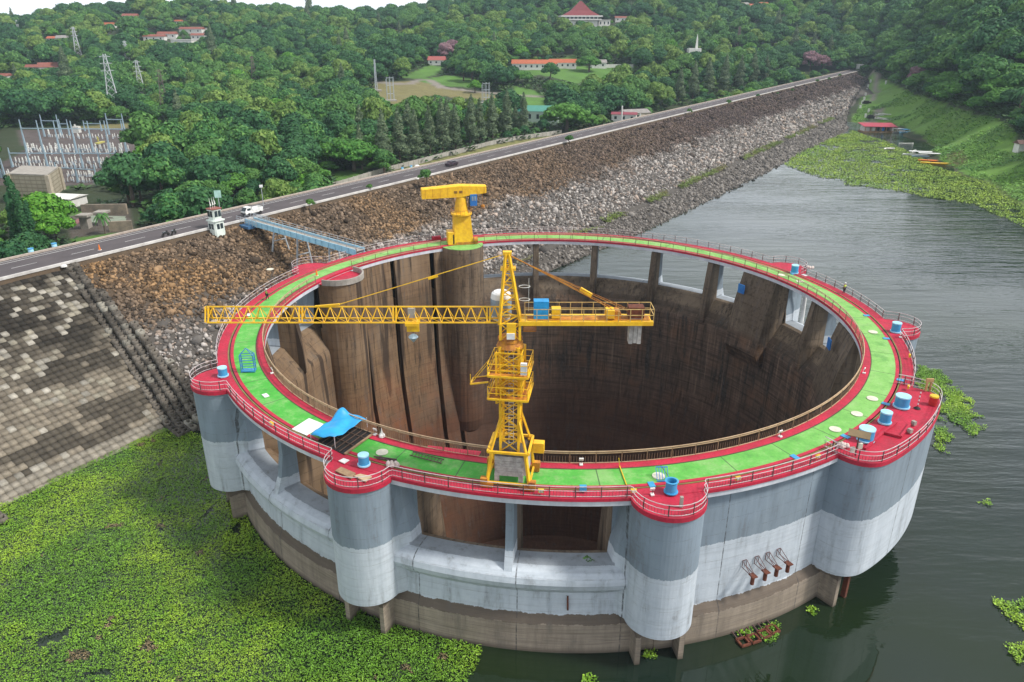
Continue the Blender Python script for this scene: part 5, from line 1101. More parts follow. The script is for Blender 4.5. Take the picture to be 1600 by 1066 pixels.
for i, x in enumerate((-1.1, -.2, .6)):
    m = MB(); m.bar((x, .3 * i - .3, 5.2), (x, .3 * i - .3, 7.6), .05); fl = m.build('flag_pole', WHITE, hut, True); m = MB(); m.add([(x, .3 * i - .3, 7.5), (x + .1, .3 * i - .28, 7.0), (x + .38, .3 * i - .3, 6.0), (x + .02, .3 * i - .3, 5.9), (x, .3 * i - .26, 7.5), (x + .1, .3 * i - .22, 7.0), (x + .38, .3 * i - .24, 6.0), (x + .02, .3 * i - .24, 5.9)], [(0,1,2,3),(4,5,6,7),(0,1,5,4),(1,2,6,5),(2,3,7,6),(3,0,4,7)]); m.build('flag', WHITE, fl, True)
# ---- vehicles
def wheel(m, x, y, r=.34): m.tube((x, y - .1, r), (x, y + .1, r), r, n=14)
tk = thing('pickup_truck', 'white flatbed pickup truck parked on the dam road above the footbridge', 'truck', (*xy(-81.6, 14.5), 18.43), math.atan2(-UY, -UX))
m = MB(); m.loft([[(-2.3, -.8, .5), (-2.3, .8, .5), (-2.3, .8, .95), (-2.3, -.8, .95)], [(2.2, -.8, .45), (2.2, .8, .45), (2.2, .8, 1.0), (2.2, -.8, 1.0)]]); m.loft([[(.55, -.78, .98), (.55, .78, .98), (.7, .70, 1.85), (.7, -.70, 1.85)], [(2.25, -.78, .98), (2.25, .78, .98), (1.6, .66, 1.85), (1.6, -.66, 1.85)]]); o = m.build('body', WHITE, tk, True); b = o.modifiers.new('b', 'BEVEL'); b.width = .06; b.segments = 2
m = MB(); m.loft([[(2.16, -.64, 1.12), (2.16, .64, 1.12), (2.2, .64, 1.14), (2.2, -.64, 1.14)], [(1.68, -.6, 1.75), (1.68, .6, 1.75), (1.74, .6, 1.78), (1.74, -.6, 1.78)]]); m.box((1.25, -.76, 1.4), (.85, .06, .45)); m.box((1.25, .76, 1.4), (.85, .06, .45)); m.build('windscreen', DARK, tk, True)
m = MB()
for s in (-1, 1): m.box((-.9, s * .82, 1.2), (2.7, .05, .45))
m.box((-2.3, 0, 1.2), (.05, 1.6, .45)); m.box((.48, 0, 1.4), (.05, 1.6, .9)); m.build('cargo_bed', WHITE, tk, True)
for x in (-1.5, 1.4):
    for y in (-.78, .78): m = MB(); wheel(m, x, y); m.build('wheel', BLACK, tk, True)
m = MB(); m.box((2.24, 0, .6), (.06, 1.5, .22)); m.build('bumper', BLACK, tk, True)
for y in (-.6, .6): MB().box((2.24, y, .86), (.06, .25, .14)).build('headlight', cream, tk, True)
cr2 = thing('dark_car', 'dark car driving on the dam road beyond the yellow pedestal crane', 'car', (*xy(-83., 86), 18.43), math.atan2(UY, UX)); m = MB(); rg_ = []
for x, zt_, w_ in ((-2.1, .75, .75), (-1.9, .95, .82), (-1.3, 1.0, .84), (-.8, 1.42, .68), (.5, 1.44, .68), (1.2, 1.0, .82), (2.0, .85, .8), (2.15, .6, .72)): rg_.append([(x, -w_ if zt_ < 1.2 else -.82, .3), (x, w_ if zt_ < 1.2 else .82, .3), (x, .82, .85 if zt_ > .9 else zt_ - .05), (x, w_, zt_), (x, -w_, zt_), (x, -.82, .85 if zt_ > .9 else zt_ - .05)])
m.loft(rg_); m.build('body', mat('dark_car_paint', (.03, .02, .03), (.05, .03, .04), 1, .3), cr2, True)
m = MB(); m.box((0, 0, 1.2), (1.7, 1.5, .3)); m.build('glass', DARK, cr2, True)
for x in (-1.3, 1.35):
    for y in (-.74, .74): m = MB(); wheel(m, x, y, .32); m.build('wheel', BLACK, cr2, True)
MC = None
for i, (s_0, t_0, lab) in enumerate([(-80.9, -6.2, 'dark motorbike parked by the kerb left of the lookout hut'), (-80.7, -4.6, 'second dark motorbike between the hut and the other motorbike')]):
    if MC is None:
        MC = t = thing('motorbike', lab, 'motorbike', (*xy(s_0, t_0), 18.43), 1.2, 'motorbikes on the dam road'); m = MB(); m.loft([[(-.5, -.12, .45), (-.5, .12, .45), (-.5, .1, .8), (-.5, -.1, .8)], [(.1, -.12, .4), (.1, .12, .4), (.1, .1, .75), (.1, -.1, .75)], [(.55, -.08, .6), (.55, .08, .6), (.6, .06, 1.0), (.6, -.06, 1.0)]]); m.bar((.45, -.3, 1.0), (.45, .3, 1.0), .05); m.bar((.5, 0, .9), (.72, 0, .3), .06); m.build('frame', BLACK, t, True)
        m = MB(); m.box((-.25, 0, .84), (.7, .26, .1)); m.build('seat', DARK, t, True)
        for x in (-.6, .7): m = MB(); m.tube((x, -.05, .3), (x, .05, .3), .3, n=14); m.build('wheel', BLACK, t, True)
    else: copy_tree(MC, (*xy(s_0, t_0), 18.43), 1.5, None, lab, 'motorbikes on the dam road')
# ---- roadside things
for s_0, t_0, lab, sc in ((-90.6, -25.6, 'blue water butt at the far road edge on the left', 1), (-90.6, -21.6, 'second blue water butt at the far road edge', 1), (-90.7, 73.5, 'small blue tank left of the white box at the far road edge', .8), (-90.7, 77.3, 'small blue tank touching the white box at the far road edge', .8)):
    t = thing('water_butt', lab, 'tank', (*xy(s_0, t_0), 18.2), 0, 'blue tanks along the far road edge'); MB().lathe((0, 0, 0), [(.05, 0), (.4 * sc, 0), (.45 * sc, .45 * sc), (.4 * sc, .9 * sc), (.05, .9 * sc)], 14).build('tank', LBLUE, t, True); MB().lathe((0, 0, .9 * sc), [(.05, 0), (.47 * sc, 0), (.47 * sc, .12), (.05, .12)], 14).build('rim', BLUE, t, True)
def rock_(s0, t0, r, lab): m = MB(); m.lathe((*xy(s0, t0), 18.0), [(.1, 0), (r, .1), (r * .9, r * .5), (r * .5, r * .8), (.05, r * .85)], 7); tag(m.build('pale_boulder', WALLW), lab, 'boulder')
rock_(-90.7, -42, 1.0, 'pale boulder at the far road edge near the left picture edge'); rock_(-90.7, 80, 1.0, 'pale boulder at the far road edge behind the yellow crane'); rock_(-79.4, 66, .6, 'white boulder on the near kerb just left of the yellow crane arm'); rock_(-78.6, -26.5, .55, 'bright white stone at the top corner of the block slope')
for s_0, t_0, hgt, lab in ((-91.8, 14, 4.6, 'white lamp post at the far road edge behind the pickup truck'), (-91.8, 5.5, 4.8, 'green sign board on a post beside the lookout hut')):
    q_ = atz(*((412, 323) if hgt < 4.7 else (345, 336)), 18.4); s_0, t_0 = st(q_[0], q_[1]); hgt = hgt if hgt > 4.7 else 4.6; t = thing('lamp_post' if hgt < 4.7 else 'sign_post', lab, 'lamp post' if hgt < 4.7 else 'sign', (*xy(s_0, t_0), 18.3), .3); MB().tube((0, 0, 0), (0, 0, hgt), .07).build('pole', GALV, t, True)
    if hgt < 4.7: MB().box((0, -.1, hgt), (.7, .5, .5)).build('lamp', WHITE, t, True)
    else: MB().box((0, -.1, hgt - .3), (1.3, .08, 1.5)).build('board', mat('pale_green_board', (.42, .66, .58), None, 1, .6), t, True)
# fence behind the dam
FENCE = [(500,300),(545,287),(580,276),(615,266),(650,257),(688,247),(735,235),(779,224),(830,216),(877,209)]
W = [hit(*q) for q in FENCE]; L = [0.]
for a, b in zip(W[:-1], W[1:]): L.append(L[-1] + np.linalg.norm((b - a)[:2]))
WA_ = np.array(W); L = np.array(L); fe = thing('perimeter_fence', 'long low pale concrete fence running beside the dry grass behind the dam', 'fence', W[0]); m = MB(); n = int(L[-1] / 3.2); fp = []
for i in range(n + 1): x, y = np.interp(L[-1] * i / n, L, WA_[:, 0]), np.interp(L[-1] * i / n, L, WA_[:, 1]); fp.append(V3(x, y, Hz(x, y)))
for a, b in zip(fp[:-1], fp[1:]): n_2 = V3(-(b - a)[1], (b - a)[0], 0); n_2 = n_2 / np.linalg.norm(n_2) * .08; m.loft([[q - n_2 - (0, 0, .6), q + n_2 - (0, 0, .6), q + n_2 + (0, 0, 1.9), q - n_2 + (0, 0, 1.9)] for q in (a, b)])
m.build('panel', mat('fence_concrete', (.40, .38, .34), (.28, .26, .23), .3, .9), fe); m = MB(); [m.box(p + (0, 0, .9), (.4, .4, 2.2)) for p in fp]; m.build('fence_post', mat('fence_post_concrete', (.46, .44, .4), None, .3, .9), fe)
# ================================================================ BUILDINGS BEYOND THE DAM
SITES = []; PYL = []                                            # (x, y, radius) kept free of trees
def house(px, py, w, d, h, rot, roof, wall, lab, rise=2.2, kind='house', over=.5, dist=None, nwin=3, hip=False, z=None):
    p = hit(px, py) if dist is None else atd(px, py, dist)
    SITES.append((p[0], p[1], max(w, d) * .5 + 3)); r_ = R(rot); t = thing(kind, lab, 'house' if kind == 'house' else 'building', p, r_)
    m = MB(); m.box((0, 0, h / 2 - 1.5), (w, d, h + 3)); wl = m.build('wall', wall, t, True)
    a, b = w / 2 + over, d / 2 + over; m = MB()
    if rise <= 0: m.box((0, 0, h + .15), (2 * a, 2 * b, .3))
    elif hip: m.add([(-a, -b, h), (a, -b, h), (a, b, h), (-a, b, h), (-a * .35, 0, h + rise), (a * .35, 0, h + rise)], [(0,1,5,4),(1,2,5),(2,3,4,5),(3,0,4),(3,2,1,0)])
    else: m.add([(-a, -b, h), (a, -b, h), (a, b, h), (-a, b, h), (-a, 0, h + rise), (a, 0, h + rise)], [(0,1,5,4),(1,2,5),(2,3,4,5),(3,0,4),(3,2,1,0)])
    m.build('roof', roof, t, True)
    for i in range(nwin): x = (i + .5) / nwin * w - w / 2; MB().box((x, -d / 2 - .01, h * .55), (min(1.4, w / nwin * .5), .08, h * .4)).build('window', DARK, wl, True)
    return t
HS = [(205,31,16,9,4,5,ROOFR,'red roofed house highest on the left wooded hill',2.4),(170,44,14,8,3.5,-10,ROOFO,'low orange roofed house below the highest one on the left hill',2),
 (84,66,9,8,3.5,0,ROOFO,'orange roofed half of the pair of houses on the far left hill',2),(99,66,10,8,4,8,ROOFY,'grey gabled house beside the orange roofed one on the far left hill',2.4),
 (243,64,20,8,4,4,ROOFR,'long red roofed house left of the white hall on the left hill',2),(263,60,18,7,4,2,ROOFR,'red roofed house with white gable in the middle of the left hill row',2.2),
 (301,52,24,9,4,-3,ROOFR,'wide red roofed house at the top of the left hill row',2),(312,62,14,8,4,0,ROOFR,'short red roofed house right of the white hall on the left hill',2),(331,54,10,7,4.5,6,ROOFY,'white house at the right end of the left hill row',1.4),
 (55,112,11,8,3.5,10,ROOFR,'dull red roofed house among trees left of the pylons',2),(78,113,14,9,4,25,ROOFR,'house with a steep brown roof among trees left of the pylons',3.5),(10,126,8,8,3.5,0,ROOFR,'small red roofed house at the left picture edge',1.8),
 (381,24,12,8,4,-15,ROOFR,'red gabled house on the skyline hill left of centre',2.2),(280,38,7,7,3,0,ROOFO,'tiny orange roofed house above the left hill row',1.5),
 (446,20,6,6,5,0,ROOFR,'narrow red house near the skyline left of centre',2),(620,56,16,9,4,-6,ROOFR,'red roofed house among trees in the upper middle',2),(586,52,9,7,3.5,0,ROOFR,'small red roofed house left of the other upper middle house',1.6),(649,63,8,7,3.5,0,ROOFR,'tiny red roofed house right of the other upper middle house',1.6),
 (421,56,8,7,3,0,ROOFR,'faint red roofed house in the woods left of upper middle',1.5),(1176,14,9,8,4,0,ROOFO,'orange roofed house near the top edge right of centre',2),(1192,12,11,8,4,0,ROOFO,'broad orange roofed house beside the first near the top edge',2.4),(1163,12,9,8,4,10,ROOFY,'grey roofed house near the top edge right of centre',2.2),
 (683,101,14,9,3.6,-3,mat('dull_red_roof', (.36, .09, .08), (.26, .07, .06), .8, .8),'red roofed white bungalow standing on the mown hill',3),(972,34,17,9,4,0,ROOFR,'low red roofed building right of the pagoda hall',1.8),(1147,88,9,8,4,0,WALLW,'small white block beyond the spired white chapel',0)]
for px, py, w_, d_, h_, rt, rf, lab, rise in HS: house(px, py, w_, d_, h_, rt, rf, WALLW, lab, rise)
house(288, 70, 20, 12, 4.5, -2, WALLW, WALLW, 'plain white flat roofed hall in the left hill village', 0, 'hall', nwin=0)
house(743, 34, 22, 10, 4, 0, mat('pale_cyan_roof', (.6, .72, .74), None, 1, .6), WALLW, 'long pale roofed shed near the skyline in the middle', .8, 'shed')
house(835, 108, 36, 11, 4.2, -3, ROOFO, WALLW, 'long bright orange roofed barrack left of the others in the middle distance', 3.0, 'barrack', nwin=8)
house(879, 106, 22, 10, 4, -6, ROOFO, WALLW, 'shorter bright orange roofed barrack half hidden by a tree', 2.8, 'barrack', nwin=5)
house(935, 106, 12, 9, 4, 2, ROOFY, WALLW, 'pale gabled house joined to the white garden wall', 2.4, nwin=2)
p = hit(965, 106); MB_ = MB(); MB_.box(p + (0, 0, 1), (26, .5, 3.4), .02); tag(MB_.build('garden_wall', WALLW), 'long white garden wall right of the orange barracks', 'wall'); SITES.append((p[0], p[1], 12)); SITES.append((p[0] - 10, p[1], 8))
house(842, 190, 22, 13, 6, -8, ROOFG, mat('pale_green_wall', (.48, .6, .5), (.4, .52, .44), .6, .8), 'green roofed building with pale walls just behind the dam', 2.6, 'workshop', nwin=5)
house(975, 189, 14, 9, 4, -12, mat('maroon_sheet', (.26, .05, .07), None, 1, .7), WALLW, 'low maroon roofed shed right behind the dam crest', 1.0, 'shed', dist=455); house(990, 188, 16, 10, 4.6, 20, ROOFY, mat('cream_wall', (.6, .52, .4), None, 1, .8), 'grey roofed cream house right behind the dam crest', 1.8, dist=462)
for px, py, lab in ((971, 190, 'tall pale pillar beside the sheds behind the dam crest'), (1000, 186, 'short white pillar on the far road edge')):
    p = atd(px, py, 440); m = MB(); m.tube((p[0], p[1], p[2] - 3), (p[0], p[1], p[2] + (8.5 if px < 990 else 3)), .55, .4, 10); tag(m.build('pillar', WALLW), lab, 'pillar')
# pagoda hall
p = hit(906, 43); SITES.append((p[0], p[1], 24)); SITES.append((p[0] + 25, p[1] - 4, 14)); t = thing('pagoda_hall', 'large white hall with a tall pointed maroon roof on the wooded hill', 'building', p, R(4)); m = MB(); m.box((0, 0, 2), (36, 20, 10)); w1 = m.build('wall', WALLW, t, True); m = MB(); m.box((0, 0, 8.0), (44, 26, 1.3)); m.box((0, 0, 11.4), (46, 27, 1.4)); m.build('balcony', WALLW, t, True); m = MB(); m.box((0, 0, 9.8), (36, 20, 2.4)); m.build('glazing', DARK, t, True)
m = MB(); m.loft([[(-20, -12, 12.1), (20, -12, 12.1), (20, 12, 12.1), (-20, 12, 12.1)], [(-11, -6.5, 17), (11, -6.5, 17), (11, 6.5, 17), (-11, 6.5, 17)], [(-.8, -.8, 27), (.8, -.8, 27), (.8, .8, 27), (-.8, .8, 27)]]); m.build('roof', ROOFM, t, True)
for i in range(9): MB().box((-17.6 + i * 4.4, -12.6, 9.8), (.7, .7, 2.6)).build('column', WALLW, t, True)
house(943, 42, 13, 10, 7, 3, WALLW, WALLW, 'white flat roofed annex right of the pagoda hall', 0, 'annex', nwin=3)
# chapel
p = hit(1083, 96); SITES.append((p[0], p[1], 11)); t = thing('white_chapel', 'small white building with a slender spire among dark trees', 'building', p); MB().box((0, 0, 4), (11, 9, 14)).build('wall', WALLW, t, True); MB().box((-.5, -4.6, 6.5), (3.6, .3, 3.2)).build('window', DARK, t, True); m = MB(); m.bar((2, 0, 11), (2, 0, 18), 2.0, w2=1.4); m.bar((2, 0, 18), (2, 0, 23), 1.4, w2=.2); m.build('spire', WALLW, t, True)
p = hit(586, 30); p[2] = Hz(p[0], p[1]); m = MB(); m.box(p + (0, 0, 4), (18, 9, 7)); m.box(p + (4, 0, 9), (1.6, 1.6, 16)); tag(m.build('white_church', WALLW), 'white building with a thin chimney near the skyline', 'building'); SITES.append((p[0], p[1], 12))
# hut on the right bank
p = hit(1594, 236); t = thing('bank_hut', 'tiny white hut with a dark roof at the right edge of the green bank', 'hut', p); MB().box((0, 0, 1), (4, 3.5, 4)).build('wall', WALLW, t, True); MB().add([(-2.6, -2.4, 3), (2.6, -2.4, 3), (2.6, 2.4, 3), (-2.6, 2.4, 3), (-2.4, 0, 4.4), (2.4, 0, 4.4)], [(0,1,5,4),(1,2,5),(2,3,4,5),(3,0,4),(3,2,1,0)]).build('roof', mat('dark_roof', (.12, .06, .05), None, 1, .8), t, True); SITES.append((p[0], p[1], 7))
# ---- power house block
def groundat(px, py): return hit(px, py)
pb = hit(72, 322); zb0 = pb[2]; t = thing('power_block', 'beige windowless block building raised on columns in front of the switchyard', 'building', pb); SITES.append((pb[0], pb[1], 26)); SITES.append((pb[0] - 16, pb[1] + 8, 22))
dp = math.hypot(pb[0] - CAM[0], pb[1] - CAM[1])
cA = atd(20, 300, dp + 10); cB_ = atd(82, 310, dp); cC = atd(100, 300, dp + 16)
A2, B2, C2 = cA[:2], cB_[:2], cC[:2]; D2 = A2 + (C2 - B2); zt_ = atd(75, 275, dp)[2]; zb_ = atd(82, 311, dp)[2]
m = MB(); m.prism([tuple(A2), tuple(B2), tuple(C2), tuple(D2)], zb_, zt_); wl = m.build('wall', None or mat('patterned_beige_wall', (.42, .37, .27), (.34, .3, .22), .5, .9), t)
nt_ = MATS['patterned_beige_wall'].node_tree; k = NT(nt_); bb = [n for n in nt_.nodes if n.type == 'BSDF_PRINCIPLED'][0]; src = bb.inputs['Base Color'].links[0].from_socket; P_ = k.pos(); X_, Y_, Z_ = k.sep(P_); fz_ = k.math('FRACT', k.math('MULTIPLY', Z_, .8)); fx_ = k.math('FRACT', k.math('MULTIPLY', k.math('ADD', X_, k.math('MULTIPLY', Y_, .6)), .55)); k.l(k.mix(k.math('MULTIPLY', k.math('MAXIMUM', k.math('LESS_THAN', fz_, .28), k.math('MULTIPLY', k.math('LESS_THAN', fx_, .2), .6)), .55), src, (.17, .14, .10)), bb.inputs['Base Color'])
for q in (A2, B2, C2): m = MB(); m.bar((*q, zb_), (*q, zt_ + .2), 1.3); m.build('corner_band', BEIGE, t)
m = MB(); m.prism([tuple(A2), tuple(B2), tuple(C2), tuple(D2)], zt_ + .01, zt_ + .35); m.build('roof', CONC, t); ctr = (A2 + B2 + C2 + D2) / 4
for q in (A2, B2, C2, D2): w_ = ctr + (q - ctr) * .7; m = MB(); m.bar((*w_, zb0 - 3), (*w_, zb_), 1.6); m.build('support_column', CONC, t)
house(103, 322, 11, 7, 3.2, -12, WALLW, WALLW, 'small white office with a blue end wall below the beige block', .6, 'office', nwin=3)
# sunken basin ruins
p = hit(150, 345); SITES.append((p[0], p[1], 17)); t = thing('basin', 'old empty concrete basin with a red edge beside the lawn below the dam', 'basin', p)
for nm, q4, zz, mt in (('pool_floor', ((125,348),(140,338),(198,338),(196,350)), .15, mat('pool_floor_green', (.26, .31, .24), (.18, .2, .15), .5, .8)), ('red_border', ((108,352),(130,338),(138,338),(118,352)), .2, mat('red_border', (.25, .06, .07), (.2, .12, .11), .6, .8))):
    S = [hit(*q) + (0, 0, zz) for q in q4]; zm = np.mean([s[2] for s in S]); S = [V3(s[0], s[1], zm) for s in S]; MB().add(S + [s - (0, 0, 2) for s in S], [(0,1,2,3),(4,5,6,7),(0,1,5,4),(1,2,6,5),(2,3,7,6),(3,0,4,7)]).build(nm, mt, t)
a, b = hit(130, 336), hit(200, 335); m = MB(); m.wall(a, b, .8, -1.5, 3.2); m.build('retaining_wall', mat('mossy_wall', (.34, .27, .2), (.15, .13, .1), .4, .9), t)
a, b = hit(172, 362), hit(208, 360); m = MB(); m.wall(a, b, .8, -1.5, 2.8); tag(m.build('stone_wall', MATS['mossy_wall']), 'dark stone retaining wall between the lawn and the road below the basin', 'wall')
for px, py, lab in ((136, 357, 'dark square pillar left of the basin'), (163, 352, 'dark square pillar in front of the basin')): p = hit(px, py); m = MB(); m.box(p + (0, 0, 1.5), (2.2, 2.2, 4.0)); m.box(p + (0, 0, 3.8), (3.4, 3.4, .6)); tag(m.build('basin_pillar', CONC), lab, 'pillar')
# ================================================================ SWITCHYARD
def gantry(px0, px1, n, py, hpx, lab, beam=True):
    W_ = [hit(px0 + (px1 - px0) * i / (n - 1), py) for i in range(n)]; d_ = np.linalg.norm(W_[0][:2] - CAM[:2]); hh = hpx * d_ / FPX * 1.03; zz = np.mean([w_[2] for w_ in W_]); t = thing('steel_gantry', lab, 'gantry', W_[0], 0, 'switchyard gantries')
    for i, w_ in enumerate(W_): m = MB(); m.bar((w_[0], w_[1], zz - 1), (w_[0], w_[1], zz + hh), .75, w2=.25); m.build('post', PBLUE, t)
    if beam: m = MB(); a, b = W_[0], W_[-1]; m.bar((a[0], a[1], zz + hh * .72), (b[0], b[1], zz + hh * .72), .34); m.build('beam', PBLUE, t)
    return t
gantry(70, 95, 2, 214, 27, 'tall pale gantry at the back left of the switchyard'); gantry(97, 109, 2, 212, 20, 'low narrow gantry just right of the back left one'); gantry(133, 159, 2, 205, 13, 'flat topped gantry at the back middle of the switchyard', True); gantry(171, 196, 2, 211, 27, 'tall pale gantry at the back right of the switchyard')
gantry(42, 224, 8, 238, 38, 'long eight posted gantry across the middle of the switchyard'); gantry(20, 185, 7, 262, 24, 'lower gantry row of the switchyard in front of the long one'); gantry(92, 152, 3, 285, 24, 'nearest three posted gantry beside the beige block'); gantry(3, 8, 2, 278, 24, 'short gantry at the left picture edge')
INS = None; cnt = 0
mi = MB(); mi.box((0, 0, .6), (.5, .5, 1.6)); 
for row, (py, a0, a1, n, sc) in enumerate([(216,76,225,30,.8),(236,42,205,36,1.15),(241,45,200,22,.9),(255,25,180,28,.9),(262,20,172,26,.8),(275,5,60,10,.9),(276,105,150,12,.9),(284,98,150,12,.8)]):
    lab0 = ['insulator bushing in the back row of the switchyard', 'white insulator bushing in the dense middle row of the switchyard', 'insulator bushing just in front of the dense middle row', 'insulator bushing in the third row of the switchyard', 'insulator bushing in the fourth row of the switchyard', 'insulator bushing at the left picture edge of the switchyard', 'insulator bushing right of the beige block', 'insulator bushing in the row nearest the beige block'][row]
    for i in range(n):
        px = a0 + (a1 - a0) * (i + rng.uniform(-.35, .35)) / n
        p = hit(px, py + rng.uniform(-1.5, 1.5)); s_c = sc * rng.uniform(.45, .8); lab = lab0 + ', ' + ['left end', 'left half', 'middle', 'right half', 'right end'][min(4, int(i * 5 / n))]; gp = 'bushings: ' + lab
        if INS is None:
            INS = t = thing('insulator_bushing', lab, 'insulator', p, 0, gp); MB().box((0, 0, .5), (1.0, 1.0, 2.0)).build('stand', GALV, t, True); m = MB(); m.lathe((0, 0, 1.4), [(.1, 0), (.5, .1), (.32, .7), (.5, .9), (.3, 1.5), (.45, 1.7), (.1, 2.6)], 8); m.build('bushing', PORC, t, True)
            KIDS[t.name] = list(t.children)
        else: copy_tree(INS, p, rng.uniform(0, 3), s_c, lab, gp)
for i, (px, py, lab) in enumerate([(121, 207, 'white transformer tank at the back of the switchyard'), (157, 228, 'yellow inclined duct in the middle of the switchyard')]):
    p = hit(px, py); m = MB(); m.box(p + (0, 0, 1.4), (3, 2.4, 3.2) if i == 0 else (1.6, 6, .6)); m.bar(p + (-.6, 0, 2), p + (-.6, 0, 4), .5); tag(m.build('transformer' if i == 0 else 'yellow_duct', PORC if i == 0 else mat('dull_yellow', (.5, .46, .12), None, 1, .7)), lab, 'equipment')
# ================================================================ PYLONS
def pylon(px, py_b, py_t, lab, dist=None, steel=GALV, arms=True, wf=.17):
    p = hit(px, py_b) if dist is None else atd(px, py_b, dist); dd = math.hypot(p[0] - CAM[0], p[1] - CAM[1]); q = atd(px, py_t, dd); hh = q[2] - p[2]; PYL.append((p[0], p[1], 4)); t = thing('pylon', lab, 'pylon', p, .4, 'lattice pylons beyond the dam'); m = MB(); wb_, wt_ = hh * wf / 2, hh * .02; th = .0003 * dd + .06
    C4 = [(-1, -1), (1, -1), (1, 1), (-1, 1)]; n = 8
    def c(i, f): w_ = wb_ * (1 - f) ** 1.1 + wt_; return (C4[i % 4][0] * w_, C4[i % 4][1] * w_, hh * f)
    for k_ in range(n):
        a, b = k_ / n, (k_ + 1) / n
        for i in range(4): m.bar(c(i, a), c(i, b), th); m.bar(c(i, a), c(i + 1, b), th * .6); m.bar(c(i + 1, a), c(i, b), th * .6)
    m.build('lattice_mast', steel, t, True)
    if arms:
        m = MB()
        for f in (.72, .84, .95): w_ = hh * .085 * (1.25 - (f - .72)); m.bar((-w_, 0, hh * f), (w_, 0, hh * f + .2), th); m.bar((-w_, 0, hh * f), (0, 0, hh * f + 1.2), th * .6); m.bar((w_, 0, hh * f), (0, 0, hh * f + 1.2), th * .6)
        m.build('cross_arm', steel, t, True)
for a in [(31,55,32,'small distant pylon against the sky at the far left'),(124,92,42,'slender pylon leaning out of the trees left of the main pair'),(181,178,84,'tall slim pylon nearest the switchyard'),(201,102,64,'pylon standing highest in the middle of the pylon cluster'),(224,158,94,'stout pylon on the right of the cluster'),(259,175,108,'dark weathered pylon on the right half hidden by foliage'),(398,130,88,'dark thin pylon in the woods left of centre'),(1152,80,42,'faint pylon on the wooded slope right of centre')]: pylon(*a, steel=(mat('dark_weathered_steel', (.16, .12, .11), None, 1, .8) if 'dark' in a[3] or 'faint' in a[3] else mat('pale_pylon_steel', (.55, .57, .6), None, 1, .7)))
for px, pb_, pt_, lab in ((588,142,99,'tall guyed mast beside the lawn'), (611,158,124,'group of tall gas bottles like columns on the lawn'), (760,162,132,'pale triple column structure on the right of the lawn')):
    p = hit(px, pb_); SITES.append((p[0], p[1], 8)); d_ = math.hypot(*(p - CAM)[:2]); hh = (pb_ - pt_) * d_ / FPX; t = thing('column_frame', lab.replace('gas bottles like ', ''), 'frame', p, .3); m = MB()
    if px < 600:
        for x, y in ((-.8, -.8), (.8, -.8), (0, .8)): m.bar((x, y, 0), (x * .3, y * .3, hh), .35)
        for k_ in range(8): m.bar((-.7, -.7, hh * k_ / 8), (.7, -.7, hh * (k_ + 1) / 8), .2)
    else:
        for x in (-2.2, 0, 2.2): m.tube((x, 0, 0), (x, 0, hh), .15); m.bar((x, 2.5, 0), (x, 2.5, hh * .9), .2)
        for z in (.3, .65, .95): m.bar((-2.2, 0, hh * z), (2.2, 0, hh * z), .3)
    m.build('posts', GALV, t, True); MB().box((0, 0, .3), (7, 6, 1)).build('plinth', CONC, t, True)
# ================================================================ BAY: floating house, boats
def flo(px0, px1, py, lab): a, b = atz(px0, py, 0), atz(px1, py, 0); return a, b
a, b = flo(1349, 1398, 207, ''); an = math.atan2(b[1] - a[1], b[0] - a[0]); ln = np.linalg.norm(b - a); t = thing('floating_house', 'floating house with a long red roof moored in the narrow bay', 'floating house', a, an)
MB().box((ln / 2, 2.5, .35), (ln + 1, 8, .7)).build('pontoon', WOOD, t, True); m = MB(); m.box((ln * .1, 3, 2.0), (ln * .16, 5.5, 2.6)); m.box((ln * .6, 4.5, 2.0), (ln * .7, 3, 2.6)); m.build('wall', WALLW, t, True); m = MB(); m.loft([[(-1, -2, 3.4), (ln + .5, -2, 3.0), (ln + .5, 7, 4.4), (-1, 7, 4.6)], [(-1, -2, 3.55), (ln + .5, -2, 3.15), (ln + .5, 7, 4.55), (-1, 7, 4.75)]]); m.build('roof', mat('crimson_sheet', (.40, .03, .06), (.3, .03, .05), .4, .6), t, True)
for i in range(5): MB().box((ln * (.28 + i * .15), 0, 1.9), (ln * .07, 2.5, 1.9)).build('stall', [PORC, DARK, CABB, DARK, WALLW][i], t, True)
for x in np.linspace(0, ln, 7): m = MB(); m.bar((x, -1.8, .5), (x, -1.8, 3.2), .3); m.build('post', WOOD, t, True)
def boat(px, py, L_, w_, col, rz, lab, z=0, roof=None, grp=None):
    p = atz(px, py, 0) if z == 0 else hit(px, py); t = thing('boat', lab, 'boat', p, rz, grp); m = MB(); rings = []
    for x, f, zt in ((-.5, .55, .75), (-.3, .9, .7), (0, 1, .65), (.3, .85, .75), (.5, .05, 1.05)): rings.append([(x * L_, -w_ / 2 * f, zt), (x * L_, -w_ * .3 * f, .05), (x * L_, w_ * .3 * f, .05), (x * L_, w_ / 2 * f, zt), (x * L_, w_ * .38 * f, zt - .05), (x * L_, w_ * .2 * f, .3), (x * L_, -w_ * .2 * f, .3), (x * L_, -w_ * .38 * f, zt - .05)])
    m.loft(rings); m.build('hull', col, t, True)
    if roof: m = MB(); m.box((-.05 * L_, 0, 2.1), (L_ * .6, w_ * .9, .12)); m.build('canopy', roof, t, True); m = MB(); [m.bar((x * L_, y * w_ * .4, .4), (x * L_, y * w_ * .4, 2.1), .1) for x in (-.3, .2) for y in (-1, 1)]; m.build('canopy_post', PORC, t, True)
    else: m = MB(); [m.box((x * L_, 0, .55), (.3, w_ * .8, .08)) for x in (-.2, .1)]; m.build('bench', WOOD, t, True)
    return t
boat(1404, 207, 9, 4, WHITE, .3, 'white cabin boat between the floating house and the blue one', 0, WHITE); boat(1414, 208, 7, 4, LBLUE, .3, 'boat with a blue canopy at the right end of the floating house', 0, TARP)
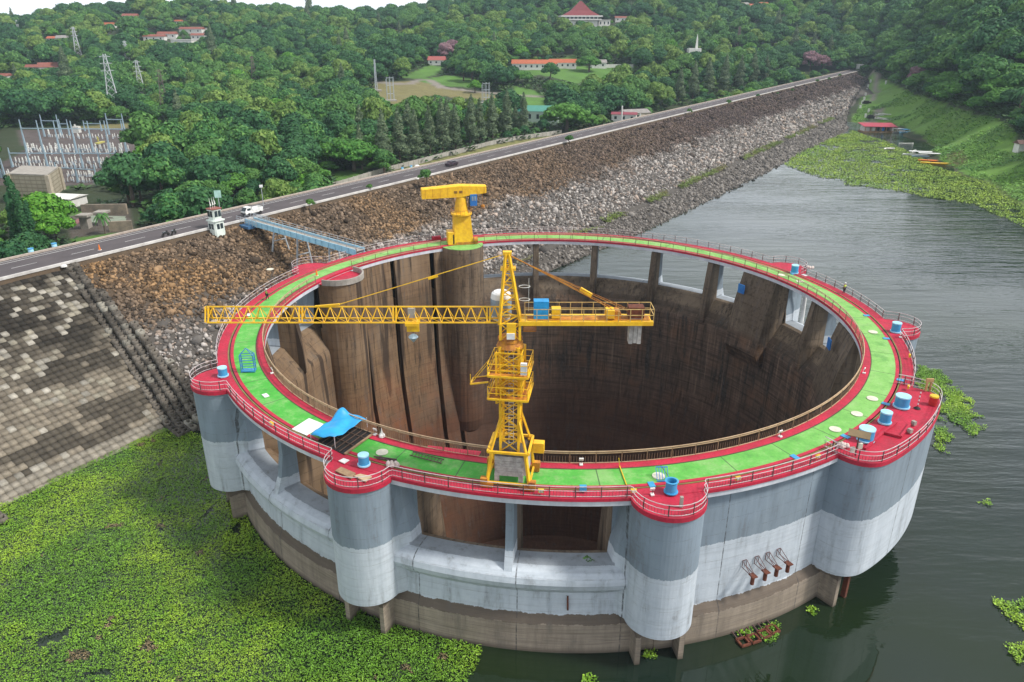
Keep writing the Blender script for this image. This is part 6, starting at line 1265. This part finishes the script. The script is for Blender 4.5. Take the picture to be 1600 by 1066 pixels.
boat(1440, 244, 16, 3, WHITE, -.35, 'long white boat with a canopy moored at the edge of the green mat', 0, WHITE); boat(1455, 247, 16, 3, PBLUE, -.35, 'long grey boat with a canopy behind the orange ones', 0, WHITE); boat(1460, 253, 13, 2.6, ORNG, -.35, 'bright orange boat beside the long grey boat', 0); boat(1464, 257, 13, 2.6, YELC, -.35, 'yellow boat in front of the orange boat', 0)
for px, py, lab in ((1374,188,'first pale boat drawn up on the grass above the bay'),(1379,187,'second pale boat in the row on the grass above the bay'),(1385,187,'third pale boat in the row on the grass above the bay'),(1373,194,'pale boat lying lower on the grass left of the others'),(1378,193,'boat beside the lower one on the grass'),(1387,195,'single boat on the grass right of the dirt patch')): boat(px, py - 7, 6, 2.2, PORC, 2.2, lab, 1, grp='boats drawn up on the grass')
boat(1390, 234, 5, 4, PORC, .2, 'round pale raft stuck in the far green mat'); boat(1428, 238, 6, 1.6, PORC, .9, 'narrow pale boat at the corner of the open bay water'); boat(1416, 226, 7, 1.5, PORC, -.1, 'low pale boat lying along the edge of the far mat')
for i, (px, py) in enumerate([(1344,170),(1347,163),(1350,157),(1352,150),(1354,143),(1356,137),(1360,129),(1384,131),(1357,176),(1352,184)]):
    p = hit(px, py); 
    if i == 0: BO = t = thing('bollard', 'white marker post in the row along the track at the dam end', 'bollard', p, 0, 'white marker posts along the track'); MB().box((0, 0, .9), (1.0, 1.0, 2.6)).build('post', WHITE, t, True); MB().box((0, 0, 2.3), (1.15, 1.15, .25)).build('cap', WHITE, t, True); KIDS[t.name] = list(t.children)
    else: copy_tree(BO, p, 0, None, 'white marker post in the row along the track at the dam end', 'white marker posts along the track')
house(1343, 107, 5, 4, 3.5, 0, WALLW, WALLW, 'tiny white gatehouse where the dam road reaches the far woods', 0, 'gatehouse', dist=840, nwin=1)
m = MB(); p = hit(1354, 163); m.box(p + (0, 0, 1), (5.5, 2.2, 1.4)); m.box(p + (-.3, 0, 2), (3, 2, .9)); tag(m.build('black_car', BLACK), 'black car parked on the grass track near the rock face end', 'car')
m = MB(); p = hit(1360, 186); m.box(p + (0, 0, 1), (4.5, 2.2, 1.4)); m.box(p + (-.3, 0, 2), (3, 2, .9)); tag(m.build('black_car', BLACK), 'black car at the head of the dirt ramp above the floating house', 'car')
# ================================================================ TREES
def crown_mesh(name, lobes, n, leaf, seed, m, aspect=.7, droop=0., core=.86, up=-.45):
    rg = np.random.default_rng(seed); Lb = np.array(lobes, float); wgt = Lb[:, 3] * Lb[:, 4] + Lb[:, 3] * Lb[:, 5] + Lb[:, 4] * Lb[:, 5]; pick = rg.choice(len(Lb), n * 2, p=wgt / wgt.sum()); d = rg.normal(size=(n * 2, 3)); d /= np.linalg.norm(d, axis=1)[:, None]; d[:, 2] = np.where(d[:, 2] < up, -d[:, 2], d[:, 2]); Lp = Lb[pick]
    P = Lp[:, :3] + d * Lp[:, 3:] * (1 + np.abs(rg.normal(0, .10, (n * 2, 1))) - .06); ok = np.ones(len(P), bool)
    for l in Lb: q = (P - l[:3]) / l[3:]; ok &= (np.sum(q * q, 1) > .80)
    P, d, Lp = P[ok][:n], d[ok][:n], Lp[ok][:n]; nn = d / Lp[:, 3:] * Lp[:, 3:].mean(1)[:, None] + rg.normal(0, .42, P.shape); nn /= np.linalg.norm(nn, axis=1)[:, None]
    a = rg.normal(size=P.shape); a[:, 2] -= droop; t1 = np.cross(nn, a); t1 /= np.linalg.norm(t1, axis=1)[:, None]; t2 = np.cross(nn, t1); s = (leaf * rg.uniform(.5, 1.35, len(P)))[:, None]
    V = np.stack([P - t1 * s, P - t2 * s * aspect, P + t1 * s * .9, P + t2 * s * aspect], 1).reshape(-1, 3); F = np.arange(len(V)).reshape(-1, 4); va = np.repeat(rg.uniform(0, 1, len(P)), 4)
    if core:
        cv, cf = [], []; o = len(V)
        for i, l in enumerate(Lb):
            w_ = IV * (1 + rg.uniform(-.12, .08, (len(IV), 1))) * l[3:] * core + l[:3]; cv.append(w_); cf.append(np.concatenate([IF, IF[:, 2:3]], 1) + o + i * len(IV))
        V = np.concatenate([V] + cv); F = np.concatenate([F]); CF = np.concatenate(cf); va = np.append(va, np.zeros(len(V) - len(va)))
        me = bpy.data.meshes.new(name); me.from_pydata(V.tolist(), [], F.tolist() + CF[:, :3].tolist())
    else: me = bpy.data.meshes.new(name); me.from_pydata(V.tolist(), [], F.tolist())
    at = me.attributes.new('v', 'FLOAT', 'POINT'); at.data.foreach_set('value', va.astype(np.float32)); me.materials.append(m); return me
def trunk_mesh(name, h, r, limbs, seed):
    rg = random.Random(seed); m = MB(); a = Vector((0, 0, -2)); b = Vector((rg.uniform(-.3, .3), rg.uniform(-.3, .3), h * .5)); c = Vector((rg.uniform(-.5, .5), rg.uniform(-.5, .5), h)); m.bar(a, b, r * 2, None, 7, r * 1.5); m.bar(b, c, r * 1.5, None, 7, r)
    for x, y, z in limbs: m.bar(c * .85, (x, y, z), r * .9, None, 5, r * .3)
    me = bpy.data.meshes.new(name); me.from_pydata(m.v, [], m.f); me.materials.append(BARK); return me
PROTO = {}
def mkproto(kind, lobes, n, leaf, m, th, tr, seed, **k): PROTO.setdefault(kind, []).append((crown_mesh(kind + '_crown', lobes, n, leaf, seed, m, **k), trunk_mesh(kind + '_trunk', th, tr, [tuple(l[:3]) for l in lobes[:5]], seed)))
def dome(seed, Rr, Hh, n, flat=.7):
    rg = random.Random(seed); L_ = [(0, 0, Hh * .72, Rr * .6, Rr * .6, Hh * .28)]
    for i in range(n):
        a = i * 2.4 + rg.uniform(-.4, .4); q = math.sqrt((i + .6) / n); rr = Rr * .72 * q; z = Hh * (.86 - .38 * q * q) + rg.uniform(-.06, .06) * Hh; s = Rr * rg.uniform(.24, .42); L_.append((rr * math.cos(a), rr * math.sin(a), z, s, s * rg.uniform(.85, 1.15), s * flat * rg.uniform(.85, 1.2)))
    return L_
for sd_, m_ in ((1, FG), (2, FG), (3, FD), (4, FD), (5, FY)): mkproto({1: 'broad', 2: 'broad', 3: 'dark', 4: 'dark', 5: 'yellowish'}[sd_], dome(sd_, 6.5, 12, 13), 1500, .55, m_, 6, .45, sd_)
for sd_ in (6, 7): mkproto('rain', dome(sd_, 10, 10.5, 15, .42), 1900, .55, FR, 6, .6, sd_)
for sd_ in (8, 9, 10):
    rg = random.Random(sd_); L_ = []
    for i in range(15): f = i / 14; w_ = (1 - f ** 2.2) * 2.3 * rg.uniform(.7, 1.1) + .55; L_.append((rg.uniform(-1.3, 1.3) * (1.15 - f), rg.uniform(-1.3, 1.3) * (1.15 - f), 3 + f * 14.5, w_ * .85, w_ * .85, 1.7))
    mkproto('casuarina', L_, 1700, .55, FC, 15, .32, sd_, aspect=.35, droop=-2, core=.62)
mkproto('pink', dome(11, 6.5, 12, 12), 1500, .5, FP, 7, .4, 11); mkproto('bright', dome(12, 5.5, 9, 12), 1500, .5, FL, 4, .35, 12)
rg = random.Random(5); mkproto('cypress', [(rg.uniform(-.2, .2), rg.uniform(-.2, .2), 1 + i * 1.25, 1.1 * (1 - i / 12) + .3, 1.1 * (1 - i / 12) + .3, 1.3) for i in range(10)], 900, .35, FD, 6, .2, 13)
mkproto('shrub', dome(14, 1.3, 2.0, 6), 500, .22, FG, .8, .1, 14)
def palm_mesh():
    vs, fs = [], []; rg = random.Random(3)
    for i in range(22):
        a = math.tau * i / 22 + rg.uniform(-.1, .1); el = rg.uniform(-.1, 1.0); L_ = 4.6; prev = None
        for k_ in range(7):
            f = k_ / 6; r_ = L_ * f * math.cos(el) * (1 - .1 * f) + .2; z = 9 + L_ * (math.sin(el) * f - 1.0 * f * f * .9); w_ = .55 * math.sin(math.pi * min(1, f * .85 + .12)) + .05; c_, s_ = math.cos(a), math.sin(a); o = len(vs); vs += [(r_ * c_ - w_ * s_, r_ * s_ + w_ * c_, z - w_ * .5), (r_ * c_, r_ * s_, z), (r_ * c_ + w_ * s_, r_ * s_ - w_ * c_, z - w_ * .5)]
            if prev is not None: fs += [(prev, o, o + 1, prev + 1), (prev + 1, o + 1, o + 2, prev + 2)]
            prev = o
    me = bpy.data.meshes.new('palm_crown'); me.from_pydata(vs, [], fs); me.materials.append(FG); t = MB(); t.bar((0, 0, -1), (.3, 0, 5), .5, None, 7, .36); t.bar((.3, 0, 5), (0, 0, 9.1), .36, None, 7, .3); mt = bpy.data.meshes.new('palm_trunk'); mt.from_pydata(t.v, [], t.f); mt.materials.append(BARK); return me, mt
PROTO['palm'] = [palm_mesh()]
NMK = {'broad': 'broadleaf_tree', 'dark': 'dark_tree', 'yellowish': 'yellowish_tree', 'rain': 'rain_tree', 'casuarina': 'casuarina_tree', 'pink': 'blossoming_tree', 'bright': 'bright_green_tree', 'cypress': 'cypress', 'palm': 'palm_tree', 'shrub': 'shrub'}
NIND = 0; CROWNS = {}
def tree(kind, p, sc, lab, grp=None, rz=None, szz=None):
    global NIND
    vi = int(rng.integers(len(PROTO[kind]))); cm_, tm = PROTO[kind][vi]; o = bpy.data.objects.new(NMK[kind], None); C.objects.link(o); o.empty_display_size = .5
    o.location = [float(a) for a in p]; o.rotation_euler = (0, 0, rng.uniform(0, 6.28) if rz is None else rz); s = sc; o.scale = (s, s, s * (szz or 1)); tag(o, lab, 'tree' if kind != 'shrub' else 'shrub', grp)
    c = bpy.data.objects.new('crown', cm_); C.objects.link(c); c.parent = o; t = bpy.data.objects.new('trunk', tm); C.objects.link(t); t.parent = o; CROWNS.setdefault((kind, vi), c); NIND += 1; return o
# special trees (placed at their foot in the valley)
def tp(px, py): return hit(px, py)
for kind, px, py, sc, lab in [('pink',697,96,1.25,'large pink blossoming tree above the red roofed bungalow'),('pink',706,88,1.15,'pink blossoming tree right behind the other one'),('pink',1265,112,1.5,'spreading pink blossoming tree beyond the far end of the dam road'),('pink',1285,112,1.2,'pink blossoming tree beside the larger one at the dam end'),('pink',1430,132,1.0,'pink tinged tree on the grassy far end of the bank'),
      ('palm',1592,176,1.15,'palm tree standing on the right bank at the picture edge'),('palm',1011,188,.8,'small palm tree just behind the dam crest'),('palm',165,366,.6,'low palm beside the basin'),('palm',840,96,1.1,'palm tree above the orange roofed barrack'),('palm',175,60,1.4,'tall palm on the left hill'),
      ('rain',553,268,1.15,'wide flat crowned bright green tree left of the casuarinas'),('rain',520,262,.9,'smaller flat crowned tree beside the wide bright green one'),('rain',885,206,1.35,'dense umbrella crowned tree behind the middle of the dam'),('rain',920,204,.8,'low umbrella tree right of the dense one behind the dam'),
      ('broad',600,274,.8,'round tree standing against the long fence behind the dam'),('bright',75,372,1.35,'feathery bright green tree below the road at the left'),('bright',90,378,.9,'smaller bright green bush tree beside the feathery one'),('cypress',38,382,1.35,'dark cypress tallest of the clump below the road'),('cypress',30,384,1.0,'dark cypress left of the tallest one'),('cypress',47,386,1.1,'dark cypress right of the tallest one'),('cypress',57,385,.9,'short cypress next to the feathery bright tree'),
      ('broad',738,128,1.3,'round tree on the mown lawn'),('dark',724,127,1.0,'dark round tree left on the mown lawn'),('bright',742,145,.9,'pale willowy tree in front of the round lawn tree'),('broad',860,128,1.1,'tree in front of the orange barracks'),('rain',920,112,1.1,'flat crowned tree before the white garden wall')]:
    p = tp(px, py); tree(kind, p, sc, lab); SITES.append((p[0], p[1], 4 * sc))
for i, (px, py, sc) in enumerate([(485,323,.9),(578,296,.7),(665,283,1.5),(890,223,1.3),(1077,177,1.1),(1138,163,1.2),(1184,152,1.0),(1238,143,.9),(1215,148,.8),(1277,129,1.2),(1295,126,1.2),(1312,120,1.2)]):
    p = atz(px, py, 18.4); tree('shrub', (p[0], p[1], 18.2), sc, 'small dark shrub growing at the near kerb of the dam road', 'shrubs along the near kerb of the dam road')
CAS = [(566,266,.95),(600,260,1.1),(625,254,1.15),(650,248,1.1),(672,243,1.1),(692,238,1.15),(712,233,1.1),(735,226,1.1),(750,223,1.1),(770,217,1.05),(792,212,1.1),(818,207,1.1),(640,238,1.1),(700,225,1.05),(738,215,1.0),(1060,160,1.3),(1082,155,1.4),(1105,150,1.35),(1130,146,1.4),(1155,140,1.3),(1175,132,1.3),(1195,128,1.2)]
for px, py, sc in CAS:
    p = tp(px, py); tree('casuarina', p, sc * rng.uniform(.92, 1.08), 'tall feathery grey green casuarina in the belt behind the dam' if px < 1000 else 'tall casuarina in the far belt along the dam road', 'casuarinas in the near belt behind the dam' if px < 1000 else 'casuarinas in the far belt behind the dam'); SITES.append((p[0], p[1], 4.2))
# forest
LAKEX = [(1336,132),(1362,108),(1400,131),(1440,150),(1482,164),(1532,178),(1572,188),(1604,225),(1720,300),(1760,700),(1100,700),(1100,300),(1345,203)]
CLEAR = LAWN + DRY + [BANK, LAKEX, [(-10,205),(30,200),(230,193),(262,198),(262,206),(226,222),(200,262),(150,290),(-10,300)], [(100,335),(208,322),(214,345),(212,364),(170,374),(120,370),(98,350)], [(84,325),(103,318),(125,320),(125,330),(90,345),(84,345)], [(580,128),(660,124),(750,140),(840,150),(860,158),(760,158),(600,150)]]
def forest():
    pts = []; dist_ = 175.
    rings = np.geomspace(150, 1500, 130)
    for i in range(len(rings) - 1):
        d0, d1 = rings[i], rings[i + 1]
    X, Y, S = [], [], []
    d = 150.
    while d < 1500:
        sp = 8.2 + max(0, d - 300) * .0062; a = -.86 + rng.uniform(0, sp / d)
        while a < .76:
            dd = d + rng.uniform(-.45, .45) * sp; aa = a + rng.uniform(-.4, .4) * sp / d; X.append(CAM[0] + math.sin(aa) * dd); Y.append(CAM[1] + math.cos(aa) * dd); S.append(sp); a += sp / d
        d += sp * .93
    X, Y, S = map(np.array, (X, Y, S)); Z = H(X, Y); s, t = st(X, Y); ok = (Z > .7) & ~((s > -104) & (s < swl(t) + 5) & (t < 725)) & ~((s > -140) & (s < -60) & (t > 95) & (t < 420))
    px, py = proj(np.stack([X, Y, Z], -1)); 
    for hgt in (0, 5, 9.5):
        qx, qy = proj(np.stack([X, Y, Z + hgt], -1)); wd = FPX * 3.5 / np.hypot(X - CAM[0], Y - CAM[1])
        for c_ in CLEAR:
            if c_ is BANK or c_ is LAKEX:
                if hgt == 0: ok &= ~inpoly(qx, qy, c_)
                continue
            ok &= ~inpoly(qx, qy, c_)
            if hgt < 9: ok &= ~inpoly(qx - wd, qy, c_) & ~inpoly(qx + wd, qy, c_)
    for x, y, r_ in SITES: 
        dx, dy = X - x, Y - y; dc = math.hypot(x - CAM[0], y - CAM[1]); ux, uy = (x - CAM[0]) / dc, (y - CAM[1]) / dc; al_ = dx * ux + dy * uy; pe = np.abs(-dx * uy + dy * ux)
        ok &= ~((np.hypot(dx, dy) < r_ + 2) | ((pe < r_ * .8) & (al_ < 0) & (al_ > -(r_ + 14)) & (r_ > 6)))
    ok &= (px > -520) & (px < 1900)
    cap = np.full(X.shape, 9.)
    for x, y, r_ in SITES + PYL:
        dx, dy = X - x, Y - y; dc = math.hypot(x - CAM[0], y - CAM[1]); ux, uy = (x - CAM[0]) / dc, (y - CAM[1]) / dc; al_ = dx * ux + dy * uy; pe = np.abs(-dx * uy + dy * ux)
        if dc > 330: cap = np.where((pe < r_ + 3) & (al_ < 0) & (al_ > -85), np.minimum(cap, (-al_ * .12 + 4.2) / 12), cap)
    return X[ok], Y[ok], Z[ok], S[ok], px[ok], py[ok], cap[ok]
FX, FY_, FZ, FS, FPXX, FPYY, FCAP = forest(); fd = np.hypot(FX - CAM[0], FY_ - CAM[1]); vis = (FPXX > -30) & (FPXX < 1630)
order = np.argsort(np.where(vis, fd, 1e9)); NI = 285; ind = set(order[:NI].tolist()); nbr = fbm(FX, FY_, 1 / 45., 3, 101); nb2 = fbm(FX, FY_, 1 / 30., 2, 103)
LMK = [(60,300,'beige block'),(95,322,'white office'),(150,345,'empty basin'),(125,235,'switchyard'),(210,205,'right end of the switchyard'),(40,385,'cypress clump'),(75,372,'feathery bright tree'),(333,340,'lookout hut'),(420,328,'pickup truck'),(205,150,'pylon cluster'),(259,150,'dark weathered pylon'),
 (553,240,'wide flat crowned tree'),(590,290,'near end of the long fence'),(650,230,'nearest casuarinas'),(735,230,'middle of the casuarina belt'),(820,210,'right end of the casuarina belt'),(842,180,'green roofed workshop'),(885,190,'umbrella crowned tree'),(975,189,'maroon roofed shed'),(590,125,'guyed mast'),(700,130,'mown lawn'),(398,110,'dark thin pylon'),
 (1590,170,'palm on the right bank'),(1594,236,'bank hut'),(1430,132,'pink tinged tree'),(1380,140,'grass track'),(1500,165,'middle of the grassy bank'),(1345,110,'far end of the dam road'),(1530,100,'right hillside'),(1450,60,'upper right hillside'),(1590,60,'right picture edge above the bank'),(480,290,'road above the footbridge'),(270,320,'dam road left of the hut'),(1050,160,'far casuarina belt')]
def region(px, py):
    j = min(range(len(LMK)), key=lambda q: (LMK[q][0] - px) ** 2 + 2.5 * (LMK[q][1] - py) ** 2); dx, dy = px - LMK[j][0], py - LMK[j][1]
    rel = ('right of' if dx > 0 else 'left of') if abs(dx) > abs(dy) * 1.2 else ('in front of' if dy > 0 else 'behind')
    if math.hypot(dx, dy) < 22: rel = 'close ' + ('behind' if dy < 0 else 'before')
    return rel + ' the ' + LMK[j][2]
def pick(i):
    r = rng.random(); n = nbr[i]; right = FPXX[i] > 1330
    if right: return 'rain' if r < .45 else ('dark' if r < .7 else 'broad')
    if n > .58: return 'yellowish' if r < .38 else ('broad' if r < .8 else 'bright')
    if n < .42: return 'dark' if r < .62 else ('broad' if r < .85 else 'rain')
    return 'broad' if r < .45 else ('dark' if r < .66 else ('rain' if r < .80 else ('yellowish' if r < .97 else 'casuarina')))
DESC = {'rain': 'spreading flat crowned tree ', 'dark': 'dark green round crowned tree ', 'broad': 'mid green leafy tree ', 'yellowish': 'pale yellowish green tree ', 'bright': 'bright green bushy tree ', 'casuarina': 'narrow feathery casuarina '}
kinds = [pick(i) for i in range(len(FX))]
def tsc(i): return min(float(FCAP[i]), tsc0(i))
def tsc0(i): return (FS[i] / 8.2) ** .75 * (.55 + .8 * rng.random() ** 1.4) * (1.35 if (FPXX[i] > 1330 and fd[i] > 330) else 1.0) * (.62 if kinds[i] == 'rain' else 1.) * (.75 + .5 * nb2[i]) * (.8 if fd[i] < 260 else 1)
for i in sorted(ind):
    k_ = kinds[i]; sz_ = tsc(i); lab = ('large ' if sz_ > .95 else ('small ' if sz_ < .62 else '')) + DESC[k_] + region(FPXX[i], FPYY[i]); tree(k_, (FX[i], FY_[i], FZ[i] - .6), sz_, lab, 'trees: ' + lab, szz=rng.uniform(.85, 1.25))
rest = [i for i in range(len(FX)) if i not in ind]
keys = [k_ for k_ in CROWNS if k_[0] in ('rain', 'dark', 'broad', 'yellowish', 'bright', 'casuarina')]; kidx = {}
for j, k_ in enumerate(keys): kidx.setdefault(k_[0], []).append(j)
me = bpy.data.meshes.new('far_forest'); me.from_pydata([(FX[i], FY_[i], FZ[i] - .6) for i in rest], [], [])
def fattr(n_, tp_, vals): a = me.attributes.new(n_, tp_, 'POINT'); a.data.foreach_set('value' if tp_ != 'FLOAT_VECTOR' else 'vector', np.asarray(vals).ravel())
fattr('sc', 'FLOAT', np.array([tsc(i) for i in rest], np.float32)); fattr('rz', 'FLOAT', rng.uniform(0, 6.28, len(rest)).astype(np.float32)); fattr('ix', 'INT', np.array([rng.choice(kidx[kinds[i]]) if kinds[i] in kidx else 0 for i in rest], np.int32))
ff = bpy.data.objects.new('far_forest', me); C.objects.link(ff); tag(ff, 'dense mixed woodland covering the far hills beyond the dam', 'forest', kind='stuff')
ng = bpy.data.node_groups.new('far_forest_scatter', 'GeometryNodeTree'); ng.interface.new_socket('Geometry', in_out='INPUT', socket_type='NodeSocketGeometry'); ng.interface.new_socket('Geometry', in_out='OUTPUT', socket_type='NodeSocketGeometry')
gi, go = ng.nodes.new('NodeGroupInput'), ng.nodes.new('NodeGroupOutput'); join = ng.nodes.new('GeometryNodeJoinGeometry'); iop = ng.nodes.new('GeometryNodeInstanceOnPoints'); iop.inputs['Pick Instance'].default_value = True
for k_ in reversed(keys):
    oi = ng.nodes.new('GeometryNodeObjectInfo'); oi.inputs['Object'].default_value = CROWNS[k_]; oi.inputs['As Instance'].default_value = True; ng.links.new(oi.outputs['Geometry'], join.inputs[0])
def na(n_, t_): a = ng.nodes.new('GeometryNodeInputNamedAttribute'); a.data_type = t_; a.inputs['Name'].default_value = n_; return a.outputs['Attribute']
cx_ = ng.nodes.new('ShaderNodeCombineXYZ'); ng.links.new(na('rz', 'FLOAT'), cx_.inputs[2]); e2r = ng.nodes.new('FunctionNodeEulerToRotation'); ng.links.new(cx_.outputs[0], e2r.inputs[0])
ng.links.new(gi.outputs[0], iop.inputs['Points']); ng.links.new(join.outputs[0], iop.inputs['Instance']); ng.links.new(na('ix', 'INT'), iop.inputs['Instance Index']); ng.links.new(e2r.outputs[0], iop.inputs['Rotation']); ng.links.new(na('sc', 'FLOAT'), iop.inputs['Scale']); ng.links.new(iop.outputs[0], go.inputs[0])
md = ff.modifiers.new('scatter', 'NODES'); md.node_group = ng
# valley understory so the forest floor is never bare
x, y = jitgrid(-420, 420, 60, 620, 5.2); z = H(x, y); s1, t1 = st(x, y); px, py = proj(np.stack([x, y, z], -1)); k = (z > .6) & ~((s1 > -140) & (t1 > 95) & (t1 < 420)) & (px > -60) & (px < 1660) & ~((s1 > -99) & (s1 < swl(t1) + 5) & (t1 < 725))
for c_ in CLEAR: k &= ~inpoly(px, py, c_) & ~inpoly(px, py - 4, c_)
for a_, b_, r_ in SITES: k &= np.hypot(x - a_, y - b_) > r_ * .8
x, y, z = x[k], y[k], z[k]; x2, y2 = jitgrid(120, 460, 100, 720, 2.6); z2 = H(x2, y2); p2x, p2y = proj(np.stack([x2, y2, z2], -1)); k = (z2 > .6) & (p2x > 1340) & (p2x < 1660) & ~inpoly(p2x, p2y, BANK) & ~inpoly(p2x, p2y, LAKEX) & inpoly(p2x, p2y - 0, [(1336,60),(1480,90),(1600,120),(1700,150),(1700,320),(1600,240),(1500,190),(1440,170),(1340,140)])
x, y, z = np.append(x, x2[k]), np.append(y, y2[k]), np.append(z, z2[k]); V, Fq, cc = clumps(np.stack([x, y, z], -1), rng.uniform(2.5, 4.6, len(x)), gcol(x, y, 111, (.035, .09, .02), (.075, .15, .03), (.025, .065, .018)), 16, .5)
tag(npmesh('understory', V, Fq, LEAFM, cc), 'leafy scrub filling the ground between the valley trees', 'scrub', kind='stuff')
# ================================================================ HAZE
hz = MB(); hz.box((0, 0, 130), (7400, 7400, 296)); hzm = bpy.data.materials.new('haze_air'); hzm.use_nodes = True; n_ = hzm.node_tree.nodes; n_.clear(); ho = n_.new('ShaderNodeOutputMaterial'); hv = n_.new('ShaderNodeVolumePrincipled'); hv.inputs['Color'].default_value = (.68, .84, 1.0, 1); hv.inputs['Density'].default_value = .00010; hzm.node_tree.links.new(hv.outputs[0], ho.inputs['Volume'])
tag(hz.build('haze', hzm), 'thin bluish air filling the valley', 'haze', kind='stuff')
